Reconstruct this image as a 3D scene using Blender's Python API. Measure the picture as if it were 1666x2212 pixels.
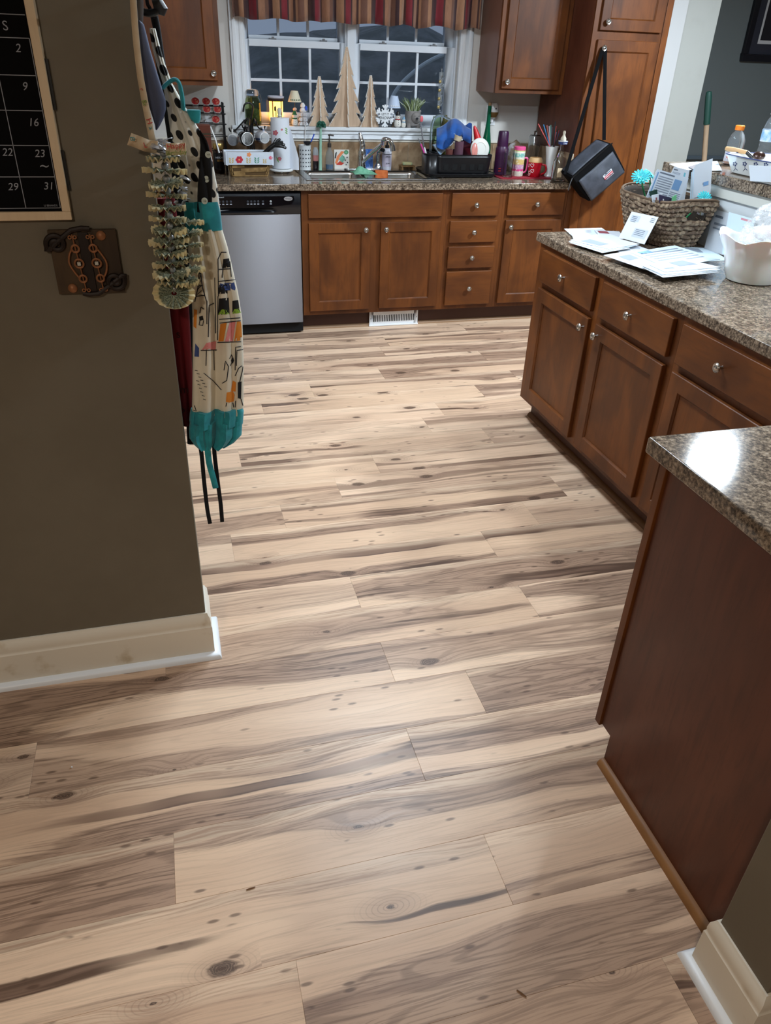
import bpy, bmesh, math, random
from mathutils import Vector, Matrix, noise
from mathutils.bvhtree import BVHTree

for _o in list(bpy.data.objects):
    bpy.data.objects.remove(_o, do_unlink=True)
SC = bpy.context.scene
COL = SC.collection
PI = math.pi
rnd = random.Random(7)

# ------------------------------------------------------------------ camera
IW, IH = 1666, 2212
F, YAW, PITCH, ROLL = 1607.43, 0.2834, 0.5527, 0.04
CAM = Vector((0.2865, -4.7881, 1.597))
_f = Vector((math.sin(YAW)*math.cos(PITCH), math.cos(YAW)*math.cos(PITCH), -math.sin(PITCH)))
_r = Vector((math.cos(YAW), -math.sin(YAW), 0))
_u = _r.cross(_f)
CR = _r*math.cos(ROLL) + _u*math.sin(ROLL)
CU = _u*math.cos(ROLL) - _r*math.sin(ROLL)
CF = _f
cd = bpy.data.cameras.new('camera')
cd.sensor_fit = 'HORIZONTAL'; cd.sensor_width = 36.0; cd.lens = F/IW*36.0
cd.clip_start = 0.02; cd.clip_end = 200
cam = bpy.data.objects.new('camera', cd); COL.objects.link(cam)
cam.matrix_world = Matrix(((CR.x, CU.x, -CF.x, CAM.x), (CR.y, CU.y, -CF.y, CAM.y), (CR.z, CU.z, -CF.z, CAM.z), (0, 0, 0, 1)))
SC.camera = cam

def ray(px, py):
    return (CF + CR*((px-IW/2)/F) - CU*((py-IH/2)/F))
def at(px, py, ax, v):
    """point where the line of sight through a pixel meets the plane ax = v"""
    d = ray(px, py); i = 'xyz'.index(ax)
    return CAM + d*((v-CAM[i])/d[i])
def aty(px, py, y): return at(px, py, 'y', y)
def atz(px, py, z): return at(px, py, 'z', z)

# ------------------------------------------------------------------ world, exposure
w = bpy.data.worlds.new('dusk'); SC.world = w; w.use_nodes = True
wn = w.node_tree.nodes; wl = w.node_tree.links
bg = wn['Background']; bg.inputs['Color'].default_value = (0.33, 0.39, 0.50, 1); bg.inputs['Strength'].default_value = 0.60
SC.view_settings.view_transform = 'Standard'; SC.view_settings.look = 'None'
SC.view_settings.gamma = 1.0; SC.view_settings.use_curve_mapping = False
SC.view_settings.exposure = 0.22

# ------------------------------------------------------------------ ceiling lamps (the light each one gives)
def area(name, loc, r, power, col):
    l = bpy.data.lights.new(name, 'AREA'); l.shape = 'DISK'; l.size = 2*r; l.energy = power; l.color = col
    o = bpy.data.objects.new(name, l); COL.objects.link(o); o.location = loc
    return o
LAMP1 = (1.17, -1.8, 2.37); LAMP2 = (3.4, -1.35, 2.33); LAMP3 = (-0.5, -5.6, 2.35); LAMP4 = (2.6, -3.35, 2.35)
COOL = (0.78, 0.90, 1.0)
GLOW1 = 50.0        # glow of the long kitchen fixture (its own diffuser gives the light)
area('dining_lamp_light', LAMP2, 0.10, 84, COOL)
area('counter_lamp_light', LAMP4, 0.09, 28, COOL)
area('hall_fill_light', LAMP3, 0.12, 29.0, (1.0, 0.88, 0.74))  # unseen lamp behind the camera, added to brighten and warm the dim hall

# ------------------------------------------------------------------ helpers
def lin(c):
    def g(v):
        v = v/255.0
        return v/12.92 if v <= 0.04045 else ((v+0.055)/1.055)**2.4
    return (g(c[0]), g(c[1]), g(c[2]), 1.0)

class NT:
    def __init__(s, mat): s.m = mat; s.t = mat.node_tree; s.n = s.t.nodes; s.l = s.t.links
    def node(s, typ, **kw):
        n = s.n.new(typ)
        for k, v in kw.items(): setattr(n, k, v)
        return n
    def put(s, sock, v):
        if isinstance(v, bpy.types.NodeSocket): s.l.new(v, sock)
        else: sock.default_value = v
    def math(s, op, a, b=0.0, c=None, clamp=False):
        n = s.node('ShaderNodeMath', operation=op, use_clamp=clamp)
        s.put(n.inputs[0], a); s.put(n.inputs[1], b)
        if c is not None: s.put(n.inputs[2], c)
        return n.outputs[0]
    def mix(s, fac, a, b, mode='MIX'):
        n = s.node('ShaderNodeMix', data_type='RGBA', blend_type=mode)
        s.put(n.inputs[0], fac); s.put(n.inputs[6], a); s.put(n.inputs[7], b)
        return n.outputs[2]
    def coord(s, kind='Object'): return s.node('ShaderNodeTexCoord').outputs[kind]
    def map(s, vec, scale=(1, 1, 1), loc=(0, 0, 0), rot=(0, 0, 0)):
        n = s.node('ShaderNodeMapping'); s.put(n.inputs['Vector'], vec)
        s.put(n.inputs['Location'], loc); n.inputs['Rotation'].default_value = rot; n.inputs['Scale'].default_value = scale
        return n.outputs[0]
    def noise(s, vec, scale=5, detail=3, rough=0.5, dist=0.0, out='Fac'):
        n = s.node('ShaderNodeTexNoise'); s.put(n.inputs['Vector'], vec); n.inputs['Scale'].default_value = scale
        n.inputs['Detail'].default_value = detail; n.inputs['Roughness'].default_value = rough; n.inputs['Distortion'].default_value = dist
        return n.outputs[out]
    def vor(s, vec, scale=5, out='Distance', feature='F1', rand=1.0, dim='3D'):
        n = s.node('ShaderNodeTexVoronoi', feature=feature, voronoi_dimensions=dim); s.put(n.inputs['Vector'], vec); n.inputs['Scale'].default_value = scale
        n.inputs['Randomness'].default_value = rand
        return n.outputs[out]
    def ramp(s, fac, stops, interp='LINEAR'):
        n = s.node('ShaderNodeValToRGB'); n.color_ramp.interpolation = interp; e = n.color_ramp.elements
        while len(e) < len(stops): e.new(0.5)
        for i, (p, c) in enumerate(stops):
            e[i].position = p; e[i].color = c if len(c) == 4 else (c[0], c[1], c[2], 1)
        s.put(n.inputs[0], fac); return n.outputs[0]
    def range(s, v, a, b, c=0.0, d=1.0, smooth=True):
        n = s.node('ShaderNodeMapRange', interpolation_type='SMOOTHSTEP' if smooth else 'LINEAR')
        for i, q in enumerate((v, a, b, c, d)): s.put(n.inputs[i], q)
        return n.outputs[0]
    def bump(s, h, strength=0.2, dist=0.002):
        n = s.node('ShaderNodeBump'); n.inputs['Strength'].default_value = strength; n.inputs['Distance'].default_value = dist
        s.put(n.inputs['Height'], h); return n.outputs[0]

MATS = {}
def mat(name, col=(200, 200, 200), rough=0.5, metal=0.0, col2=None, nscale=8, stretch=(1, 1, 1), bump=0.0, bscale=60,
        spec=0.5, trans=0.0, ior=1.45, emit=None, estr=0.0, coat=0.0, alpha=1.0, contrast=(0.35, 0.65), sheen=0.0, sss=0.0):
    if name in MATS: return MATS[name]
    m = bpy.data.materials.new(name); m.use_nodes = True; t = NT(m); p = t.n['Principled BSDF']
    p.inputs['Base Color'].default_value = lin(col); p.inputs['Roughness'].default_value = rough; p.inputs['Metallic'].default_value = metal
    p.inputs['Specular IOR Level'].default_value = spec; p.inputs['Transmission Weight'].default_value = trans; p.inputs['IOR'].default_value = ior
    p.inputs['Coat Weight'].default_value = coat; p.inputs['Alpha'].default_value = alpha; p.inputs['Sheen Weight'].default_value = sheen
    if sss: p.inputs['Subsurface Weight'].default_value = sss; p.inputs['Subsurface Scale'].default_value = 0.01
    c = t.coord()
    if col2 is not None:
        f = t.range(t.noise(t.map(c, stretch), nscale, 4, 0.6), contrast[0], contrast[1])
        t.put(p.inputs['Base Color'], t.mix(f, lin(col), lin(col2)))
    if bump: t.put(p.inputs['Normal'], t.bump(t.noise(t.map(c, stretch), bscale, 3, 0.6), bump))
    if emit: p.inputs['Emission Color'].default_value = lin(emit); p.inputs['Emission Strength'].default_value = estr
    MATS[name] = m; return m

class MB:
    """collects shapes; build() links them as one mesh object"""
    def __init__(s): s.v = []; s.f = []; s.xf = Matrix.Identity(4)
    def add(s, vs, fs):
        o = len(s.v); x = s.xf
        s.v += [x @ Vector(p) for p in vs]; s.f += [tuple(i+o for i in f) for f in fs]; return s
    def box(s, a, b):
        x0, x1 = sorted((a[0], b[0])); y0, y1 = sorted((a[1], b[1])); z0, z1 = sorted((a[2], b[2]))
        return s.add([(x0, y0, z0), (x1, y0, z0), (x1, y1, z0), (x0, y1, z0), (x0, y0, z1), (x1, y0, z1), (x1, y1, z1), (x0, y1, z1)],
                     [(0, 3, 2, 1), (4, 5, 6, 7), (0, 1, 5, 4), (1, 2, 6, 5), (2, 3, 7, 6), (3, 0, 4, 7)])
    def frustum(s, a, b, a2, b2, z0, z1):
        vs = [(a[0], a[1], z0), (b[0], a[1], z0), (b[0], b[1], z0), (a[0], b[1], z0), (a2[0], a2[1], z1), (b2[0], a2[1], z1), (b2[0], b2[1], z1), (a2[0], b2[1], z1)]
        return s.add(vs, [(0, 3, 2, 1), (4, 5, 6, 7), (0, 1, 5, 4), (1, 2, 6, 5), (2, 3, 7, 6), (3, 0, 4, 7)])
    def tube(s, path, r, n=8, closed=False, caps=True, flat=1.0):
        P = [Vector(p) for p in path]; m = len(P); R = r if isinstance(r, (list, tuple)) else [r]*m
        vs = []; fs = []; up = None
        for i in range(m):
            a = P[(i-1) % m] if (closed or i > 0) else P[i]; b = P[(i+1) % m] if (closed or i < m-1) else P[i]
            d = (b-a)
            d = d.normalized() if d.length > 1e-9 else Vector((0, 0, 1))
            if up is None:
                up = Vector((0, 0, 1)) if abs(d.z) < 0.9 else Vector((0, 1, 0))
            u = (up - d*up.dot(d))
            if u.length < 1e-5: u = d.orthogonal()
            u.normalize(); w_ = d.cross(u); up = u
            for k in range(n):
                t = 2*PI*k/n; vs.append(P[i] + u*(R[i]*math.cos(t)*flat) + w_*(R[i]*math.sin(t)))
        for i in range(m if closed else m-1):
            j = (i+1) % m
            for k in range(n):
                l = (k+1) % n; fs.append((i*n+k, i*n+l, j*n+l, j*n+k))
        if caps and not closed:
            fs.append(tuple(reversed(range(n)))); fs.append(tuple(range((m-1)*n, m*n)))
        return s.add(vs, fs)
    def cyl(s, p0, p1, r0, r1=None, n=16):
        return s.tube([p0, p1], [r0, r0 if r1 is None else r1], n)
    def lathe(s, prof, n=24, o=(0, 0, 0), sx=1.0, sy=1.0, fn=None, closed=False):
        vs = []; fs = []; m = len(prof)
        for (r, z) in prof:
            for k in range(n):
                t = 2*PI*k/n; q = fn(t, z, r) if fn else 1.0
                vs.append((o[0]+r*q*math.cos(t)*sx, o[1]+r*q*math.sin(t)*sy, o[2]+z))
        for i in range(m-1):
            for k in range(n):
                l = (k+1) % n; fs.append((i*n+k, i*n+l, (i+1)*n+l, (i+1)*n+k))
        if prof[0][0] > 1e-6 and not closed: fs.append(tuple(reversed(range(n))))
        if prof[-1][0] > 1e-6 and not closed: fs.append(tuple(range((m-1)*n, m*n)))
        if closed:
            for k in range(n):
                l = (k+1) % n; fs.append(((m-1)*n+k, (m-1)*n+l, l, k))
        return s.add(vs, fs)
    def prism(s, poly, d, plane='xz', at_=0.0):
        """outline in a plane, thickened by d along the third axis starting at at_"""
        n = len(poly)
        def p3(q, t):
            if plane == 'xz': return (q[0], at_+t, q[1])
            if plane == 'yz': return (at_+t, q[0], q[1])
            return (q[0], q[1], at_+t)
        vs = [p3(q, 0) for q in poly] + [p3(q, d) for q in poly]
        fs = [tuple(range(n)), tuple(reversed(range(n, 2*n)))] + [(i, i+n, (i+1) % n+n, (i+1) % n) for i in range(n)]
        return s.add(vs, fs)
    def grid(s, fn, nu, nv, cu=False, cv=False, cap=False):
        vs = [fn(i/(nu if cu else nu-1), j/(nv if cv else nv-1)) for i in range(nu) for j in range(nv)]; fs = []
        for i in range(nu if cu else nu-1):
            for j in range(nv if cv else nv-1):
                a = (i % nu)*nv; b = ((i+1) % nu)*nv; k = (j+1) % nv
                fs.append((a+j, b+j, b+k, a+k))
        if cap and cv:
            fs.append(tuple(range(nv))); fs.append(tuple(reversed(range((nu-1)*nv, nu*nv))))
        return s.add(vs, fs)
    def ball(s, c, r, nu=8, nv=12, sx=1, sy=1, sz=1):
        prof = [(max(1e-4, r*math.sin(PI*i/nu)), -r*math.cos(PI*i/nu)*sz) for i in range(nu+1)]
        return s.lathe(prof, nv, c, sx, sy)
    def build(s, name, m, parent=None, bevel=0.0, seg=2, thick=0.0, world=True, angle=38, sub=0, recalc=True):
        me = bpy.data.meshes.new(name)
        vs = s.v
        if parent is not None and world:
            inv = wmat(parent).inverted(); vs = [inv @ p for p in vs]
        me.from_pydata([tuple(p) for p in vs], [], s.f); me.update()
        b = bmesh.new(); b.from_mesh(me)
        bmesh.ops.remove_doubles(b, verts=b.verts, dist=1e-6)
        if recalc: bmesh.ops.recalc_face_normals(b, faces=b.faces)
        if thick:
            bmesh.ops.solidify(b, geom=b.faces[:], thickness=thick)
        if bevel:
            es = [e for e in b.edges if len(e.link_faces) == 2 and e.calc_face_angle(0) > 0.5]
            bmesh.ops.bevel(b, geom=es, offset=bevel, segments=seg, affect='EDGES', profile=0.5, clamp_overlap=True)
        b.to_mesh(me); b.free()
        for p in me.polygons: p.use_smooth = True
        me.set_sharp_from_angle(angle=math.radians(angle))
        me.materials.append(m)
        o = bpy.data.objects.new(name, me); COL.objects.link(o)
        if sub:
            md = o.modifiers.new('smooth', 'SUBSURF'); md.levels = sub; md.render_levels = sub
        if bevel:
            wn_ = o.modifiers.new('flat faces', 'WEIGHTED_NORMAL'); wn_.keep_sharp = True
        if parent is not None: o.parent = parent
        return o

def wmat(o):
    m = o.matrix_basis.copy(); p = o.parent
    while p is not None: m = p.matrix_basis @ m; p = p.parent
    return m
def tag(o, label=None, cat=None, group=None, kind=None):
    if label: o['label'] = label
    if cat: o['category'] = cat
    if group: o['group'] = group
    if kind: o['kind'] = kind
    return o
def thing(name, label, cat, loc=(0, 0, 0), rz=0.0, group=None, rot=None):
    o = bpy.data.objects.new(name, None); COL.objects.link(o); o.empty_display_size = 0.05
    o.location = loc; o.rotation_euler = rot if rot else (0, 0, rz)
    return tag(o, label, cat, group)
def struct(mb, name, m, parent=None, **kw):
    o = mb.build(name, m, parent, **kw)
    if parent is None: o['kind'] = 'structure'
    return o
def copy_tree(o, parent=None):
    c = o.copy(); COL.objects.link(c); c.parent = parent
    for ch in [q for q in COL.objects if q.parent == o]: copy_tree(ch, c)
    return c
def text_mesh(name, txt, size, m, mtx, parent=None, ext=0.0004, align='CENTER', font=None, shear=0.0):
    cu = bpy.data.curves.new(name, 'FONT'); cu.body = txt; cu.size = size; cu.extrude = ext; cu.align_x = align; cu.align_y = 'CENTER'; cu.shear = shear
    cu.resolution_u = 3
    o = bpy.data.objects.new(name, cu); COL.objects.link(o)
    dg = bpy.context.evaluated_depsgraph_get(); dg.update()
    me = bpy.data.meshes.new_from_object(o.evaluated_get(dg)); bpy.data.objects.remove(o); bpy.data.curves.remove(cu)
    me.transform(mtx)
    if parent is not None: me.transform(wmat(parent).inverted())
    me.materials.clear(); me.materials.append(m); me.name = name
    q = bpy.data.objects.new(name, me); COL.objects.link(q); q.parent = parent
    return q
def frame_mtx(o, ux, uy):
    """matrix with x axis ux, y axis uy (z out of their plane)"""
    ux = Vector(ux).normalized(); uy = Vector(uy); uy = (uy-ux*uy.dot(ux)).normalized(); uz = ux.cross(uy); o = Vector(o)
    return Matrix(((ux.x, uy.x, uz.x, o.x), (ux.y, uy.y, uz.y, o.y), (ux.z, uy.z, uz.z, o.z), (0, 0, 0, 1)))
def arc(cx, cy, r, a0, a1, n):
    return [(cx+r*math.cos(a0+(a1-a0)*i/n), cy+r*math.sin(a0+(a1-a0)*i/n)) for i in range(n+1)]
def rrect(x0, y0, x1, y1, r, n=4):
    return (arc(x1-r, y0+r, r, -PI/2, 0, n)+arc(x1-r, y1-r, r, 0, PI/2, n)+arc(x0+r, y1-r, r, PI/2, PI, n)+arc(x0+r, y0+r, r, PI, 1.5*PI, n))
def smooth_path(pts, n=6):
    P = [Vector(p) for p in pts]; out = []
    for i in range(len(P)-1):
        p0 = P[max(i-1, 0)]; p1 = P[i]; p2 = P[i+1]; p3 = P[min(i+2, len(P)-1)]
        for k in range(n):
            t = k/n; out.append(0.5*((2*p1)+(p2-p0)*t+(2*p0-5*p1+4*p2-p3)*t*t+(3*p1-p0-3*p2+p3)*t**3))
    out.append(P[-1]); return out

# ------------------------------------------------------------------ materials of the place
def wood_mat(name, c0, c1, c2, axis='z', rough=0.46, scale=1.0, bl=1.0):
    m = bpy.data.materials.new(name); m.use_nodes = True; t = NT(m); p = t.n['Principled BSDF']
    oi = t.node('ShaderNodeObjectInfo').outputs['Random']
    off = t.node('ShaderNodeCombineXYZ'); t.put(off.inputs[0], t.math('MULTIPLY', oi, 31.0)); t.put(off.inputs[1], t.math('MULTIPLY', oi, 17.0)); t.put(off.inputs[2], t.math('MULTIPLY', oi, 9.0))
    va = t.node('ShaderNodeVectorMath', operation='ADD'); t.put(va.inputs[0], t.coord()); t.put(va.inputs[1], off.outputs[0])
    st = {'x': (0.12, 1, 1), 'y': (1, 0.12, 1), 'z': (1, 1, 0.12)}[axis]
    fine = t.noise(t.map(va.outputs[0], st), 60*scale, 4, 0.65, 0.3)
    blot = t.noise(t.map(va.outputs[0], tuple(0.4+0.6*q for q in st)), 5.5*scale, 3, 0.55, 0.6)
    grow = t.noise(t.map(va.outputs[0], tuple(q*0.8 for q in st)), 14*scale, 2, 0.5, 1.2)
    c = t.mix(t.range(blot, 0.32, 0.68), lin(c0), lin(c1))
    c = t.mix(t.math('MULTIPLY', t.range(fine, 0.45, 0.75), 0.30*bl), c, lin(c2))
    c = t.mix(t.math('MULTIPLY', t.range(grow, 0.52, 0.70), 0.22*bl), c, lin(c2))
    t.put(p.inputs['Base Color'], c); p.inputs['Roughness'].default_value = rough
    p.inputs['Specular IOR Level'].default_value = 0.36
    t.put(p.inputs['Normal'], t.bump(fine, 0.04, 0.001))
    MATS[name] = m; return m
CABV = wood_mat('cabinet wood upright', (114, 63, 23), (84, 44, 15), (55, 28, 10), 'z')
CABH = wood_mat('cabinet wood level', (113, 63, 23), (86, 45, 16), (56, 28, 11), 'x')
CABY = wood_mat('cabinet wood level along room', (113, 63, 23), (86, 45, 16), (56, 28, 11), 'y')
VENEER = wood_mat('end panel veneer', (102, 58, 41), (86, 46, 32), (54, 27, 19), 'z', 0.38, 1.0, 1.5)
OAK = wood_mat('oak shoe moulding', (148, 104, 62), (128, 86, 48), (92, 58, 30), 'y', 0.45)
PALEWOOD = wood_mat('pale frame wood', (226, 206, 176), (214, 192, 160), (186, 160, 126), 'z', 0.55)

def plank_mat():
    m = bpy.data.materials.new('vinyl plank'); m.use_nodes = True; t = NT(m); p = t.n['Principled BSDF']
    oi = t.node('ShaderNodeObjectInfo').outputs['Random']
    r2 = t.math('FRACT', t.math('MULTIPLY', oi, 57.31)); r3 = t.math('FRACT', t.math('MULTIPLY', oi, 191.7))
    off = t.node('ShaderNodeCombineXYZ'); t.put(off.inputs[0], t.math('MULTIPLY', oi, 83.0)); t.put(off.inputs[1], t.math('MULTIPLY', r2, 37.0)); t.put(off.inputs[2], t.math('MULTIPLY', r3, 5.0))
    co = t.coord()
    sep = t.node('ShaderNodeSeparateXYZ'); t.put(sep.inputs[0], co)
    va = t.node('ShaderNodeVectorMath', operation='ADD'); t.put(va.inputs[0], co); t.put(va.inputs[1], off.outputs[0]); v = va.outputs[0]
    # knots: sparse, stretched along the plank; they bend the grain around them
    kn = t.node('ShaderNodeTexVoronoi', voronoi_dimensions='2D'); t.put(kn.inputs['Vector'], t.map(v, (3.0, 6.2, 1))); kn.inputs['Scale'].default_value = 1.0
    kd = kn.outputs['Distance']
    sc = t.node('ShaderNodeSeparateColor'); t.put(sc.inputs[0], kn.outputs['Color'])
    keep = t.math('GREATER_THAN', sc.outputs[0], 0.60)
    size = t.range(sc.outputs[1], 0.0, 1.0, 0.025, 0.12, False)
    big = t.math('MULTIPLY', keep, t.range(kd, 0.34, 0.04, 0.0, 1.0))
    # warp the grain
    wob = t.noise(t.map(v, (1.5, 4.0, 1)), 1.0, 2, 0.5)
    yy = t.math('ADD', sep.outputs[1], t.math('MULTIPLY', t.math('SUBTRACT', wob, 0.5), 0.10))
    yy = t.math('ADD', yy, t.math('MULTIPLY', big, 0.018))
    cg = t.node('ShaderNodeCombineXYZ'); t.put(cg.inputs[0], sep.outputs[0]); t.put(cg.inputs[1], yy); t.put(cg.inputs[2], 0.0)
    vg = t.node('ShaderNodeVectorMath', operation='ADD'); t.put(vg.inputs[0], cg.outputs[0]); t.put(vg.inputs[1], off.outputs[0]); g = vg.outputs[0]
    fine = t.noise(t.map(g, (6, 190, 1)), 1.0, 4, 0.65)
    field = t.noise(t.map(g, (0.55, 8.5, 1)), 1.0, 1.5, 0.45)
    fieldn = t.math('ADD', field, t.math('MULTIPLY', t.math('SUBTRACT', fine, 0.5), 0.07))
    streak = t.noise(t.map(g, (0.38, 13, 1), (3, 9, 0)), 1.0, 2.5, 0.5)
    streakn = t.math('ADD', streak, t.math('MULTIPLY', t.math('SUBTRACT', fine, 0.5), 0.06))
    lines = t.math('SINE', t.math('MULTIPLY', field, 150.0))
    cream = t.mix(t.range(r3, 0.2, 0.9), lin((232, 201, 172)), lin((218, 185, 155))); tan = lin((196, 161, 134)); grey = lin((148, 118, 99)); dark = lin((82, 59, 46)); knot = lin((56, 39, 30))
    heavy = t.range(r2, 0.15, 0.9, 0.25, 1.0, False)
    zone = t.math('MULTIPLY', t.range(fieldn, 0.475, 0.535), heavy)
    c = t.mix(t.range(t.noise(t.map(v, (1.1, 6, 1)), 1.0, 2, 0.5), 0.35, 0.65, 0.0, 0.55), cream, tan)
    c = t.mix(t.math('MULTIPLY', zone, 0.80), c, grey)
    c = t.mix(t.math('MULTIPLY', t.range(lines, 0.45, 0.95), t.math('ADD', 0.06, t.math('MULTIPLY', zone, 0.34))), c, dark)
    c = t.mix(t.math('MULTIPLY', t.range(streakn, 0.57, 0.61), t.math('MULTIPLY', t.range(r3, 0.15, 0.5, 0.3, 0.95, False), t.range(t.noise(t.map(v, (2.2, 3, 1), (1, 7, 0)), 1.0, 2, 0.5), 0.36, 0.56))), c, dark)
    c = t.mix(t.math('MULTIPLY', t.range(streakn, 0.625, 0.65), 0.5), c, grey)
    mid = t.noise(t.map(g, (1.6, 62, 1), (11, 5, 0)), 1.0, 3, 0.6)
    c = t.mix(t.math('MULTIPLY', t.range(mid, 0.56, 0.64), t.math('ADD', 0.10, t.math('MULTIPLY', zone, 0.45))), c, dark)
    c = t.mix(t.math('MULTIPLY', t.range(fine, 0.50, 0.60), t.math('ADD', 0.16, t.math('MULTIPLY', zone, 0.38))), c, t.mix(zone, grey, dark))
    # pale sapwood down one long edge
    edge = t.math('ADD', sep.outputs[1], t.math('MULTIPLY', t.math('SUBTRACT', wob, 0.5), 0.05))
    c = t.mix(t.math('MULTIPLY', t.range(edge, 0.132, 0.158), t.math('MULTIPLY', t.math('GREATER_THAN', r3, 0.3), 0.55)), c, t.mix(t.range(fine, 0.4, 0.65), lin((234, 207, 178)), tan))
    c = t.mix(t.math('MULTIPLY', big, 0.35), c, grey)
    kr = t.math('SINE', t.math('MULTIPLY', kd, 160.0))
    c = t.mix(t.math('MULTIPLY', big, t.range(kr, 0.5, 1.0, 0.0, 0.22)), c, dark)
    kdn = t.math('ADD', kd, t.math('MULTIPLY', t.math('SUBTRACT', t.noise(t.map(v, (30, 70, 1)), 1.0, 3, 0.6), 0.5), 0.09))
    core = t.math('MULTIPLY', keep, t.range(t.math('DIVIDE', kdn, size), 1.05, 0.62))
    inner = t.math('MULTIPLY', t.range(t.math('SINE', t.math('MULTIPLY', kdn, 330.0)), 0.0, 1.0), 0.55)
    c = t.mix(t.math('MULTIPLY', core, 0.85), c, t.mix(inner, knot, grey))
    # small pin marks
    pin = t.vor(t.map(v, (9, 30, 1)), 1.0, dim='2D')
    pk = t.noise(t.map(v, (5, 12, 1), (7, 3, 0)), 1.0, 1)
    c = t.mix(t.math('MULTIPLY', t.math('MULTIPLY', t.range(pin, 0.16, 0.06), t.range(pk, 0.58, 0.64)), 0.7), c, dark)
    t.put(p.inputs['Base Color'], c)
    t.put(p.inputs['Roughness'], t.range(fine, 0.3, 0.8, 0.36, 0.48, False)); p.inputs['Specular IOR Level'].default_value = 0.5
    t.put(p.inputs['Normal'], t.bump(fine, 0.10, 0.0008))
    return m
PLANK = plank_mat()

def laminate_mat():
    m = bpy.data.materials.new('speckled laminate'); m.use_nodes = True; t = NT(m); p = t.n['Principled BSDF']; c = t.coord()
    a = t.noise(t.map(c, (1, 1, 1)), 120, 6, 0.75, 0.0); b = t.noise(t.map(c, (1, 1, 1), (5, 2, 1)), 42, 3, 0.6, 0.0)
    col = t.ramp(t.math('ADD', t.math('MULTIPLY', a, 0.72), t.math('MULTIPLY', b, 0.28)),
                 [(0.36, lin((34, 28, 25))), (0.44, lin((70, 59, 50))), (0.50, lin((110, 96, 82))), (0.56, lin((150, 132, 112))), (0.64, lin((172, 160, 146)))])
    t.put(p.inputs['Base Color'], col); p.inputs['Roughness'].default_value = 0.085; p.inputs['Specular IOR Level'].default_value = 0.40
    t.put(p.inputs['Normal'], t.bump(t.noise(c, 240, 2, 0.6), 0.03, 0.0004))
    return m
LAMINATE = laminate_mat()

def steel_mat():
    m = bpy.data.materials.new('brushed steel'); m.use_nodes = True; t = NT(m); p = t.n['Principled BSDF']
    p.inputs['Metallic'].default_value = 1.0; p.inputs['Base Color'].default_value = lin((134, 133, 137)); p.inputs['Roughness'].default_value = 0.42
    p.inputs['Anisotropic'].default_value = 0.95; p.inputs['Anisotropic Rotation'].default_value = 0.25
    tg = t.node('ShaderNodeTangent', direction_type='RADIAL', axis='Z'); t.put(p.inputs['Tangent'], tg.outputs[0])
    return m
STEEL = steel_mat()
CHROME = mat('chrome', (205, 208, 212), 0.10, 1.0)
NICKEL = mat('satin nickel', (186, 184, 180), 0.24, 1.0)
SINKM = mat('sink steel', (176, 174, 172), 0.24, 1.0)
WALLK = mat('kitchen wall paint', (212, 208, 202), 0.7, bump=0.04, bscale=180)
TAUPE = mat('taupe wall paint', (114, 107, 93), 0.55, col2=(108, 101, 87), nscale=3, bump=0.05, bscale=150, spec=0.35)
TRIMW = mat('white trim paint', (232, 236, 240), 0.38)
TRIMOLD = mat('worn cream trim paint', (228, 222, 208), 0.42, col2=(192, 176, 148), nscale=9, contrast=(0.58, 0.8))
CEILW = mat('ceiling white', (228, 226, 220), 0.85)
GREYWALL = mat('slate wall paint', (80, 86, 87), 0.7, bump=0.03, bscale=160)
COLUMNW = mat('column paint', (146, 147, 142), 0.6, col2=(136, 135, 128), nscale=4, contrast=(0.5, 0.8))
BLACK = mat('black plastic', (16, 16, 18), 0.35)
BLACKM = mat('black matte', (12, 12, 14), 0.8)
WHITEP = mat('white plastic', (226, 228, 230), 0.35)
WHITEC = mat('white ceramic', (232, 233, 232), 0.15, coat=0.3)
PAPER = mat('paper', (206, 212, 220), 0.8)
GLASS = mat('clear glass', (240, 244, 246), 0.02, trans=1.0, ior=1.5)
INK = mat('ink', (30, 32, 40), 0.8)
TEAL = mat('teal cotton', (40, 160, 172), 0.85, col2=(32, 136, 150), nscale=30, sheen=0.2)
# ================================================================== the setting
YW = 0.62           # kitchen face of the back wall
CT = 0.914          # worktop height
# ---- floor: planks laid in rows
fl = MB().box((-1.9, -6.8, -0.06), (6.6, YW, -0.0052))
floor = struct(fl, 'floor', mat('underlay', (60, 50, 42), 0.9))
PL, PWD = 1.2155, 0.1804
pm = MB().box((0.0001, 0.0001, -0.005), (PL-0.0001, PWD-0.0001, 0)).build('plank', PLANK, None, bevel=0.0005, seg=1)
plank_me = pm.data; bpy.data.objects.remove(pm)
JOINT = {8: .138, 9: .858, 6: -.205, 7: .769, 5: .789, 4: 1.345, 3: .77, 1: .382, 0: .598, -1: .862, -2: 1.075, -3: .479, -4: 1.435, -7: .943,
         -6: .649, -8: 1.386, -9: .879, -10: 1.491, -5: 1.562, 10: .373, 11: 1.117, 2: 1.341, -12: .952, -11: 1.565}
for k in range(-15, 26):
    y1 = -2.158-PWD*k; y0 = y1-PWD
    if y1 > YW or y0 < -6.8: continue
    j = JOINT.get(k, rnd.uniform(0, PL)); x = j - PL*math.ceil((j+1.7)/PL)
    xmax = 4.9 if y1 > -4.1 else 2.6
    while x < xmax:
        o = bpy.data.objects.new('plank', plank_me); COL.objects.link(o); o.location = (x, y0, 0); o.parent = floor
        x += PL
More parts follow.
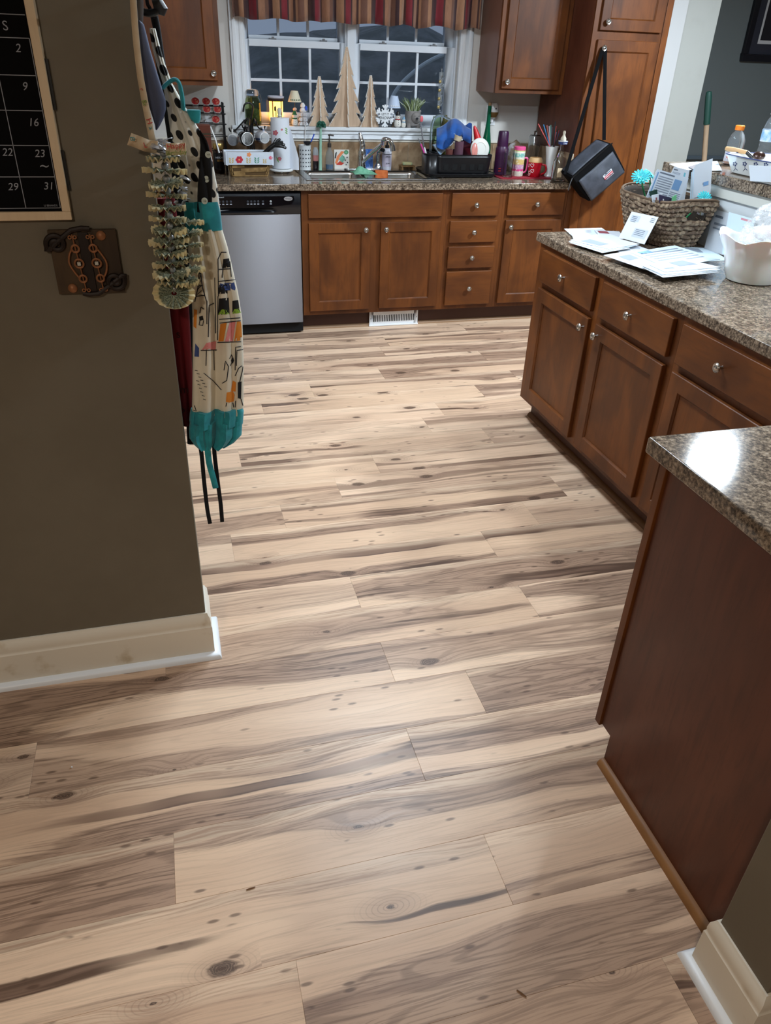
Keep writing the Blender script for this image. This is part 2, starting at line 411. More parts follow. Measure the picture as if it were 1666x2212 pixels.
# ---- ceiling and walls
struct(MB().box((-1.9, -6.8, 2.44), (6.6, YW+.14, 2.54)), 'ceiling', CEILW)
WX0, WX1, WZ0, WZ1 = 0.845, 2.235, 1.150, 2.12
wb = MB()
wb.box((-1.75, YW, -.06), (WX0, YW+.14, 2.44)); wb.box((WX1, YW, -.06), (3.48, YW+.14, 2.44))
wb.box((WX0, YW, -.06), (WX1, YW+.14, WZ0)); wb.box((WX0, YW, WZ1), (WX1, YW+.14, 2.44))
wall_back = struct(wb, 'wall_back', WALLK)
struct(MB().box((3.48, YW, -.06), (6.6, YW+.14, 2.44)), 'wall_dining', GREYWALL)
struct(MB().box((6.45, -4.3, -.06), (6.6, YW, 2.44)), 'wall_dining_side', GREYWALL)
struct(MB().box((-1.9, -2.86, -.06), (-1.75, YW, 2.44)), 'wall_kitchen_side', WALLK)
wl_ = struct(MB().box((-1.9, -2.993, -.06), (0.264, -2.862, 2.44)), 'wall_left', TAUPE, bevel=.003)
struct(MB().box((1.186, -4.312, -.06), (6.6, -4.176, 2.44)), 'wall_near', TAUPE, bevel=.003)
struct(MB().box((-1.9, -6.8, -.06), (6.6, -6.66, 2.44)), 'wall_rear', TAUPE)
struct(MB().box((-1.9, -6.66, -.06), (-1.78, -2.993, 2.44)), 'wall_hall_side', TAUPE)
struct(MB().box((2.7, -6.66, -.06), (2.84, -4.312, 2.44)), 'wall_hall_right', TAUPE)
wr = struct(MB().box((3.362, 0.012, -.06), (3.70, YW, 2.44)), 'wall_right', COLUMNW, bevel=.003)
struct(MB().box((3.362, -0.002, 0), (3.462, 0.012, 2.44)), 'trim_1', mat('filler strip paint', (168, 168, 168), .5), wr, bevel=.002)
struct(MB().box((3.70, YW-.02, .985), (6.45, YW, 1.012)), 'trim_2', mat('dark rail paint', (66, 76, 84), .5), bevel=.004)
# half wall of the breakfast bar
hw = struct(MB().box((2.578, -4.176, -.06), (2.70, -1.50, 1.163)), 'wall_bar', mat('bar wall paint', (206, 210, 212), .5))
MB().box((2.566, -4.17, 1.118), (2.578, -1.50, 1.163)).build('trim', mat('bar trim paint', (205, 204, 196), .45), hw, bevel=.003)
for yy in (-1.78, -2.4, -3.0, -3.6):
    MB().box((2.574, yy-.006, CT+.002), (2.578, yy+.006, 1.118)).build('batten', mat('bar wall paint'), hw, bevel=.001)

# ---- base boards with quarter round
def base_profile(h, t):      # distance from the wall, height
    return [(0, 0), (t, 0), (t, h*.70), (t*.86, h*.72), (t*.80, h*.755), (t*.86, h*.79), (t*.78, h*.90), (t*.45, h*.955), (t*.30, h), (0, h)]
def sweep_profile(prof, path, normals):
    """profile swept along a floor path; normals point away from the wall"""
    mb = MB(); n = len(prof); vs = []; fs = []
    for (p, nn) in zip(path, normals):
        for (d, h) in prof: vs.append((p[0]+nn[0]*d, p[1]+nn[1]*d, h))
    for i in range(len(path)-1):
        for k in range(n):
            l = (k+1) % n; fs.append((i*n+k, i*n+l, (i+1)*n+l, (i+1)*n+k))
    fs.append(tuple(range(n))); fs.append(tuple(range((len(path)-1)*n, len(path)*n)))
    return mb.add(vs, fs)
BH, BT, QR = 0.162, 0.014, 0.019
quarter = [(BT, 0)]+[(BT+QR*math.cos(a), QR*math.sin(a)) for a in [PI/2*i/5 for i in range(6)]]
def base_run(name, path, normals):
    b = struct(sweep_profile(base_profile(BH, BT), path, normals), name, TRIMOLD, angle=25)
    q = sweep_profile(quarter, path, normals).build('quarter_round', TRIMW, b, angle=50)
    return b
base_run('baseboard_left', [(-1.78, -2.993), (.264, -2.993), (.264, -2.862), (-1.0, -2.862)], [(0, -1), (1, -1), (1, 1), (0, 1)])
base_run('baseboard_near', [(1.25, -4.176), (1.186, -4.176), (1.186, -4.312), (2.7, -4.312)], [(0, 1), (-1, 1), (-1, -1), (0, -1)])

# ---- backsplash tiles and tile-top trim
TILE = mat('travertine tile', (176, 150, 120), .38, col2=(140, 112, 84), nscale=14, stretch=(1, 1, .8), contrast=(.38, .66), bump=.05, bscale=40)
grout = struct(MB().box((0.0, YW-.006, CT), (2.85, YW-.001, 1.083)), 'wall_backsplash', mat('grout', (196, 186, 170), .8))
tm = MB().box((.0012, YW-.011, CT+.001), (.1533, YW-.005, 1.081)).build('tile', TILE, None, bevel=.0015, seg=1)
tme = tm.data; bpy.data.objects.remove(tm)
i = 0
while True:
    x = -0.091+.1545*i
    if x > 2.69: break
    if x >= 0:
        o = bpy.data.objects.new('tile', tme); COL.objects.link(o); o.location = (x, 0, 0); o.parent = grout
    i += 1
struct(MB().box((0.0, YW-.014, 1.083), (2.85, YW, 1.094)), 'trim_3', mat('pencil trim', (214, 206, 192), .4), bevel=.003)

# ---- window: casing, stool, apron, two double-hung units
cas = MB()
for (a, b) in ((.760, .845), (2.235, 2.322)):
    cas.box((a, YW-.022, 1.172), (b, YW, 2.20)); cas.box((a+.012, YW-.028, 1.172), (a+.034, YW-.02, 2.19)); cas.box((b-.03, YW-.026, 1.172), (b-.012, YW-.02, 2.19))
cas.box((.760, YW-.022, 2.12), (2.322, YW, 2.20))
struct(cas, 'trim_4', TRIMW, bevel=.003)
sto = MB().box((.735, .575, 1.150), (2.345, YW+.001, 1.172)); sto.box((WX0, YW, 1.150), (WX1, .70, 1.172))
struct(sto, 'trim_5', mat('window stool paint', (226, 230, 234), .35), bevel=.004)
apr = MB().box((.76, YW-.02, 1.098), (2.322, YW, 1.150)).box((.76, YW-.03, 1.128), (2.322, YW, 1.150)).box((.76, YW-.025, 1.098), (2.322, YW, 1.106))
struct(apr, 'trim_6', TRIMW, bevel=.004)
VINYL = mat('window vinyl', (220, 226, 234), .38)
PANE = mat('window glass', (225, 235, 245), .0, trans=1.0, ior=1.25, spec=.5)
def sash(win, y, x0, x1, z0, z1, lx0, lx1, lz0, lz1):
    f = MB()
    f.box((x0, y-.02, z0), (lx0, y+.02, z1)); f.box((lx1, y-.02, z0), (x1, y+.02, z1))
    f.box((lx0, y-.02, z0), (lx1, y+.02, lz0)); f.box((lx0, y-.02, lz1), (lx1, y+.02, z1))
    s = f.build('sash', VINYL, win, bevel=.003)
    zm = (lz0+lz1)/2; mw = .008
    for q in (1, 2):
        xm = lx0+(lx1-lx0)*q/3
        MB().box((xm-mw, y-.008, lz0), (xm+mw, y+.010, lz1)).build('muntin', VINYL, s, bevel=.002)
    MB().box((lx0, y-.0085, zm-mw), (lx1, y+.0105, zm+mw)).build('muntin', VINYL, s, bevel=.002)
    for a in range(3):
        for b in range(2):
            xa = lx0+(lx1-lx0)*a/3; xb = lx0+(lx1-lx0)*(a+1)/3; za = lz0 if b == 0 else zm; zb = zm if b == 0 else lz1
            MB().box((xa, y+.0005, za), (xb, y+.0025, zb)).build('pane', PANE, s)
    return s
for n, (x0, x1, lx0, lx1) in enumerate(((.848, 1.490, .878, 1.449), (1.545, 2.232, 1.583, 2.168))):
    fr = MB()
    fr.box((x0-.003, .655, 1.172), (x0+.008, .76, 2.12)); fr.box((x1-.008, .655, 1.172), (x1+.003, .76, 2.12)); fr.box((x0, .655, 2.10), (x1, .76, 2.12)); fr.box((x0, .70, 1.150), (x1, .76, 1.178))
    if n == 0: fr.box((x1+.003, .64, 1.172), (1.542, .76, 2.12))
    win = struct(fr, 'window_%d' % (n+1), VINYL, bevel=.002)
    s1 = sash(win, .685, x0+.008, x1-.008, 1.178, 1.640, lx0, lx1, 1.245, 1.604)
    sash(win, .733, x0+.008, x1-.008, 1.615, 2.10, lx0+.004, lx1-.004, 1.664, 2.06)
    for q in (.28, .78):
        xl = x0+(x1-x0)*q
        MB().box((xl-.022, .672, 1.640), (xl+.022, .70, 1.650)).box((xl-.006, .668, 1.648), (xl+.008, .69, 1.658)).build('sash_lock', mat('lock grey', (120, 122, 126), .4), s1, bevel=.002)

# ---- valance
def valance_mat():
    m = bpy.data.materials.new('striped valance'); m.use_nodes = True; t = NT(m); p = t.n['Principled BSDF']
    uv = t.node('ShaderNodeAttribute', attribute_name='stripe').outputs['Fac']
    u = t.math('FRACT', t.math('MULTIPLY', uv, 1/.60))
    br = lin((112, 74, 58)); ta = lin((164, 120, 90)); ma = lin((52, 20, 26)); re = lin((122, 20, 36)); dk = lin((70, 40, 36)); be = lin((150, 106, 80))
    c = t.ramp(u, [(0, br), (.10, ta), (.17, dk), (.20, ma), (.26, re), (.36, dk), (.39, be), (.50, br), (.56, ma), (.62, ta), (.72, dk), (.75, re), (.84, ma), (.87, be), (.94, dk), (.97, ta)], 'CONSTANT')
    n = t.noise(t.map(t.coord(), (1, 1, .1)), 300, 2)
    c = t.mix(t.math('MULTIPLY', t.range(n, .4, .7), .2), c, lin((40, 26, 24)))
    t.put(p.inputs['Base Color'], c); p.inputs['Roughness'].default_value = .75; p.inputs['Sheen Weight'].default_value = .3
    return m
def val_pt(u, v):
    x = .772+(2.330-.772)*u; ph = u*2*PI*15+1.5*math.sin(u*19)
    amp = .006+.016*(1-v)
    y = .535+amp*math.sin(ph)+.006*math.sin(ph*.37+1)
    x2 = x+.008*math.cos(ph)*(1-v)
    z = (1.742+.006*math.sin(ph*.5+.6)+.004*math.sin(u*40))*(1-v)+2.17*v
    return (x2, y, z)
vt = thing('window_valance', 'striped brown tan and burgundy gathered valance over the kitchen window', 'valance', (1.55, .535, 1.742))
mbv = MB().grid(val_pt, 240, 10)
vo = mbv.build('fabric', valance_mat(), vt, recalc=False)
at_ = vo.data.attributes.new('stripe', 'FLOAT', 'POINT')
for q, vv in enumerate(vo.data.vertices): at_.data[q].value = vv.co.x*1.55
sm = vo.modifiers.new('thick', 'SOLIDIFY'); sm.thickness = .002
MB().tube([(.755, .535, 2.175), (2.347, .535, 2.175)], .011, 10).build('rod', mat('brown rod', (70, 50, 40), .4), vt)
for xx in (.765, 2.315): MB().box((xx, .535, 2.168), (xx+.02, .60, 2.182)).build('bracket', mat('brown rod'), vt)

# ---- ceiling lamps
lx, ly, lz = LAMP1
t_ = thing('ceiling_light', 'long white kitchen ceiling light with a wraparound diffuser', 'ceiling light', (lx, ly, 2.44))
MB().box((lx-.13, ly-.62, 2.415), (lx+.13, ly+.62, 2.44)).build('base', mat('lamp base white', (215, 215, 212), .4), t_)
dfp = [(lx-.12, 2.415), (lx-.105, 2.378), (lx-.06, 2.365), (lx+.06, 2.365), (lx+.105, 2.378), (lx+.12, 2.415)]
MB().prism(dfp, 1.22, 'xz', ly-.61).build('diffuser', mat('lamp glow', (240, 240, 238), .5, emit=(226, 242, 255), estr=GLOW1), t_)
for (lx, ly, lz), r, lab in ((LAMP2, .13, 'small round ceiling light on the dining side of the bar'), (LAMP3, .12, 'added warm round ceiling light, out of view, that brightens the hallway'), (LAMP4, .09, 'recessed ceiling spot over the corner worktop')):
    t_ = thing('ceiling_light', lab, 'ceiling light', (lx, ly, 2.44))
    MB().lathe([(r+.03, 2.405), (r+.03, 2.44), (0.001, 2.44)], 32, (lx, ly, 0)).build('base', mat('lamp base white'), t_)
    warm = lx < 0
    MB().lathe([(r+.022, 2.405), (r+.015, 2.37), (r*.7, 2.360), (.001, 2.358)], 32, (lx, ly, 0)).build('diffuser', mat('lamp glow warm' if warm else 'lamp glow small', (240, 240, 238), .5, emit=(255, 214, 160) if warm else (235, 244, 255), estr=1.5 if warm else 3.0), t_)

# ---- outdoors at dusk
struct(MB().box((-14, .9, -.9), (18, 40, -.6)), 'ground_outside', mat('dusk lawn', (128, 132, 124), .95, col2=(96, 100, 94), nscale=1.2))
BARK = mat('bark', (168, 166, 166), .9)
def bare_tree(x, y, h, seed, lab):
    R = random.Random(seed); mb = MB()
    def br(p, d, l, r, lev):
        n = 4; pts = [p]; q = p.copy(); dd = d.copy()
        for i in range(n):
            dd = (dd+Vector((R.uniform(-.2, .2), R.uniform(-.2, .2), R.uniform(-.05, .12)))).normalized(); q = q+dd*(l/n); pts.append(q.copy())
        mb.tube(pts, [r*(1-.55*i/n) for i in range(n+1)], 5)
        if lev > 0:
            for k in range(5 if lev > 1 else 4):
                i = R.randint(1, n); a = R.uniform(0, 2*PI)
                nd = (dd+Vector((math.cos(a), math.sin(a), R.uniform(-.1, .6)))*.9).normalized()
                br(pts[i], nd, l*R.uniform(.45, .7), r*.45, lev-1)
    br(Vector((x, y, -.65)), Vector((0, 0, 1)), h, .04, 3)
    tag(mb.build('bare_tree', BARK), lab, 'tree')
hl = MB().grid(lambda u, v: (-14+32*u, 11+v*16, -.6+(2.35+.35*math.sin(u*23)+.2*math.sin(u*61))*min(1, v*5)), 60, 8)
struct(hl, 'woods_outside', mat('dusk woods', (126, 130, 132), .95, col2=(98, 104, 104), nscale=1.6), recalc=False)
bare_tree(1.0, 6.5, 2.6, 11, 'bare winter tree seen through the left window panes'); bare_tree(5.2, 8.0, 2.8, 13, 'bare winter tree seen through the right window panes')
hp = smooth_path([(2.05, 2.2, -.62), (2.1, 2.2, .6), (2.2, 2.2, 1.2), (2.42, 2.2, 1.47), (2.75, 2.2, 1.62), (3.1, 2.2, 1.60), (3.5, 2.2, 1.2), (3.6, 2.2, -.62)], 6)
tag(MB().tube(hp, .016, 8).build('garden_hoop', mat('hoop plastic', (226, 236, 240), .5)), 'pale curved garden hoop outside behind the right window panes', 'garden hoop')
# ================================================================== cabinets
def facing(o, face):
    """local (u right along the front, v into the cabinet, z up)"""
    u, v = {'-y': ((1, 0), (0, 1)), '-x': ((0, -1), (1, 0)), '+y': ((-1, 0), (0, -1))}[face]
    return Matrix(((u[0], v[0], 0, o[0]), (u[1], v[1], 0, o[1]), (0, 0, 1, o[2]), (0, 0, 0, 1)))
def knob(parent, X, u, z, proud=-.02):
    k = MB(); k.xf = X @ Matrix.Translation((u, proud, z)) @ Matrix.Rotation(PI/2, 4, 'X')
    k.lathe([(.0065, 0), (.0055, .004), (.005, .012), (.009, .016), (.0155, .019), (.0165, .022), (.0150, .0245), (.0135, .0240), (.0115, .0262), (.0085, .0258), (.0065, .0272), (.0035, .0282), (.0005, .0284)], 20)
    return k.build('knob', NICKEL, parent)
def shaker(root, X, u0, u1, z0, z1, kn, rail=.057, matv=None, math_=None, name='door'):
    th = .019; d = MB(); d.xf = X; b = .007; e = .0022
    rg = lambda i, v: [(u0+i, v, z0+i), (u1-i, v, z0+i), (u1-i, v, z1-i), (u0+i, v, z1-i)]
    rings = [rg(0, 0), rg(0, -th+e), rg(e, -th), rg(rail, -th), rg(rail+.002, -th+.003), rg(rail+b, -th+.0075), rg(rail+b, -.003)]
    d.add([q for r_ in rings for q in r_], [(4*k+i, 4*k+(i+1) % 4, 4*k+4+(i+1) % 4, 4*k+4+i) for k in range(6) for i in range(4)])
    o = d.build(name, matv or CABV, root, angle=20)
    p = MB(); p.xf = X; p.box((u0+rail-.002, -th+.0095, z0+rail-.002), (u1-rail+.002, -.003, z1-rail+.002))
    p.build('panel', matv or CABV, o)
    if kn: knob(o, X, kn[0], kn[1], -th)
    return o
def slab(root, X, u0, u1, z0, z1, kn, m, name='drawer'):
    d = MB(); d.xf = X; d.box((u0, -.019, z0), (u1, 0, z1))
    o = d.build(name, m, root, bevel=.0035, seg=3)
    if kn: knob(o, X, kn[0], kn[1], -.019)
    return o
def carcass(root, X, w_, depth, z0=.114, z1=.876, toe=True, m=None, hollow=False):
    b = MB(); b.xf = X
    if hollow:
        q = .02; c4 = lambda a, z: [(a, a, z), (w_-a, a, z), (w_-a, depth-a, z), (a, depth-a, z)]
        b.add(c4(0, z0)+c4(0, z1)+c4(q, z1)+c4(q, z0+q), [(3, 2, 1, 0)]+[(i+4*k, (i+1) % 4+4*k, (i+1) % 4+4*k+4, i+4*k+4) for k in range(3) for i in range(4)]+[(12, 13, 14, 15)])
    else: b.box((0, 0, z0), (w_, depth, z1))
    o = b.build('body', m or CABV, root, bevel=.001)
    if toe:
        t = MB(); t.xf = X; t.box((0, .075, 0), (w_, depth, z0)); t.build('toe_kick', mat('toe kick wood', (70, 38, 24), .5), root)
    return o
ZT, ZB1, ZD, ZDB = .856, .7176, .6873, .143
# --- back run
def cab(name, label, o, face, w_, depth, cat='cabinet'):
    r = thing(name, label, cat, (o[0], o[1], o[2])); X = facing(o, face); return r, X
r, X = cab('base_cabinet', 'wooden sink base cabinet with two panelled doors, right of the dishwasher', (1.070, 0, 0), '-y', 0, 0)
carcass(r, X, .933, .60, hollow=True)
slab(r, X, .040, .902, ZB1, ZT, None, CABH, 'false_drawer')
shaker(r, X, .040, .434, ZDB, ZD, (.4, .648)); shaker(r, X, .502, .902, ZDB, ZD, (.532, .648))
r, X = cab('base_cabinet', 'narrow wooden base cabinet with a column of four drawers', (2.003, 0, 0), '-y', 0, 0)
carcass(r, X, .387, .60)
for (a, b) in ((ZB1, ZT), (.553, .688), (.3887, .5279), (.143, .3674)): slab(r, X, .031, .356, a, b, (.1935, (a+b)/2), CABH)
r, X = cab('base_cabinet', 'wooden base cabinet with one drawer and one door, beside the tall pantry', (2.390, 0, 0), '-y', 0, 0)
carcass(r, X, .458, .60)
slab(r, X, .030, .432, ZB1, ZT, (.231, .788), CABH); shaker(r, X, .030, .432, ZDB, ZD, (.062, .648))
r, X = cab('base_cabinet', 'wooden base cabinet left of the dishwasher, behind the hanging aprons', (.0, 0, 0), '-y', 0, 0)
carcass(r, X, .460, .60)
slab(r, X, .03, .43, ZB1, ZT, (.23, .788), CABH); shaker(r, X, .03, .43, ZDB, ZD, (.40, .648))
# --- pantry
r, X = cab('pantry_cabinet', 'tall wooden pantry cabinet with a black lunch bag hung from its knob', (2.850, 0, 0), '-y', 0, 0)
carcass(r, X, .510, .60, .114, 2.20)
MB().box((2.8485, .012, .914), (2.8499, .60, 2.2)).build('side_panel', VENEER, r)
shaker(r, X, .036, .452, .143, 1.708, (.073, 1.665)); shaker(r, X, .036, .452, 1.755, 2.17, (.073, 1.798))
MB().box((3.318, -.006, .114), (3.36, 0, 2.20)).build('stile', CABV, r, bevel=.002)
# --- wall cabinets
r, X = cab('wall_cabinet', 'wooden wall cabinet right of the window, beside the pantry', (2.379, .285, 1.402), '-y', 0, 0)
b = MB(); b.xf = facing((2.379, .285, 0), '-y'); b.box((0, 0, 1.402), (.468, .334, 2.17)); b.build('body', CABV, r, bevel=.001)
MB().box((2.3775, .305, 1.402), (2.379, .619, 2.17)).build('side_panel', mat('side laminate', (128, 92, 78), .32, col2=(118, 82, 68), nscale=5), r)
shaker(r, facing((2.379, .285, 0), '-y'), .034, .430, 1.428, 2.14, (.062, 1.467))
r, X = cab('wall_cabinet', 'wooden wall cabinet left of the window, behind the hanging aprons', (.10, .285, 1.399), '-y', 0, 0)
b = MB(); b.xf = facing((.10, .285, 0), '-y'); b.box((0, 0, 1.399), (.573, .334, 2.17)); b.build('body', CABV, r, bevel=.001)
shaker(r, facing((.10, .285, 0), '-y'), .03, .545, 1.426, 2.14, (.523, 1.463))
# --- peninsula run (faces the kitchen floor)
PX = 1.9365
r, X = cab('base_cabinet', 'wooden drawer-and-door cabinet at the free end of the mail-covered counter', (PX, -1.520, 0), '-x', 0, 0)
carcass(r, X, .587, .635)
slab(r, X, .066, .555, ZB1, ZT, (.300, .79), CABY); shaker(r, X, .066, .555, ZDB, ZD, (.528, .645))
MB().box((PX+.001, -1.5199, .114), (PX+.634, -1.5185, .876)).build('end_panel', VENEER, r)
r, X = cab('base_cabinet', 'middle drawer-and-door cabinet under the mail-covered counter', (PX, -2.107, 0), '-x', 0, 0)
carcass(r, X, .545, .635)
slab(r, X, .032, .513, ZB1, ZT, (.262, .79), CABY); shaker(r, X, .032, .513, ZDB, ZD, (.060, .645))
r, X = cab('base_cabinet', 'corner base cabinet under the white bowl, partly behind the near worktop', (PX, -2.652, 0), '-x', 0, 0)
carcass(r, X, .95, .635)
slab(r, X, .026, .60, ZB1, ZT, (.262, .79), CABY); shaker(r, X, .026, .60, ZDB, ZD, (.56, .645))
# --- near run (faces the sink), its finished end towards the hall
nr = thing('base_cabinet', 'near base cabinet with a dark finished end panel beside the hall wall', 'cabinet', (1.30, -3.59, 0))
poly = [(-3.6125, .102), (-3.6125, .876), (-4.172, .876), (-4.172, 0), (-3.655, 0), (-3.655, .102)]
MB().prism(poly, .68, 'yz', 1.2505).build('body', VENEER, nr)
MB().box((1.243, -3.611, .096), (1.93, -3.589, .876)).build('face_frame', CABV, nr, bevel=.0015)
for (a, b) in ((1.27, 1.57), (1.585, 1.885)):
    X = facing((0, -3.588, 0), '+y'); shaker(nr, X, -b, -a, ZDB, ZD, None)
# --- shoe moulding
def shoe(path, normals, m, lab, nm):
    q = [(0, 0)]+[(.019*math.cos(a), .019*math.sin(a)) for a in [PI/2*i/5 for i in range(6)]]
    o = struct(sweep_profile(q, path, normals), nm, m, angle=50); return o
shoe([(2.0115, -1.52), (2.0115, -3.66)], [(-1, 0), (-1, 0)], mat('dark shoe', (104, 72, 44), .5), '', 'trim_7')
shoe([(1.2505, -3.655), (1.2505, -4.158)], [(-1, 0), (-1, 0)], OAK, '', 'trim_8')
shoe([(1.07, .075), (2.85, .075)], [(0, -1), (0, -1)], mat('pale shoe', (150, 118, 88), .5), '', 'trim_9')

# ================================================================== worktops
SX0, SX1, SY0, SY1 = 1.165, 1.945, .140, .560
wt = MB()
wt.box((0.0, -.03, .876), (SX0, YW-.011, CT)); wt.box((SX1, -.03, .876), (2.849, YW-.011, CT))
wt.box((SX0, -.03, .876), (SX1, SY0, CT)); wt.box((SX0, SY1, .876), (SX1, YW-.011, CT))
def weld_counter(mb, name, label, bev=.006):
    o = mb.build(name, LAMINATE, None)
    return tag(o, label, 'countertop')
ctop = bmesh.new()
def counter_from_outline(name, label, outline, holes_boxes, z0=.876, z1=CT):
    b = bmesh.new(); vs = [b.verts.new((p[0], p[1], z1)) for p in outline]; f = b.faces.new(vs)
    r_ = bmesh.ops.extrude_face_region(b, geom=[f]); bmesh.ops.translate(b, verts=[v for v in r_['geom'] if isinstance(v, bmesh.types.BMVert)], vec=(0, 0, z0-z1))
    bmesh.ops.recalc_face_normals(b, faces=b.faces)
    es = [e for e in b.edges if e.calc_face_angle(0) > .5]
    bmesh.ops.bevel(b, geom=es, offset=.005, segments=3, affect='EDGES', profile=.5)
    me = bpy.data.meshes.new(name); b.to_mesh(me); b.free()
    for p in me.polygons: p.use_smooth = True
    me.set_sharp_from_angle(angle=math.radians(40)); me.materials.append(LAMINATE)
    o = bpy.data.objects.new(name, me); COL.objects.link(o); wn_ = o.modifiers.new('flat faces', 'WEIGHTED_NORMAL'); wn_.keep_sharp = True; return tag(o, label, 'countertop')
ctop.free()
wt.build('tmp', LAMINATE); bpy.data.objects.remove(bpy.data.objects['tmp'])
# back worktop: outline with a slit to the sink hole, so that it stays one slab
o1 = [(0.0, -.03), (2.849, -.03), (2.849, YW-.0115), (1.5, YW-.0115), (1.5, SY1), (SX1, SY1), (SX1, SY0), (SX0, SY0), (SX0, SY1), (1.4998, SY1), (1.4998, YW-.0115), (0.0, YW-.0115)]
counter_from_outline('kitchen_countertop', 'brown speckled worktop around the sink, under the window', o1, None)
o2 = [(1.925, -1.483), (2.578, -1.483), (2.578, -4.174), (1.231, -4.174), (1.231, -3.5416), (1.925, -3.5416)]
counter_from_outline('kitchen_countertop', 'brown speckled worktop with mail piles, turning the corner by the hall', o2, None)
o3 = [(2.552, -1.43), (2.98, -1.43), (2.98, -4.174), (2.552, -4.174)]
counter_from_outline('bar_top', 'raised brown speckled bar ledge behind the woven basket', o3, None, 1.1635, 1.208)

# ================================================================== dishwasher
dw = thing('dishwasher', 'stainless steel dishwasher with black control panel', 'dishwasher', (.765, 0, 0))
MB().box((.466, .0, .012), (1.064, .59, .868)).build('tub', BLACKM, dw)
MB().box((.470, -.030, .078), (1.060, 0.0, .746)).build('door', STEEL, dw, bevel=.004)
MB().box((.470, .035, 0.0), (1.060, .06, .072)).build('toe_kick', BLACK, dw)
cp = MB()
def cpf(u, v):
    x = .470+.590*u; z = .748+.114*v
    y = -.034-.010*math.sin(PI*min(1, max(0, (v-.0)/1.0)))
    d = ((u-.42)/.33)**2
    if d < 1 and .10 < v < .34: y += .022*math.sin(PI*(v-.10)/.24)*math.sqrt(1-d)
    return (x, y, z)
cp.grid(cpf, 61, 33)
for (a, b) in (((.470, -.034, .748), (1.060, 0, .7485)), ((.470, -.034, .8615), (1.060, 0, .862))): cp.box(a, b)
cpo = cp.build('control_panel', mat('panel black', (20, 22, 27), .25), dw)
inlay = MB().prism([(.545, .795), (.70, .786), (.86, .788), (1.005, .806), (1.022, .83), (1.018, .852), (.545, .852)], .0035, 'xz', -.0475)
inl = inlay.build('inlay', mat('inlay black', (8, 9, 13), .12), cpo)
for i, x in enumerate((.58, .602, .624, .646, .745, .765, .785, .806, .834, .88)):
    bmb = MB(); bmb.xf = Matrix.Translation((x, -.0475, .822)) @ Matrix.Rotation(PI/2, 4, 'X'); bmb.lathe([(.0065, 0), (.0065, .002), (.004, .003), (.0005, .003)], 12)
    bmb.build('button', mat('button grey', (48, 52, 60), .3) if i < 9 else mat('button light', (160, 166, 170), .3), cpo)
    MB().box((x-.006, -.0482, .805), (x+.006, -.0475, .811)).build('button_print', mat('print grey', (150, 155, 165), .6), cpo)
YM = lambda x, y, z: frame_mtx((x, y, z), (1, 0, 0), (0, 0, 1))
text_mesh('panel_print', 'Quiet Partner II', .008, mat('print white', (215, 218, 225), .5), YM(.583, -.0482, .846), cpo)
lg = MB(); lg.xf = Matrix.Translation((.985, -.0478, .836)) @ Matrix.Rotation(PI/2, 4, 'X'); lg.lathe([(.026, 0), (.026, .0015), (.001, .0018)], 28, (0, 0, 0), 1.0, .46)
lgo = lg.build('logo_badge', mat('badge silver', (200, 202, 205), .3, .6), cpo)
text_mesh('logo_print', 'Whirlpool', .0095, mat('print navy', (30, 40, 60), .5), YM(.985, -.0502, .836), lgo, shear=.3)
MB().box((.478, -.041, .81), (.532, -.036, .835)).build('vent', BLACKM, cpo)
for i in range(7): MB().box((.482+.007*i, -.043, .812), (.4845+.007*i, -.036, .833)).build('vent_slat', mat('panel black'), cpo)

# toe-kick register
vr = thing('floor_register', 'white metal air register set in the toe kick below the sink', 'vent', (1.70, .06, .0))
rv = MB(); x0, x1, z0, z1 = 1.527, 1.872, .004, .098
rv.box((x0, .052, z0), (x0+.028, .056, z1)); rv.box((x1-.028, .052, z0), (x1, .056, z1)); rv.box((x0+.028, .052, z0), (x1-.028, .056, .030)); rv.box((x0+.028, .052, .076), (x1-.028, .056, z1))
rv.box((x0-.002, .046, .002), (x1+.002, .056, .010))
fp = rv.build('faceplate', TRIMW, vr, bevel=.0012)
MB().box((x0+.02, .058, .02), (x1-.02, .060, .08)).build('damper', BLACKM, vr)
sl = MB().box((0, .0515, .030), (.0055, .0565, .076)).build('louvre', TRIMW, vr, world=False); sl.location = (0, 0, 0)
sl.location = (x0+.0365-1.70, -.06, 0)
for i in range(1, 23):
    c = sl.copy(); COL.objects.link(c); c.location.x = x0+.0365-1.70+.01215*i
for xx in (x0+.010, x1-.010): MB().ball((xx, .0515, .053), .003, 4, 8).build('screw', mat('screw grey', (110, 112, 115), .4, .8), vr)

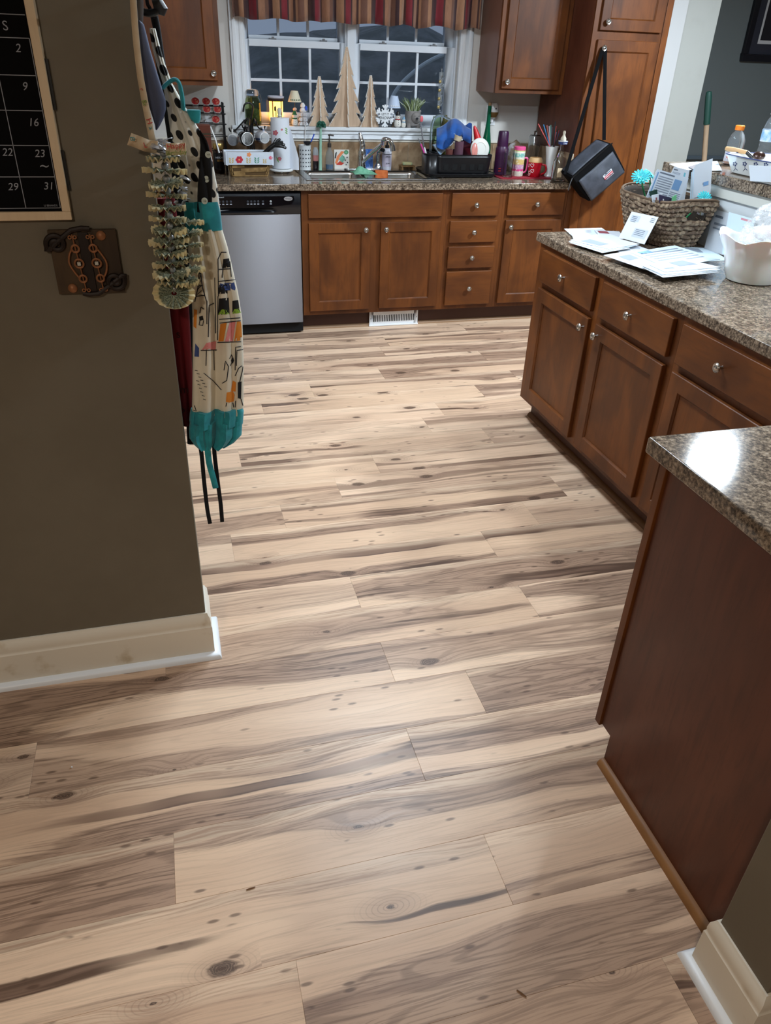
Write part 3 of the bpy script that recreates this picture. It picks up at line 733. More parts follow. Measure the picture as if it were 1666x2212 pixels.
# ================================================================== sink and tap
sk = thing('kitchen_sink', 'double-bowl stainless steel sink set in the worktop', 'sink', (1.55, .35, CT))
rim = MB()
X0, X1, Y0, Y1 = 1.125, 1.985, .100, .600
Bs = ((1.170, 1.530, .150, .500), (1.570, 1.940, .150, .500))
zt = CT+.006
rim.box((X0, Y0, CT+.0005), (X1, Bs[0][2], zt)); rim.box((X0, Bs[0][3], CT+.0005), (X1, Y1, zt))
rim.box((X0, Bs[0][2], CT+.0005), (Bs[0][0], Bs[0][3], zt)); rim.box((Bs[0][1], Bs[0][2], CT-.02), (Bs[1][0], Bs[0][3], zt)); rim.box((Bs[1][1], Bs[0][2], CT+.0005), (X1, Bs[0][3], zt))
rim.build('rim', SINKM, sk, bevel=.002)
for (a0, a1, b0, b1) in Bs:
    bw = MB(); rings = []
    for (ins, z) in ((0, zt-.001), (.004, CT-.02), (.010, CT-.12), (.03, CT-.165), (.07, CT-.172)):
        rings.append([(p[0], p[1], z) for p in rrect(a0+ins, b0+ins, a1-ins, b1-ins, .055, 5)])
    n = len(rings[0]); vs = [p for q in rings for p in q]; fs = [(i*n+k, i*n+(k+1) % n, (i+1)*n+(k+1) % n, (i+1)*n+k) for i in range(4) for k in range(n)]
    fs.append(tuple(range(4*n, 5*n))); bw.add(vs, fs)
    bo = bw.build('basin', SINKM, sk, recalc=False); md = bo.modifiers.new('t', 'SOLIDIFY'); md.thickness = .0015; md.offset = -1
    cx, cy = (a0+a1)/2, (b0+b1)/2
    MB().lathe([(.045, CT-.1715), (.045, CT-.168), (.035, CT-.169), (.001, CT-.172)], 20, (cx, cy, 0)).build('drain', CHROME, bo)
fy = .548
tp = thing('kitchen_faucet', 'chrome single-lever kitchen tap with long curved spout', 'faucet', (1.575, fy, zt))
MB().prism(rrect(1.455, fy-.028, 1.715, fy+.028, .027, 6), .010, 'xy', zt).build('deck_plate', CHROME, tp, bevel=.003)
bx = 1.578
MB().lathe([(.027, zt+.01), (.026, zt+.03), (.023, zt+.05), (.024, zt+.085), (.0255, zt+.11), (.022, zt+.125), (.020, zt+.128)], 20, (bx, fy, 0)).build('body', CHROME, tp)
MB().tube(smooth_path([(bx, fy, zt+.127), (bx, fy-.002, zt+.15), (bx-.006, fy, zt+.178), (bx-.012, fy+.008, zt+.205), (bx-.016, fy+.012, zt+.222)], 5), [.021]*6+[.019]*5+[.015]*5+[.011]*4+[.013], 14).build('lever', CHROME, tp)
p0 = Vector((bx, fy-.01, zt+.045)); tip = aty(848, 318, .36)
sp = smooth_path([p0, p0+Vector((.05, -.035, .058)), p0+Vector((.11, -.085, .118)), Vector((tip.x-.055, .38, zt+.200)), Vector((tip.x-.018, .365, zt+.195)), Vector((tip.x, .36, zt+.165))], 6)
MB().tube(sp, .0135, 14).build('spout', CHROME, tp)
MB().cyl(sp[-2], (tip.x+.004, .357, zt+.135), .0165, .0175, 16).build('aerator', CHROME, tp)
spr = thing('sink_sprayer', 'chrome hand sprayer standing in the sink deck', 'sprayer', (1.690, fy, zt))
q = aty(806, 320, fy)
MB().lathe([(.024, zt+.0101), (.022, zt+.022), (.016, zt+.03), (.014, zt+.04)], 16, (1.690, fy, 0)).build('socket', CHROME, spr)
MB().tube(smooth_path([(1.690, fy, zt+.038), (1.688, fy, zt+.07), (1.692, fy-.005, zt+.105), (1.705, fy-.02, zt+.130)], 5), [.010]*5+[.012]*5+[.015]*6, 12).build('handle', CHROME, spr)
MB().cyl((1.700, fy-.014, zt+.128), (1.716, fy-.04, zt+.122), .014, .012, 12).build('spray_head', mat('dark nozzle', (40, 42, 46), .3, .5), spr)
# ================================================================== left wall: calendar, plaque
WF = -2.993
def wp(px, py, d=0.0): return aty(px, py, WF-d)
cl = thing('wall_calendar', 'black chalkboard calendar in a pale wood frame, cut by the hall wall edge', 'calendar', (-.20, WF, 1.27))
cx1, cz0, cx0, cz1 = .088, 1.273, -.46, 1.735
fw = .017
fr = MB()
fr.box((cx0, WF-.018, cz0), (cx1, WF-.001, cz0+fw)); fr.box((cx0, WF-.018, cz1-fw), (cx1, WF-.001, cz1))
fr.box((cx0, WF-.0181, cz0+fw), (cx0+fw, WF-.001, cz1-fw)); fr.box((cx1-fw, WF-.0181, cz0+fw), (cx1, WF-.001, cz1-fw))
fr.build('frame', PALEWOOD, cl, bevel=.0015)
MB().box((cx0+fw, WF-.009, cz0+fw), (cx1-fw, WF-.002, cz1-fw)).build('board', mat('chalkboard', (8, 8, 10), .9, spec=.15), cl)
CHALK = mat('chalk print', (150, 155, 165), .8)
def ln_(a, b, w_=.0007):
    if a[0] == b[0]: MB().box((a[0]-w_, WF-.0096, a[1]), (a[0]+w_, WF-.009, b[1])).build('grid_line', CHALK, cl)
    else: MB().box((a[0], WF-.0096, a[1]-w_), (b[0], WF-.009, a[1]+w_)).build('grid_line', CHALK, cl)
bx0, bx1 = cx0+fw+.004, .068
for z in (1.296, 1.356, 1.414, 1.476, 1.536, 1.597, 1.634): ln_((bx0, z), (bx1, z))
for i in range(8):
    x = .068-.067*i
    if x > bx0: ln_((x, 1.296), (x, 1.597))
def chalk(txt, x, z, size=.020, sh=.25): text_mesh('chalk_writing', txt, size, CHALK, YM(x, WF-.0093, z), cl, .0002, shear=sh)
for txt, x, z in (('2', .044, 1.580), ('9', .043, 1.517), ('16', .046, 1.455), ('23', .047, 1.399), ('31', .052, 1.338), ('22', -.013, 1.401), ('29', -.016, 1.337)): chalk(txt, x, z)
chalk('S', .030, 1.615, .022, 0)
chalk('~', .050, 1.377, .03)
text_mesh('maker_print', 'U BRANDS', .0055, CHALK, YM(.050, WF-.0093, 1.3005), cl, .0002)
for (za, zb) in ((1.478, 1.565), (1.330, 1.405)):
    MB().box((cx1-.003, WF-.008, za), (cx1+.006, WF-.0005, zb)).build('mount_strip', BLACK, cl)

pq = thing('wall_plaque', 'small rustic wooden plaque with iron scrolls and copper pendants on the hall wall', 'plaque', (.10, WF, 1.115))
px0, px1, pz0, pz1 = .033, .172, 1.116, 1.252
MB().box((px0, WF-.012, pz0), (px1, WF-.0005, pz1)).build('board', mat('old board', (74, 56, 34), .7, col2=(48, 34, 20), nscale=20, stretch=(1, 1, .2)), pq, bevel=.002)
IRON = mat('dark iron', (34, 24, 19), .55, .3); COPPER = mat('aged copper', (150, 100, 66), .5, .35)
def spiral(c, r0, r1, a0, turns, n=34): return [(c[0]+(r0+(r1-r0)*i/n)*math.cos(a0+turns*2*PI*i/n), WF-.016, c[1]+(r0+(r1-r0)*i/n)*math.sin(a0+turns*2*PI*i/n)) for i in range(n+1)]
def uv(u, v): return (px0+(px1-px0)*u, pz1-(pz1-pz0)*v)
c = uv(.10, .20); s = spiral(c, .004, .021, 0, 1.6); tail = [(uv(.35, .02)[0], WF-.016, uv(.35, .02)[1]+.003), (uv(.62, -.02)[0], WF-.016, uv(.6, -.02)[1])]
MB().tube(smooth_path(s+tail, 2), .0055, 8).build('scroll', IRON, pq)
c = uv(.88, .80); s = spiral(c, .004, .021, PI, 1.6); tail = [(uv(.60, .97)[0], WF-.016, uv(.6, .97)[1]-.003), (uv(.36, .98)[0], WF-.016, uv(.36, .98)[1])]
MB().tube(smooth_path(s+tail, 2), .0055, 8).build('scroll', IRON, pq)
MB().box((uv(.43, 0)[0], WF-.016, uv(0, .96)[1]), (uv(.58, 0)[0], WF-.011, uv(0, .04)[1])).build('strap', IRON, pq, bevel=.001)
for (u, v) in ((.77, .09), (.22, .90)):
    k = MB(); k.xf = Matrix.Translation((uv(u, v)[0], WF-.012, uv(u, v)[1])) @ Matrix.Rotation(PI/2, 4, 'X'); k.lathe([(.010, 0), (.0098, .003), (.006, .007), (.0005, .008)], 16); k.build('button', COPPER, pq)
for sgn, u in ((-1, .38), (1, .64)):
    cx = uv(u, 0)[0]; zz = [uv(0, v)[1] for v in (.10, .27, .50, .74, .93)]; dy = WF-.019
    cxs = [cx-.004+.010*k/4 for k in range(5)]
    pend = thing('tmp', 'x', 'x'); bpy.data.objects.remove(pend)
    stem = MB().tube([(cxs[0], dy, zz[0]+.006), (cxs[4], dy, zz[4])], .0014, 6)
    po = stem.build('pendant', COPPER, pq)
    for k, rr in ((1, .0075), (2, .009), (3, .0075)):
        MB().tube([(cxs[k]+rr*math.cos(a), dy-.002, zz[k]+rr*math.sin(a)) for a in [2*PI*q/18 for q in range(18)]], .0022, 6, closed=True).build('ring', COPPER, po)
        if k == 2: MB().box((cxs[k]-.0035, dy-.006, zz[k]-.0035), (cxs[k]+.0035, dy, zz[k]+.0035)).build('stud', mat('stud pearl', (190, 190, 180), .3), po)
    for k in (0, 4):
        for e in (-1, 1):
            MB().tube([(cxs[k]+e*.005+.0032*math.cos(a), dy, zz[k]+.0032*math.sin(a)) for a in [2*PI*q/10 for q in range(10)]], .0014, 5, closed=True).build('ring', COPPER, po)
    b0 = (cxs[1]+sgn*.006, dy, zz[1]); b1 = (cxs[3]+sgn*.006, dy, zz[3]); bm_ = ((cxs[2]+sgn*.020), dy, zz[2])
    MB().tube(smooth_path([b0, (b0[0]+sgn*.008, dy, (b0[2]+bm_[2])/2+.004), bm_, (b1[0]+sgn*.008, dy, (b1[2]+bm_[2])/2-.004), b1], 5), .0022, 6).build('bow', COPPER, po)

# ================================================================== things hung at the end of the wall
def loft(rows, yf, depth, n=40, folds=(), lean=0.0):
    """closed hanging cloth: rows of (image row, left, right) seen in the plane y = yf; folds: (pos, width, amount) valleys on the front"""
    rings = []
    for (py, l, r_) in rows:
        a = aty(l, py, yf); b = aty(r_, py, yf); z = (a.z+b.z)/2; ring = []
        for k in range(n):
            t = 2*PI*k/n; u = .5-.5*math.cos(t); s = math.sin(t)
            dd = depth*(abs(s)**.7)*(1 if s > 0 else -1)*.5
            y = yf+depth*.5-dd
            x = a.x+(b.x-a.x)*u
            if s > 0:
                for (p, w_, am) in folds: y += am*math.exp(-((u-p)/w_)**2)
            y += lean*(rows[0][0]-py)
            ring.append((x, y, z))
        rings.append(ring)
    # refine between rows
    out = []
    for i in range(len(rings)-1):
        m = 4
        for q in range(m):
            t = q/m; t2 = t
            out.append([tuple(rings[i][k][c]*(1-t2)+rings[i+1][k][c]*t2 for c in range(3)) for k in range(n)])
    out.append(rings[-1])
    mb = MB(); vs = [p for r_ in out for p in r_]; fs = [(i*n+k, i*n+(k+1) % n, (i+1)*n+(k+1) % n, (i+1)*n+k) for i in range(len(out)-1) for k in range(n)]
    fs += [tuple(range(n)), tuple(range((len(out)-1)*n, len(out)*n))]
    mb.add(vs, fs); return mb
def bvh_of(mb): return BVHTree.FromPolygons(mb.v, mb.f)
def onto(bv, px, py, eps=.0012, fb=None):
    d = ray(px, py).normalized(); h = bv.ray_cast(CAM, d)
    if h[0] is None: return fb
    return h[0]-d*eps
def decal(bv, poly, name, m, parent, eps=.0012):
    """a printed patch lying on a cloth"""
    n0 = len(poly); cx = sum(q[0] for q in poly)/n0; cy = sum(q[1] for q in poly)/n0
    big = max(math.hypot(q[0]-cx, q[1]-cy) for q in poly); k = 3 if big > 6 else 1; m_ = 3 if big > 6 else 1
    edge = []
    for i in range(n0):
        a, b = poly[i], poly[(i+1) % n0]
        for j in range(k): edge.append((a[0]+(b[0]-a[0])*j/k, a[1]+(b[1]-a[1])*j/k))
    n = len(edge); c2 = onto(bv, cx, cy, eps)
    if c2 is None: return None
    vs = [c2]; fs = []
    for r_ in range(1, m_+1):
        for q in edge:
            p = onto(bv, cx+(q[0]-cx)*r_/m_, cy+(q[1]-cy)*r_/m_, eps)
            vs.append(p if p is not None else vs[-1])
    for i in range(n): fs.append((0, 1+i, 1+(i+1) % n))
    for r_ in range(m_-1):
        for i in range(n): fs.append((1+r_*n+i, 1+(r_+1)*n+i, 1+(r_+1)*n+(i+1) % n, 1+r_*n+(i+1) % n))
    return MB().add(vs, fs).build(name, m, parent, recalc=False)
def decal_line(bv, pts, wpx, name, m, parent, eps=.0014):
    L = []
    P = [Vector((p[0], p[1], 0)) for p in pts]; Q = []
    for i in range(len(P)-1):
        k = max(1, int((P[i+1]-P[i]).length/5))
        for j in range(k): Q.append(P[i].lerp(P[i+1], j/k))
    Q.append(P[-1])
    W_ = [onto(bv, q.x, q.y, eps) for q in Q]; W_ = [q for q in W_ if q is not None]
    if len(W_) < 2: return None
    return MB().tube(W_, wpx*.0009, 4).build(name, m, parent)

hk = thing('wall_hook', 'black wall hook at the top of the wall end, carrying the aprons', 'hook', (.264, -2.93, 1.63))
MB().box((.2642, -2.96, 1.60), (.271, -2.90, 1.75)).build('plate', BLACK, hk, bevel=.002)
hx = aty(340, 18, -2.94)
MB().tube(smooth_path([(.270, -2.93, 1.655), (.29, -2.935, 1.648), (hx.x, -2.94, hx.z-.004), (hx.x+.008, -2.94, hx.z+.012)], 5), [.007]*16, 10).build('arm', BLACK, hk)
MB().tube([aty(330, 10, -2.94), aty(343, 8, -2.94), aty(350, 20, -2.94), aty(349, 33, -2.94)], [.008, .013, .012, .006], 10).build('knob', mat('worn black', (40, 40, 42), .5), hk)

MB().tube(smooth_path([(.268, -2.955, 1.690), (.284, -2.985, 1.692), (.282, -3.018, 1.680), (.278, -3.040, 1.680), (.276, -3.052, 1.694)], 5), .0055, 10).build('arm', BLACK, hk)
# --- black apron behind
ba = thing('black_apron', 'plain black apron hanging behind the polka dot apron', 'apron', (.31, -2.90, .7))
mb = loft([(24, 322, 340), (60, 330, 347), (110, 333, 354), (160, 340, 362), (185, 345, 366), (300, 362, 392), (500, 385, 420), (700, 392, 440), (960, 405, 440)], -2.896, .022)
mb.build('body', mat('black cotton', (14, 14, 18), .9), ba)
for a in ([(431, 955), (436, 985), (441, 1040), (448, 1100), (454, 1131)], [(462, 955), (464, 985), (471, 1045), (477, 1090), (480, 1127)]):
    MB().tube(smooth_path([aty(p[0], p[1], -2.905) for p in a], 5), .0065, 6, flat=.25).build('tie', mat('black cotton'), ba)
MB().tube(smooth_path([aty(317, -30, -2.93), aty(318, 5, -2.93), aty(324, 18, -2.93), aty(333, 40, -2.93)], 5), .004, 6).build('neck_loop', mat('black cotton'), ba)
# --- red apron
ra = thing('red_apron', 'dark red apron hanging closest to the wall edge', 'apron', (.28, -2.90, .74))
mb = loft([(430, 340, 378), (600, 352, 400), (655, 360, 408), (720, 369, 412), (800, 378, 416), (870, 386, 420), (905, 392, 420), (922, 397, 418)], -2.919, .020, folds=((.55, .12, .008),))
bv = bvh_of(mb); mb.build('body', mat('red cotton', (118, 16, 26), .85, col2=(92, 10, 20), nscale=10, stretch=(3, 3, .3)), ra)
for txt, px, py in (('s', 385, 722), ('m', 398, 842), ('o', 393, 885)):
    p = onto(bv, px, py, .003)
    if p: text_mesh('apron_print', txt, .030, mat('print dark red', (52, 8, 14), .8), frame_mtx(p, (1, 0, 0), (0, 0, 1)), ra)
# --- polka dot apron
def dots_mat(name, bgc, dc, size, r):
    m = bpy.data.materials.new(name); m.use_nodes = True; t = NT(m); p = t.n['Principled BSDF']
    sep = t.node('ShaderNodeSeparateXYZ'); t.put(sep.inputs[0], t.coord())
    cx = t.node('ShaderNodeCombineXYZ'); t.put(cx.inputs[0], t.math('ADD', t.math('MULTIPLY', sep.outputs[0], 1.15/size), t.math('MULTIPLY', sep.outputs[2], .35/size))); t.put(cx.inputs[1], t.math('MULTIPLY', sep.outputs[2], .85/size)); t.put(cx.inputs[2], 0.0)
    d = t.vor(cx.outputs[0], 1.0, rand=.35)
    t.put(p.inputs['Base Color'], t.mix(t.range(d, r, r-.04), lin(bgc), lin(dc))); p.inputs['Roughness'].default_value = .85
    return m
pa = thing('polka_dot_apron', 'white apron with black polka dot bib and a printed street scene skirt', 'apron', (.36, -2.95, .68))
YA = -2.975
bib = loft([(61, 322, 336), (100, 328, 346), (136, 338, 356), (181, 352, 373), (240, 362, 406), (283, 368, 433), (339, 381, 458), (407, 393, 471), (474, 402, 479)], YA, .034, folds=((.40, .07, .016), (.72, .05, .006)))
bvb = bvh_of(bib); bibo = bib.build('bib', dots_mat('polka cotton', (228, 226, 216), (18, 18, 20), .0245, .36), pa)
pl = [(430, 280), (447, 298), (457, 345), (459, 400), (456, 464), (426, 458), (428, 400), (433, 345), (433, 300)]
# placket as a raised strip following the bib
def strip(bv, L, R_, name, m, parent, eps=.003, n=8, th=.002):
    mb = MB(); vs = []
    for (a, b) in zip(L, R_):
        for k in range(n+1):
            q = onto(bv, a[0]+(b[0]-a[0])*k/n, a[1]+(b[1]-a[1])*k/n, eps)
            if q is None: q = aty(a[0]+(b[0]-a[0])*k/n, a[1]+(b[1]-a[1])*k/n, YA)
            vs.append(q)
    fs = [(i*(n+1)+k, i*(n+1)+k+1, (i+1)*(n+1)+k+1, (i+1)*(n+1)+k) for i in range(len(L)-1) for k in range(n)]
    mb.add(vs, fs); o = mb.build(name, m, parent, recalc=False); md = o.modifiers.new('t', 'SOLIDIFY'); md.thickness = th; md.offset = 0; return o
def lerp_path(P, n):
    P = [Vector((p[0], p[1], 0)) for p in P]; out = []
    seg = [(P[i+1]-P[i]).length for i in range(len(P)-1)]; T = sum(seg)
    for k in range(n+1):
        d = T*k/n; i = 0
        while i < len(seg)-1 and d > seg[i]: d -= seg[i]; i += 1
        q = P[i].lerp(P[i+1], min(1, d/seg[i])); out.append((q.x, q.y))
    return out
strip(bvb, lerp_path([(429, 279), (433, 310), (432, 345), (428, 400), (426, 458)], 16), lerp_path([(434, 283), (448, 305), (457, 345), (459, 400), (456, 464)], 16), 'placket', mat('black cotton'), pa)
for (px, py) in ((450, 334), (446, 387), (442, 434)):
    p = onto(bvb, px, py, .006); k = MB(); k.xf = Matrix.Translation(p) @ Matrix.Rotation(PI/2, 4, 'X'); k.lathe([(.0068, -.001), (.0068, .001), (.005, .0018), (.0048, .001), (.0005, .001)], 16)
    bo = k.build('button', mat('button ivory', (205, 214, 205), .4), pa)
    for e in (-1, 1): MB().box(tuple(p+Vector((-.0006+e*.0015, -.0032, -.0006))), tuple(p+Vector((.0006+e*.0015, -.001, .0006)))).build('hole', INK, bo)
wb_ = loft([(438, 395, 473), (452, 396.5, 476), (470, 399, 479), (488, 401, 481), (500, 403, 482)], YA-.004, .042, folds=((.40, .07, .016),))
wb_.build('waistband', TEAL, pa)
SK = [(497, 402, 481), (540, 407, 494), (578, 411, 503), (640, 415, 517), (697, 417, 526), (793, 417, 529), (860, 416, 529), (905, 415, 529)]
sk_ = loft(SK, YA-.006, .058, n=56, folds=((.46, .09, .026), (.15, .06, .008), (.78, .05, .010)))
bvs = bvh_of(sk_); sko = sk_.build('skirt', mat('cream cotton', (230, 224, 206), .85, col2=(218, 210, 190), nscale=6), pa)
hm1 = loft([(893, 413, 528), (902, 411, 530), (915, 410, 529), (928, 412, 528)], YA-.012, .070, n=72, folds=((.46, .07, .03), (.1, .03, .008), (.25, .03, -.006), (.35, .02, .008), (.62, .03, .008), (.72, .02, -.006), (.85, .03, .008)))
hm1.build('upper_ruffle', TEAL, pa)
hm2 = loft([(918, 411, 527), (935, 409, 526), (952, 410, 525), (966, 420, 510), (974, 428, 492)], YA-.010, .064, n=72, folds=((.5, .06, .028), (.12, .03, -.008), (.3, .03, .01), (.68, .03, -.008), (.82, .03, .01)))
hm2.build('lower_ruffle', TEAL, pa)
MB().tube(smooth_path([aty(448, 965, YA), aty(452, 1000, YA), aty(460, 1030, YA), aty(466, 1054, YA)], 5), .008, 8, flat=.35).build('tie', TEAL, pa)
MB().tube(smooth_path([aty(352, 190, YA-.01), aty(362, 180, YA-.012), aty(376, 172, YA-.012), (aty(386, 178, YA-.012)), aty(392, 200, YA-.008), aty(395, 222, YA-.004), aty(396, 236, YA)], 5), .0085, 8, flat=.5).build('neck_tie', TEAL, pa)
b_ = loft([(238, 404, 434), (246, 406, 434), (258, 412, 434), (266, 420, 431)], YA-.006, .02); b_.build('strap_end', TEAL, pa)
# printed street scene
L_ = lambda pts, w_=1.2: decal_line(bvs, pts, w_, 'print_line', INK, pa)
ORG = mat('print orange', (222, 138, 50), .85); PNK = mat('print pink', (226, 140, 140), .85); NAV = mat('print blue', (62, 82, 140), .85); GRN = mat('print green', (140, 180, 60), .85); BLK = mat('print black', (24, 24, 26), .85)
D_ = lambda poly, m, nm='print_patch': decal(bvs, poly, nm, m, pa)
for poly in ([(471, 635), (474, 615), (490, 614), (492, 634)], [(471, 680), (473, 645), (494, 643), (496, 678)], [(502, 675), (502, 650), (515, 648), (518, 674)]): D_(poly, BLK)
L_([(472, 640), (471, 560), (478, 545), (500, 545), (506, 556)]); L_([(480, 600), (482, 570), (497, 565), (500, 598)]); L_([(473, 582), (504, 580)]); L_([(472, 608), (508, 604)])
D_([(473, 622), (476, 612), (506, 610), (509, 622), (508, 627), (474, 627)], NAV)
D_([(481, 579), (482, 560), (495, 558), (497, 577)], BLK)
D_([(472, 676), (480, 668), (492, 668), (496, 679), (472, 680)], GRN); D_([(502, 678), (506, 668), (516, 666), (521, 676)], GRN)
L_([(474, 690), (524, 686)]); L_([(475, 698), (525, 692)])
D_([(472, 738), (476, 700), (490, 697), (483, 737)], ORG); D_([(486, 738), (496, 697), (509, 695), (503, 737)], PNK); D_([(506, 737), (512, 695), (524, 694), (526, 735)], ORG)
L_([(470, 740), (526, 738)]); L_([(508, 800), (509, 750), (526, 748)]); L_([(511, 790), (512, 757), (525, 755)])
D_([(436, 756), (446, 741), (467, 737), (466, 755)], PNK); L_([(434, 757), (468, 756)]); L_([(446, 756), (445, 790)]); L_([(462, 756), (463, 800)])
D_([(420, 770), (422, 742), (430, 752), (430, 771)], NAV); D_([(418, 705), (419, 668), (426, 670), (424, 710)], ORG)
# tower
L_([(431, 575), (428, 620), (421, 652)]); L_([(432, 575), (437, 620), (446, 650)]); L_([(424, 640), (443, 638)]); L_([(427, 618), (438, 617)])
for k in range(5): L_([(426+k*1.5, 636-k*11), (436-k, 628-k*11)], .8)
L_([(447, 700), (447, 650)]); L_([(450, 728), (452, 660), (462, 655)]); L_([(466, 720), (464, 600)]); L_([(470, 735), (471, 640)])
D_([(431, 693), (430, 684), (438, 682), (440, 691)], BLK); L_([(432, 693), (430, 702), (438, 703), (440, 692)]); L_([(432, 676), (434, 664), (441, 668)])
for k in range(6): L_([(421+k*4, 800+k*7), (427+k*4, 801+k*7)], .9); L_([(424+k*3, 822+k*8), (430+k*3, 824+k*8)], .9)
L_([(440, 806), (460, 822), (478, 842)]); L_([(420, 876), (424, 888), (418, 886)])
# figures
D_([(488, 868), (490, 848), (503, 845), (507, 853), (505, 867), (496, 870)], ORG); D_([(499, 845), (503, 822), (510, 826), (509, 846)], ORG)
D_([(514, 860), (514, 826), (522, 824), (521, 862)], BLK); L_([(508, 812), (516, 795), (523, 790)]); L_([(518, 826), (524, 800), (525, 792)]); L_([(490, 870), (488, 878)]); L_([(503, 870), (505, 880)]); L_([(509, 866), (508, 880)]); L_([(521, 862), (525, 876)])
L_([(484, 800), (487, 780), (494, 792), (490, 822), (480, 828)]); L_([(496, 775), (500, 766), (504, 775), (498, 790)]); D_([(499, 780), (502, 772), (506, 778), (503, 786)], BLK)

# --- oven mitt
om = thing('oven_mitt', 'blue grey oven mitt hanging by a grey loop at the wall edge', 'oven mitt', (.29, -3.0, 1.44))
YM_ = -3.026
mt = loft([(44, 296, 303), (52, 290, 311), (75, 289, 317), (108, 294, 325), (158, 304, 340), (190, 311, 350), (215, 317, 358), (237, 324, 359), (256, 330, 354), (272, 335, 346), (281, 336, 340)], YM_, .03, folds=((.35, .16, .006),))
mt.build('body', mat('mitt fabric', (84, 92, 118), .8, col2=(70, 78, 104), nscale=6, stretch=(1, 1, .4), bump=.2, bscale=400), om)
MB().tube(smooth_path([aty(300, 52, YM_+.012), aty(293, 25, YM_+.012), aty(287, 0, YM_+.012), aty(296, -14, YM_+.012), aty(303, 4, YM_+.012), aty(302, 50, YM_+.012)], 5), .006, 8, flat=.4).build('loop', mat('loop grey', (104, 104, 108), .8), om)

# --- money lei with ribbons
ml = thing('money_lei', 'garland of pleated banknotes with silver beads and party ribbon hanging at the wall corner', 'garland', (.29, -3.045, 1.05))
YL = -3.045
def bill_mat():
    m = bpy.data.materials.new('banknote'); m.use_nodes = True; t = NT(m); p = t.n['Principled BSDF']; c = t.coord()
    ln = t.node('ShaderNodeVectorMath', operation='LENGTH'); t.put(ln.inputs[0], c); r_ = ln.outputs['Value']
    n = t.noise(c, 300, 3, .7)
    a = t.mix(t.range(n, .42, .6), lin((160, 166, 142)), lin((78, 88, 70)))
    t.put(p.inputs['Base Color'], t.mix(t.range(r_, .031, .036), a, lin((226, 214, 172)))); p.inputs['Roughness'].default_value = .8
    return m
BILL = bill_mat()
def rosette(R0=.047, r0=.006, n=16, amp=.0055):
    mb = MB(); vs = []; fs = []
    for i, r_ in enumerate((r0, R0*.6, R0)):
        for k in range(2*n):
            t = PI*k/n; z = (amp*(r_/R0))*(1 if k % 2 else -1); vs.append((r_*math.cos(t), r_*math.sin(t)*.72, z))
    for i in range(2):
        for k in range(2*n):
            l = (k+1) % (2*n); fs.append((i*2*n+k, i*2*n+l, (i+1)*2*n+l, (i+1)*2*n+k))
    return mb.add(vs, fs)
ro = rosette().build('bill_fan', BILL, None, angle=5); ro_me = ro.data; bpy.data.objects.remove(ro)
md_ = None
for v in ro_me.vertices: v.co = v.co
base = Vector(ml.location)
tiers = [(352, 343), (356, 369), (358, 397), (360, 422), (362, 449), (363, 473), (365, 497), (366, 520), (368, 545), (369, 568), (371, 590), (374, 610)]
for i, (px, py) in enumerate(tiers):
    p = aty(px, py, YL); o = bpy.data.objects.new('bill_fan', ro_me); COL.objects.link(o); o.parent = ml; o.location = p-base
    o.rotation_euler = (rnd.uniform(-.10, .12), rnd.uniform(-.14, .14), rnd.uniform(0, 6)); o.scale = (1, 1, 1)
    for k, dz in enumerate((.012, -.012)):
        MB().ball(tuple(p+Vector((.002, 0, dz-.002))), .0075, 6, 10).build('bead', mat('silver bead', (200, 204, 210), .15, .6), ml)
for (px, py) in ((404, 480), (406, 505), (408, 530), (409, 556), (408, 582), (402, 606)):
    p = aty(px, py, YL+.026); o = bpy.data.objects.new('bill_fan', ro_me); COL.objects.link(o); o.parent = ml; o.location = p-base; o.rotation_euler = (rnd.uniform(-.1, .1), rnd.uniform(-.1, .1), rnd.uniform(0, 6)); o.scale = (.8, .8, .8)
p = aty(376, 634, YL-.01); o = bpy.data.objects.new('bill_fan', ro_me); COL.objects.link(o); o.parent = ml; o.location = p-base; o.rotation_euler = (1.25, .1, .2)
MB().tube([aty(px, py, YL) for (px, py) in [(350, 300)]+tiers+[(376, 634)]], .0015, 5).build('string', mat('silver bead'), ml)
for i in range(14):
    a = rnd.uniform(0, 2*PI); c = aty(352+rnd.uniform(-22, 30), 312+rnd.uniform(-16, 22), YL+rnd.uniform(-.02, .02))
    MB().tube([tuple(c+Vector((.009*math.cos(q*.9+a), .009*math.sin(q*.9+a), -.002*q))) for q in range(9)], .0045, 5, flat=.25).build('curl', mat('silver curl', (205, 208, 214), .25, .5), ml)
for i in range(7):
    c = aty(392+rnd.uniform(-10, 12), 375+i*10, YL+.03); a = rnd.uniform(0, 6)
    MB().tube([tuple(c+Vector((.008*math.cos(q*.9+a), .008*math.sin(q*.9+a), -.002*q))) for q in range(8)], .0045, 5, flat=.25).build('curl', mat('silver curl'), ml)
RIB = mat('party ribbon', (222, 206, 178), .6, col2=(206, 186, 156), nscale=12)
def ribbon(pts, wz, name='ribbon', y=YL, ydev=0.0):
    mb = MB(); vs = []; P = [Vector((p[0], p[1], 0)) for p in pts]
    for i, p in enumerate(P):
        d = (P[min(i+1, len(P)-1)]-P[max(i-1, 0)]).normalized(); nx = Vector((-d.y, d.x, 0))*wz*.5
        yy = y+ydev*math.sin(i*1.3)
        vs += [aty(p.x+nx.x, p.y+nx.y, yy), aty(p.x-nx.x, p.y-nx.y, yy-.004)]
    mb.add(vs, [(2*i, 2*i+1, 2*i+3, 2*i+2) for i in range(len(P)-1)])
    o = mb.build(name, RIB, ml, recalc=False); m_ = o.modifiers.new('t', 'SOLIDIFY'); m_.thickness = .0008; return o
r1 = ribbon(lerp_path([(287, -14), (289, 20), (292, 60), (296, 105), (304, 170), (316, 235), (330, 305)], 16), 14, y=-3.036)
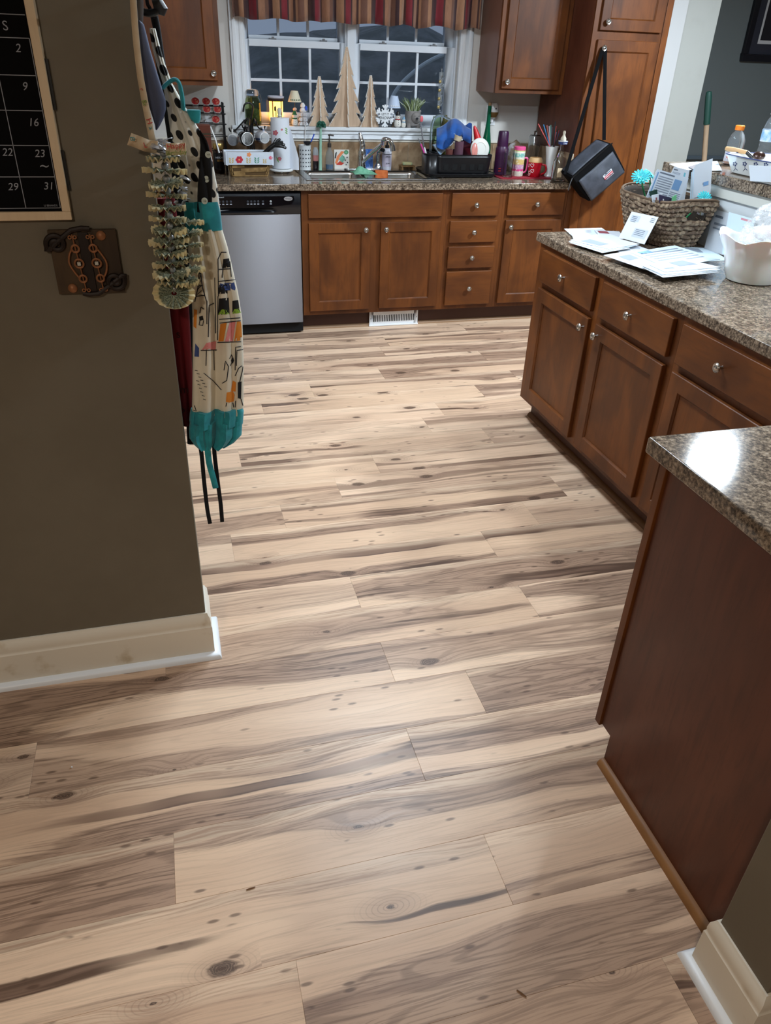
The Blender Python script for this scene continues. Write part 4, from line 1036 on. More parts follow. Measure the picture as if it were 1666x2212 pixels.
r2_ = ribbon(lerp_path([(279, 300), (296, 306), (318, 315), (340, 318)], 8), 27, ydev=.006, y=YL-.01)
r3_ = ribbon(lerp_path([(358, 322), (380, 322), (402, 321)], 8), 26, ydev=.005, y=YL-.03)
cols = [mat('print red', (190, 60, 60), .8), mat('print teal', (60, 140, 150), .8), mat('print olive', (120, 150, 70), .8), mat('print gold', (210, 150, 60), .8)]
def rtxt(txt, px, py, size, par, ang, m, y):
    p = aty(px, py, y); a = math.radians(ang)
    text_mesh('ribbon_print', txt, size, m, frame_mtx(p, (math.cos(a), 0, math.sin(a)), (-math.sin(a), 0, math.cos(a))), par)
rtxt('Happy', 380, 315, .014, r3_, 8, cols[0], YL-.038); rtxt('Birthday', 381, 330, .012, r3_, 4, cols[2], YL-.038)
rtxt('B', 286, 300, .014, r2_, -100, cols[1], YL-.02); rtxt('L', 314, 314, .014, r2_, 10, cols[0], YL-.02)
rtxt('H', 322, 262, .015, r1, -75, cols[0], -3.0435); rtxt('a', 326, 276, .013, r1, -75, cols[1], -3.0435); rtxt('Bi', 312, 222, .013, r1, -78, cols[2], -3.0435); rtxt('r', 306, 193, .012, r1, -78, cols[0], -3.0435)
# ================================================================== window sill
ZS = 1.1725
def one(mb, name, label, cat, m, group=None, **kw):
    return tag(mb.build(name, m, None, **kw), label, cat, group)
# --- slotted wooden trees
TREEW = wood_mat('driftwood', (208, 182, 156), (190, 164, 140), (150, 124, 102), 'z', .75, 1.2, 1.6)
TREEG = wood_mat('weathered grey wood', (160, 148, 142), (142, 130, 124), (112, 100, 94), 'z', .75, 1.2, 1.4)
GLIT = mat('sequin', (240, 238, 232), .15, .15, coat=1.0)
def wood_tree(px, y, ztop, w_, n, ang, label, dep):
    x = aty(px, 270, y).x; h = ztop-ZS
    t = thing('wooden_tree', label, 'decorative tree', (x, y, ZS), ang, 'wooden trees on the window sill')
    half = []
    for k in range(1, n+1):
        z = h*(1-(k/n)**.95); r = w_*((k/n)**.85)
        half.append((r, z+.004))
        if k < n: half.append((r*.62, z+.012))
    poly = [(.006, h)]+half+[(half[-1][0]*.93, 0)]
    full = poly+[(-a, b) for (a, b) in reversed(poly)]
    MB().prism(full, .012, 'xz', -.006).build('board', TREEW, t, world=False, bevel=.0012)
    # the second board slots through the first: two half boards
    for s in (1, -1):
        hp_ = [(s*.0061, h*.995)]+[(s*max(.0062, a*dep), b) for (a, b) in poly]+[(s*.0061, 0)]
        MB().prism(hp_, .012, 'yz', -.006).build('board', TREEG if s > 0 else TREEW, t, world=False)
    g = MB()
    for ax in range(4):
        c, s_ = math.cos(ax*PI/2), math.sin(ax*PI/2)*dep
        for i in range(len(poly)-1):
            a, b = Vector(poly[i]), Vector(poly[i+1]); k = max(1, int((b-a).length/.0075))
            for j in range(k):
                q = a.lerp(b, j/k); g.ball((c*q.x, s_*q.x, q.y), .0042+.0014*rnd.random(), 3, 5)
    go = g.build('sequin_trim', GLIT, t, world=False); go['kind'] = 'stuff'
    return t
wood_tree(691, .620, 1.452, .072, 5, .08, 'small wooden sequin tree beside the green dish brush', .52)
wood_tree(748, .606, 1.618, .122, 6, .22, 'tall wooden tree with sequin edges in the middle of the sill', .34)
wood_tree(799, .618, 1.465, .066, 5, .22, 'small wooden sequin tree beside the white snowflake', .50)
# --- green glass clip jar
x = aty(548, 272, .609).x
t = thing('glass_jar', 'green glass storage jar with clear clip lid on the sill', 'jar', (x, .609, ZS))
GG = mat('green glass', (196, 210, 176), .03, trans=1.0, ior=1.3)
MB().lathe([(.045, 0), (.052, .006), (.054, .05), (.053, .12), (.047, .148), (.038, .158), (.038, .165), (.036, .165), (.036, .156), (.045, .145), (.051, .12), (.052, .05), (.05, .010), (.001, .008)], 28).build('jar_body', GG, t, world=False)
MB().lathe([(.040, .166), (.043, .172), (.043, .188), (.036, .198), (.02, .203), (.001, .204)], 28).build('lid', GLASS, t, world=False)
MB().tube([(.041*math.cos(a), .041*math.sin(a), .160) for a in [2*PI*k/20 for k in range(20)]], .0016, 6, closed=True).build('wire_clip', CHROME, t, world=False)
MB().tube([(.043, 0, .18), (.052, .0, .17), (.058, 0, .14), (.053, 0, .12)], .0016, 6).build('wire_clip', CHROME, t, world=False)
MB().lathe([(.046, .011), (.048, .09), (.001, .10)], 20).build('contents', mat('moss', (120, 130, 96), .9, col2=(84, 94, 62), nscale=60), t, world=False)
# --- lit wax warmer
x = aty(598, 268, .612).x
t = thing('wax_warmer', 'lit amber wax warmer with black village silhouettes', 'lantern', (x, .612, ZS))
MB().lathe([(.040, .018), (.043, .03), (.043, .135), (.041, .140)], 28).build('glow_shade', mat('amber glow', (250, 190, 100), .5, emit=(255, 172, 70), estr=4.5), t, world=False)
MB().lathe([(.046, 0), (.046, .012), (.043, .018), (.001, .018)], 24).build('base', BLACK, t, world=False)
MB().lathe([(.048, .138), (.052, .145), (.052, .155), (.047, .158)], 24).build('collar', mat('warmer brown', (52, 36, 30), .4), t, world=False)
MB().lathe([(.050, .156), (.053, .164), (.048, .167), (.040, .160), (.001, .158)], 24).build('dish', mat('dish lilac', (206, 204, 216), .3), t, world=False)
for a in (-2.25, -.9, .4, 1.6): 
    MB().box((.0435*math.cos(a)-.002, .0435*math.sin(a)-.002, .012), (.0435*math.cos(a)+.004, .0435*math.sin(a)+.004, .142)).build('post', mat('warmer brown'), t, world=False)
for a, w_, h_, z_ in ((-1.9, .4, .030, .02), (-1.45, .28, .045, .02), (-1.15, .20, .030, .02), (-1.85, .30, .03, .085), (-1.5, .12, .02, .07), (-1.75, .12, .10, .02)):
    MB().grid(lambda u, v: (.0442*math.cos(a+(u-.5)*w_), .0442*math.sin(a+(u-.5)*w_), z_+h_*v*(1-.6*abs(u-.5))), 7, 2).build('silhouette', BLACKM, t, world=False, recalc=False)
# --- lamp ornaments
def mini_lamp(px, y, zsh0, zsh1, r0, r1, shade, label, motif):
    x = aty(px, 270, y).x; t = thing('candle_lamp', label, 'lamp', (x, y, ZS))
    MB().lathe([(r0, zsh0-ZS), (r1, zsh1-ZS), (r1-.002, zsh1-ZS), (r0-.002, zsh0-ZS)], 24, closed=True).build('lamp_shade', shade, t, world=False)
    MB().tube([(0, 0, .06), (0, 0, zsh1-ZS-.01)], .002, 6).build('stem', mat('stem bronze', (110, 96, 76), .5, .4), t, world=False)
    MB().tube([(-r0*.6, 0, zsh0-ZS+.010), (r0*.6, 0, zsh0-ZS+.010)], .0012, 5).build('shade_ring', mat('stem bronze'), t, world=False)
    for i in range(6):
        a = -PI/2+(i-2.5)*.30; rr = r0*.93
        MB().ball((rr*math.cos(a), rr*math.sin(a), zsh0-ZS+.012), .004, 4, 6).build('motif', motif, t, world=False)
    return t
sh1 = mat('cream shade', (224, 216, 190), .7); sh2 = mat('frost shade', (196, 212, 236), .7)
t = mini_lamp(638, .628, aty(638, 220, .628).z, aty(638, 196, .628).z, .044, .022, sh1, 'little candle lamp with cream leaf-print shade on a stack of beads', mat('motif green', (70, 100, 70), .7))
for z in (.075, .094): MB().ball((0, 0, z), .0135, 6, 12, 1, 1, .75).build('stone', mat('peach stone', (212, 180, 158), .5), t, world=False)
MB().lathe([(.013, 0), (.013, .004), (.006, .010), (.004, .066)], 16).build('foot', mat('stem bronze'), t, world=False)
t = mini_lamp(850, .629, aty(850, 233, .629).z, aty(850, 207, .629).z, .044, .024, sh2, 'little candle lamp with frosty white snowflake shade beside the grey bear', mat('motif white', (240, 240, 236), .6))
MB().lathe([(.013, 0), (.013, .004), (.006, .012), (.005, .062)], 16).build('foot', mat('stem bronze'), t, world=False)
def snowman(px, y, h, label, hat, scarf, group):
    x = aty(px, 270, y).x; t = thing('snowman_figurine', label, 'figurine', (x, y, ZS), 0, group); s = h/.1
    MB().lathe([(.010*s, 0), (.021*s, .008*s), (.024*s, .026*s), (.019*s, .044*s), (.014*s, .050*s), (.017*s, .060*s), (.017*s, .070*s), (.010*s, .080*s), (.001, .084*s)], 18).build('body', mat('snow glaze', (228, 226, 218), .35), t, world=False)
    MB().tube([(.0155*s*math.cos(a), .0155*s*math.sin(a), .050*s) for a in [2*PI*k/14 for k in range(14)]], .004*s, 6, closed=True).build('scarf', scarf, t, world=False)
    MB().lathe([(.019*s, .074*s), (.018*s, .078*s), (.013*s, .080*s), (.010*s, .097*s), (.001, .1*s)], 14).build('hat', hat, t, world=False)
    for k in range(3): MB().ball((0, -.0235*s, (.020+.012*k)*s), .0022*s, 4, 6).build('button', INK, t, world=False)
    MB().tube([(0, -.0165*s, .065*s), (0, -.026*s, .063*s)], [.0022*s, .0005], 6).build('nose', mat('carrot', (220, 120, 50), .5), t, world=False)
    for e in (-1, 1): MB().ball((e*.006*s, -.0155*s, .069*s), .0018*s, 4, 6).build('eye', INK, t, world=False)
GH = mat('green felt', (44, 110, 70), .8); RH = mat('red felt', (160, 40, 44), .8); BH_ = mat('blue felt', (130, 170, 200), .8)
snowman(637, .595, .088, 'small snowman figurine with green hat beside the paper towels', GH, GH, 'snowmen on the sill')
snowman(859, .592, .098, 'snowman figurine with black hat and red scarf by the snowflake', BLACK, RH, 'snowmen on the sill')
snowman(872, .595, .066, 'small pale snowman with blue scarf next to the grey bear', BH_, BH_, 'snowmen on the sill')
# --- white tiered tree
x = aty(655, 270, .622).x
t = thing('ceramic_tree', 'white ceramic tiered tree ornament behind the bottle brush', 'ornament', (x, .622, ZS))
for k in range(5):
    r_ = .032-.0042*k
    MB().lathe([(.006, .026*k), (r_, .026*k+.004), (r_*.95, .026*k+.014), (r_*.55, .026*k+.026), (.006, .026*k+.028)], 16, fn=lambda a, z, r: 1+.08*math.cos(a*8)).build('tier', mat('white bisque', (226, 228, 232), .5), t, world=False)
# --- snowflake sign
x = aty(832, 251, .588).x; c = (x, .588, ZS+.068)
t = thing('snowflake_sign', 'white wooden snowflake with black lettering leaning on the sill', 'sign', (x, .588, ZS))
WB = mat('white board', (228, 232, 236), .5)
sf = MB().lathe([(.036, -.004), (.036, .004), (.0005, .004)], 6)
fl = MB(); fl.xf = Matrix.Translation(c) @ Matrix.Rotation(PI/2, 4, 'X') @ Matrix.Rotation(PI/6, 4, 'Z')
fl.lathe([(.040, -.004), (.040, .004), (.0005, .004)], 6); fl.build('centre', WB, t)
for k in range(6):
    a = PI/2+k*PI/3; arm = MB(); arm.xf = Matrix.Translation(c) @ Matrix.Rotation(-(a-PI/2), 4, 'Y')
    arm.box((-.007, -.0035, .03), (.007, .0035, .066))
    arm.build('arm', WB, t, bevel=.002)
    for s in (-1, 1):
        b = MB(); b.xf = arm.xf @ Matrix.Translation((0, 0, .044)) @ Matrix.Rotation(s*.85, 4, 'Y'); b.box((-.0055, -.003, 0), (.0055, .003, .026)); b.build('branch', WB, t, bevel=.002)
    kn_ = MB(); kn_.xf = Matrix.Translation(c) @ Matrix.Rotation(-(a-PI/2)+PI/6, 4, 'Y'); kn_.box((-.005, -.003, .030), (.005, .003, .046)); kn_.build('branch', WB, t, bevel=.002)
text_mesh('lettering', 'LET IT', .019, INK, YM(c[0], c[1]-.0046, c[2]+.010), t); text_mesh('lettering', 'SNOW!', .024, INK, YM(c[0], c[1]-.0046, c[2]-.012), t, shear=.2)
# --- bear planter
x = aty(891, 270, .615).x
t = thing('bear_planter', 'grey bear-shaped planter with pale green grass', 'planter', (x, .615, ZS))
BG = mat('grey stoneware', (136, 132, 130), .75, col2=(120, 116, 114), nscale=30)
MB().lathe([(.034, .006), (.048, .014), (.054, .045), (.053, .085), (.050, .100), (.046, .100), (.046, .06)], 24, sx=1.0, sy=.82).build('pot', BG, t, world=False)
MB().ball((.012, -.034, .062), .036, 8, 16, 1, .75, 1.05).build('face', BG, t, world=False)
MB().ball((.012, -.063, .058), .0075, 5, 10, 1.2, .7, .9).build('nose', INK, t, world=False)
for e in (-1, 1):
    MB().ball((.012+e*.030, -.02, .098), .010, 5, 10, 1, .6, 1).build('ear', BG, t, world=False)
    MB().lathe([(.014, 0), (.015, .02), (.010, .03)], 12, (e*.032, -.022, 0)).build('foot', BG, t, world=False)
    MB().ball((.012+e*.014, -.0615, .073), .0025, 4, 6).build('eye', INK, t, world=False)
MB().tube([(.003, -.0625, .047), (.012, -.064, .045), (.021, -.0625, .047)], .0012, 5).build('mouth', INK, t, world=False)
GR = [mat('frosted grass', (140, 154, 108), .8), mat('pale grass', (190, 202, 182), .8), mat('deep grass', (84, 102, 58), .8)]
for i in range(120):
    a = rnd.uniform(0, 2*PI); r_ = rnd.uniform(.004, .038); l = rnd.uniform(.06, .105); sp_ = rnd.uniform(.05, .8)
    p0 = Vector((r_*math.cos(a), r_*math.sin(a)*.8, .085)); d = Vector((math.cos(a)*sp_, math.sin(a)*sp_*.7, 1)).normalized()
    p1 = p0+d*l*.5; p2 = p0+d*l+Vector((math.cos(a)*.012, 0, -.006))
    MB().tube([p0, p1, p2], [.0034, .0036, .001], 5).build('grass_blade', GR[i % 3], t, world=False)
# --- suncatcher on the right sash
p0 = aty(955, 150, .655)
t = thing('window_suncatcher', 'string of gold and clear beads hanging on the right window sash', 'suncatcher', (p0.x, .655, 1.25))
MB().tube([(p0.x, .655, 1.52), (p0.x, .655, 1.26)], .0010, 5).build('string', mat('thread', (210, 214, 218), .6), t)
for i in range(9):
    z = 1.47-.025*i; e = (-1)**i
    k = MB().ball((p0.x+.008*e, .653, z), .0105, 5, 8, 1, .5, 1); k.build('bead', mat('gold bead', (196, 176, 120), .2, .6) if i % 2 else GLASS, t)
MB().box((p0.x-.015, .657, 1.30), (p0.x+.015, .660, 1.50)).build('backing', mat('acrylic', (220, 226, 230), .1, trans=.8), t)
MB().tube([(p0.x, .660, 1.515), (p0.x, .6645, 1.525)], .006, 8).build('suction_cup', GLASS, t)

# ================================================================== worktop left of the sink
# --- coffee pod rack
YR0, YR1 = .500, .585
xr = aty(487, 300, YR0).x; zr = aty(487, 222, YR0).z
t = thing('pod_rack', 'black wire coffee pod rack by the window casing', 'rack', (xr-.13, .54, CT))
for yy in (YR0+.012, YR1):
    for xx in (xr, xr-.27): MB().tube([(xx, yy, CT), (xx, yy, zr)], .0055, 8).build('post', BLACK, t)
TZ = [aty(465, py, YR0).z for py in (230, 246, 268, 294, 324)]; TY = [YR0+.012, YR0-.010, YR0-.010, YR0-.010, YR0-.010]
for z, yf in zip(TZ, TY):
    MB().tube([(xr, yf, z), (xr-.27, yf, z)], .0028, 6).build('rail', BLACK, t)
    MB().tube([(xr, YR1, z), (xr-.27, YR1, z)], .0028, 6).build('rail', BLACK, t)
    for xx in (xr, xr-.27): MB().tube([(xx, yf-.002, z), (xx, YR1, z)], .0042, 6).build('side_rail', BLACK, t)
    MB().tube([(xr-.001, yf-.001, z), (xr+.013, yf-.002, z+.001)], [.007, .002], 8).build('finial', BLACK, t)
pod = thing('coffee_pod', 'white coffee pod with red foil lid in the wire rack', 'coffee pod', (0, 0, 0), 0, 'pods in the wire rack')
MB().lathe([(.017, -.040), (.021, -.006), (.0245, 0), (.0245, .002)], 18).build('cup', WHITEP, pod, world=False)
MB().lathe([(.0235, .0021), (.0235, .0026), (.0005, .003)], 18).build('lid', mat('red foil', (150, 36, 40), .35, col2=(190, 120, 90), nscale=120, contrast=(.55, .62)), pod, world=False)
first = True
for (px, k) in ((470, 1), (468, 0), (447, 0), (447, 1), (424, 0), (465, 2)):
    o = pod if first else copy_tree(pod); first = False
    z = TZ[k]+.0245; y = TY[k]+.0155
    o.location = (aty(px, 240, y).x, y, z); o.rotation_euler = (.9, 0, 0)     # the front rim rests on the rail
# --- copper canister
x = aty(443, 300, .30).x
t = thing('copper_canister', 'tall brown tin with a silver band, half hidden by the apron', 'canister', (x, .30, CT))
zt_ = aty(443, 268, .30).z-CT
MB().box((-.045, -.03, 0), (.035, .03, zt_)).build('can', mat('copper tin', (104, 58, 46), .35, .4), t, world=False, bevel=.004)
MB().box((-.0455, -.031, zt_-.055), (.0355, .031, zt_-.045)).box((-.0455, -.031, zt_-.068), (.0355, .031, zt_-.062)).build('band', CHROME, t, world=False)
MB().tube([(.036, -.02, zt_-.012), (.060, -.03, zt_-.08), (.075, -.04, zt_-.15)], .0045, 8).build('spoon_handle', WHITEP, t, world=False)
# --- instant coffee jar
YJ = .432; p = aty(473, 340, YJ)
t = thing('coffee_jar', 'instant coffee jar with gold lid and black label by the wicker basket', 'jar', (p.x, YJ, CT))
zt_ = aty(473, 309, YJ).z-CT; zl = aty(473, 322, YJ).z-CT
MB().lathe([(.030, 0), (.034, .006), (.034, zl-.01), (.029, zl-.002)], 20).build('jar_body', mat('coffee glass', (36, 22, 16), .1), t, world=False)
MB().lathe([(.0345, .025), (.0345, zl-.02)], 24).build('label', mat('label black', (14, 14, 18), .4), t, world=False)
MB().lathe([(.031, zl), (.032, zl+.004), (.032, zt_-.004), (.030, zt_), (.0005, zt_)], 24).build('lid', mat('gold lid', (190, 160, 96), .25, .9), t, world=False)
text_mesh('label_print', 'NESCAFÉ', .0135, mat('print white'), YM(p.x+.004, YJ-.0352, CT+zl-.045), t); text_mesh('label_print', 'GOLD', .0135, mat('print gold', (210, 150, 60), .8), YM(p.x+.004, YJ-.0352, CT+zl-.062), t)
# --- mug tree and mugs
MTY = .515
p = aty(546, 330, MTY); x = p.x
t = thing('mug_tree', 'black iron mug tree with curled top left of the sink', 'mug tree', (x, MTY, CT)); mtree = t
ztop = aty(546, 222, MTY).z
MB().tube([(x, MTY, CT+.012), (x, MTY, ztop-.08)], .006, 8).build('post', BLACK, t)
MB().tube(smooth_path([(x, MTY, ztop-.10), (x+.012, MTY, ztop-.05), (x+.016, MTY, ztop-.02), (x-.005, MTY-.005, ztop), (x-.035, MTY-.005, ztop-.012), (x-.045, MTY-.005, ztop-.05)], 6), .0055, 8).build('curl', BLACK, t)
MB().lathe([(.07, 0), (.07, .006), (.02, .012), (.001, .012)], 28, (x, MTY, CT)).build('base', BLACK, t)
zc = aty(546, 258, MTY).z
for a in (.5, 2.6, 4.7):
    MB().tube(smooth_path([(x+.010*math.cos(a), MTY+.010*math.sin(a), zc-.02), (x+.012*math.cos(a), MTY+.012*math.sin(a), zc-.10), (x+.022*math.cos(a), MTY+.022*math.sin(a), CT+.05), (x+.05*math.cos(a), MTY+.05*math.sin(a), CT+.010)], 5), .0045, 7).build('strut', BLACK, t)
for a, l in ((-.9, .05), (2.3, .06)):                    # free arms
    c, s_ = math.cos(a), math.sin(a)
    MB().tube(smooth_path([(x+.006*c, MTY+.006*s_, zc-.05), (x+.03*c, MTY+.03*s_, zc+.006), (x+(l-.01)*c, MTY+(l-.01)*s_, zc-.026), (x+l*c, MTY+l*s_, zc-.006)], 5), .0048, 7).build('arm', BLACK, t)
def mug(px, py, y, R_, H_, axis, label, body, inner=None, hdir=(0, 0, 1)):
    """mug hung on its side by its handle; axis points out of the base end we see"""
    c = aty(px, py, y); ax = Vector(axis).normalized()
    up = Vector(hdir); up = (up-ax*up.dot(ax)).normalized(); sd = up.cross(ax)
    X = Matrix(((up.x, sd.x, ax.x, c.x), (up.y, sd.y, ax.y, c.y), (up.z, sd.z, ax.z, c.z), (0, 0, 0, 1)))
    t = thing('coffee_mug', label, 'mug', tuple(c)); m_ = MB(); m_.xf = X
    m_.lathe([(R_*.88, 0), (R_*.80, 0.001), (R_*.80, -.002), (.0005, -.003)], 24); m_.build('base', inner or WHITEC, t)
    b = MB(); b.xf = X
    b.lathe([(R_*.89, 0), (R_, -.006), (R_*1.02, -H_*.5), (R_*1.0, -H_), (R_*.94, -H_), (R_*.95, -H_*.5), (R_*.9, -.01)], 28); b.build('body', body, t)
    h = MB(); h.xf = X
    h.tube(smooth_path([(R_*.98, 0, -H_*.18), (R_*1.35, 0, -H_*.22), (R_*1.55, 0, -H_*.5), (R_*1.35, 0, -H_*.78), (R_*.98, 0, -H_*.84)], 5), .0058, 8).build('handle', body, t)
    # the arm that carries it: from the post, dipping under the top of the handle
    q = X @ Vector((R_*1.55-.0058-.0044, 0, -H_*.5)); post = Vector((x, MTY, q.z)); tw = (post-q); tw.z = 0
    s_ = sd if sd.dot(tw) > 0 else -sd; s_ = Vector((s_.x, s_.y, 0)).normalized()
    d0 = tw.normalized()*-1
    MB().tube(smooth_path([Vector((x, MTY, zc-.05))+d0*.006, Vector((x, MTY, zc+.002))+d0*.024, q+s_*.024+Vector((0, 0, .012)), q, q-s_*.014+Vector((0, 0, .004)), q-s_*.020+Vector((0, 0, .020))], 5), .0046, 7).build('arm', BLACK, mtree)
    return t, X
mug(503, 303, .478, .035, .085, (-.12, -.98, -.05), 'white mug on the iron mug tree, beside the wire rack', WHITEC, inner=mat('mug grey', (170, 174, 182), .3))
t, X = mug(535, 300, .372, .043, .083, (.14, -.98, .04), 'black mug with a penguin face on the iron mug tree', mat('black glaze', (20, 20, 24), .12))
for (a, z, w_, h_, m_, nm) in ((4.45, -.046, 1.0, .040, WHITEC, 'belly_patch'), (4.45, -.080, .8, .024, WHITEC, 'face_patch'), (4.15, -.058, .30, .016, mat('red glaze', (190, 40, 44), .3), 'bow'), (4.70, -.058, .30, .016, mat('red glaze'), 'bow'), (4.45, -.072, .16, .008, mat('carrot'), 'beak')):
    q = MB(); q.xf = X; off_ = .0008 if nm in ('belly_patch', 'face_patch') else .0018
    q.grid(lambda u, v: ((.0441+off_)*math.cos(a+(u-.5)*w_*math.sin(PI*(.15+.7*v))), (.0441+off_)*math.sin(a+(u-.5)*w_*math.sin(PI*(.15+.7*v))), z+h_*v), 9, 7).build(nm, m_, t, recalc=False)
mug(572, 298, .432, .035, .083, (.22, -.97, 0), 'white mug with blue stripes on the iron mug tree, beside the paper towels', mat('striped glaze', (214, 216, 224), .2, col2=(90, 110, 160), nscale=26, stretch=(.2, .2, 3), contrast=(.55, .6)))
# --- cloth-lined basket
a = atz(496, 382, CT); b = atz(584, 381, CT); yb = .262
xa = aty(497, 380, yb).x; xb = aty(584, 380, yb).x
t = thing('bread_basket', 'small tan wicker basket with a floral cloth liner', 'basket', ((xa+xb)/2, yb+.055, CT))
WK = mat('tan wicker', (158, 126, 78), .7, col2=(126, 96, 54), nscale=30)
zt1 = aty(540, 330, yb).z; zl1 = aty(540, 357, yb).z
def bk(u, v, ins=0):  # u around, v up
    P_ = rrect(xa+.012*(1-v)-.018*v+ins, yb+.004-.012*v+ins, xb-.012*(1-v)+.018*v-ins, yb+.10+.010*v-ins, .02, 4)
    n = len(P_); f = u*n; i = int(f) % n; q = f-int(f); a_ = P_[i]; b_ = P_[(i+1) % n]
    return (a_[0]+(b_[0]-a_[0])*q, a_[1]+(b_[1]-a_[1])*q, CT+.001+(zt1-.006-CT)*v)
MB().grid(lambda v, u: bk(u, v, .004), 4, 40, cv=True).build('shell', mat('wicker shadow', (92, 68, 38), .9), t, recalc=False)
for r_ in range(4):
    for k in range(26):
        if (k+r_) % 2 == 0:
            u0 = k/26; u1 = (k+1.15)/26; v0 = .045+r_*.165; v1 = v0+.18
            q = MB(); q.grid(lambda uu, vv: tuple(Vector(bk((u0+(u1-u0)*uu) % 1.0, v0+(v1-v0)*(vv+.35*(uu-.5)), 0))+(Vector(bk((u0+(u1-u0)*uu) % 1.0, .5, 0))-Vector(((xa+xb)/2, yb+.055, bk(0, .5)[2]))).normalized()*(.004*math.sin(PI*uu)*math.sin(PI*(.1+.8*vv)))), 6, 4)
            q.build('wicker_strand', WK, t, recalc=False)
MB().tube([Vector(bk(k/40, .0))+Vector((0, 0, .0035)) for k in range(40)], .004, 6, closed=True).build('foot_rim', WK, t)
LN = mat('floral cloth', (214, 222, 232), .85, col2=(204, 212, 224), nscale=10)
def liner(v, u):
    p = Vector(bk(u, 1.0, 0)); c = Vector(((xa+xb)/2, yb+.055, p.z)); o_ = (p-c); o_.z = 0; o_.normalize()
    if v < .55: w_ = v/.55; q = p+o_*(.007+.004*math.sin(u*60)); q.z = zl1+.002+(zt1+.004-zl1)*w_+.003*math.sin(u*40)*(1-w_)
    else: w_ = (v-.55)/.45; q = p-o_*(.012*w_); q.z = zt1+.006-.05*w_
    return tuple(q)
lo = MB().grid(liner, 12, 80, cv=True); bvl = bvh_of(lo); lno = lo.build('liner', LN, t, recalc=False)
FR = mat('flower red', (196, 50, 66), .8); FP = mat('flower pink', (224, 90, 130), .8); FG = mat('leaf green', (90, 150, 126), .8); FY_ = mat('leaf gold', (206, 170, 84), .8); FO = mat('flower orange', (236, 150, 96), .8)
def flower(bv, par, px, py, r_, m, n=6):
    for k in range(n):
        a_ = 2*PI*k/n; c_ = (px+r_*.6*math.cos(a_), py+r_*.6*math.sin(a_))
        decal(bv, [(c_[0]+r_*.45*math.cos(q), c_[1]+r_*.45*math.sin(q)) for q in [2*PI*j/7 for j in range(7)]], 'petal', m, par)
    decal(bv, [(px+r_*.25*math.cos(q), py+r_*.25*math.sin(q)) for q in [2*PI*j/6 for j in range(6)]], 'petal', FO, par, .002)
def sprig(bv, par, px, py, h, m):
    for k in range(3):
        for s in (-1, 1):
            y_ = py-h*.3*k
            decal(bv, [(px, y_), (px+s*h*.22, y_-h*.32), (px+s*h*.42, y_-h*.30), (px+s*h*.25, y_-h*.08)], 'leaf', m, par)
flower(bvl, lno, 517, 345, 8, FR); flower(bvl, lno, 585, 341, 4, FP); sprig(bvl, lno, 500, 353, 13, FY_); sprig(bvl, lno, 537, 353, 13, FY_); sprig(bvl, lno, 555, 353, 14, FG); sprig(bvl, lno, 572, 353, 10, FY_)
flower(bvl, lno, 538, 334, 5, FO, 5)
# --- black gloves
t = thing('rubber_gloves', 'pair of black rubber gloves flopped over the floral basket', 'gloves', tuple(aty(590, 330, yb+.05)))
BG_ = mat('black rubber', (18, 18, 20), .28)
YGL = yb+.052
MB().tube(smooth_path([aty(560, 341, YGL), aty(571, 331, YGL), aty(583, 320, YGL), aty(594, 312, YGL)], 5), [.010]*4+[.013]*6+[.014]*6, 10).build('palm', BG_, t)
for (e, q) in (((606, 300), 0), ((612, 307), -.012), ((616, 313), -.018), ((619, 320), -.022), ((598, 299), .010)):
    MB().tube(smooth_path([aty(590, 315, YGL), aty((590+e[0])/2+1, (315+e[1])/2-2, YGL+q/2), aty(e[0], e[1], YGL+q)], 4), [.010]*5+[.0085]*3+[.005], 8).build('finger', BG_, t)
# --- paper towels
p = aty(608, 360, .46); zt_ = aty(606, 254, .46).z; x = p.x
t = thing('paper_towel_holder', 'paper towel roll with pink flower print on a white stand', 'paper towels', (x, .46, CT))
MB().lathe([(.075, .012), (.077, .018), (.070, .024), (.02, .026)], 28).build('base', WHITEC, t, world=False)
for a in (.4, 2.5, 4.6): MB().ball((.05*math.cos(a), .05*math.sin(a), .0065), .0065, 5, 8).build('foot', WHITEC, t, world=False)
rl = MB().lathe([(.020, .027), (.058, .027), (.059, .03), (.059, zt_-CT-.003), (.058, zt_-CT), (.020, zt_-CT), (.020, .03)], 36, (x, .46, CT)); bvr = bvh_of(rl)
rlo = rl.build('roll', mat('towel paper', (224, 228, 236), .9, bump=.3, bscale=200), t)
MB().lathe([(.010, .026), (.010, zt_-CT+.005), (.014, zt_-CT+.008), (.009, zt_-CT+.02), (.014, zt_-CT+.035), (.014, zt_-CT+.045), (.006, zt_-CT+.055), (.0005, zt_-CT+.056)], 16).build('spindle', mat('cream finial', (206, 204, 186), .4), t, world=False)
flower(bvr, rlo, 595, 287, 6, mat('towel rose', (200, 110, 124), .9), 5); flower(bvr, rlo, 604, 343, 4.5, mat('towel rose'), 5); flower(bvr, rlo, 609, 280, 2.5, mat('towel rose'), 5); sprig(bvr, rlo, 622, 290, 15, mat('towel leaf', (120, 166, 90), .9))
decal(bvr, [(597, 338), (601, 343), (603, 352), (598, 346)], 'leaf', mat('towel leaf'), rlo)
sh_ = MB().grid(lambda u, v: (x+.052+.055*u, .452-.02*u-.02*math.sin(u*2), CT+.02+(zt_-CT-.04)*v*(1-.75*u)), 8, 6); so = sh_.build('loose_sheet', mat('towel paper'), t, recalc=False)
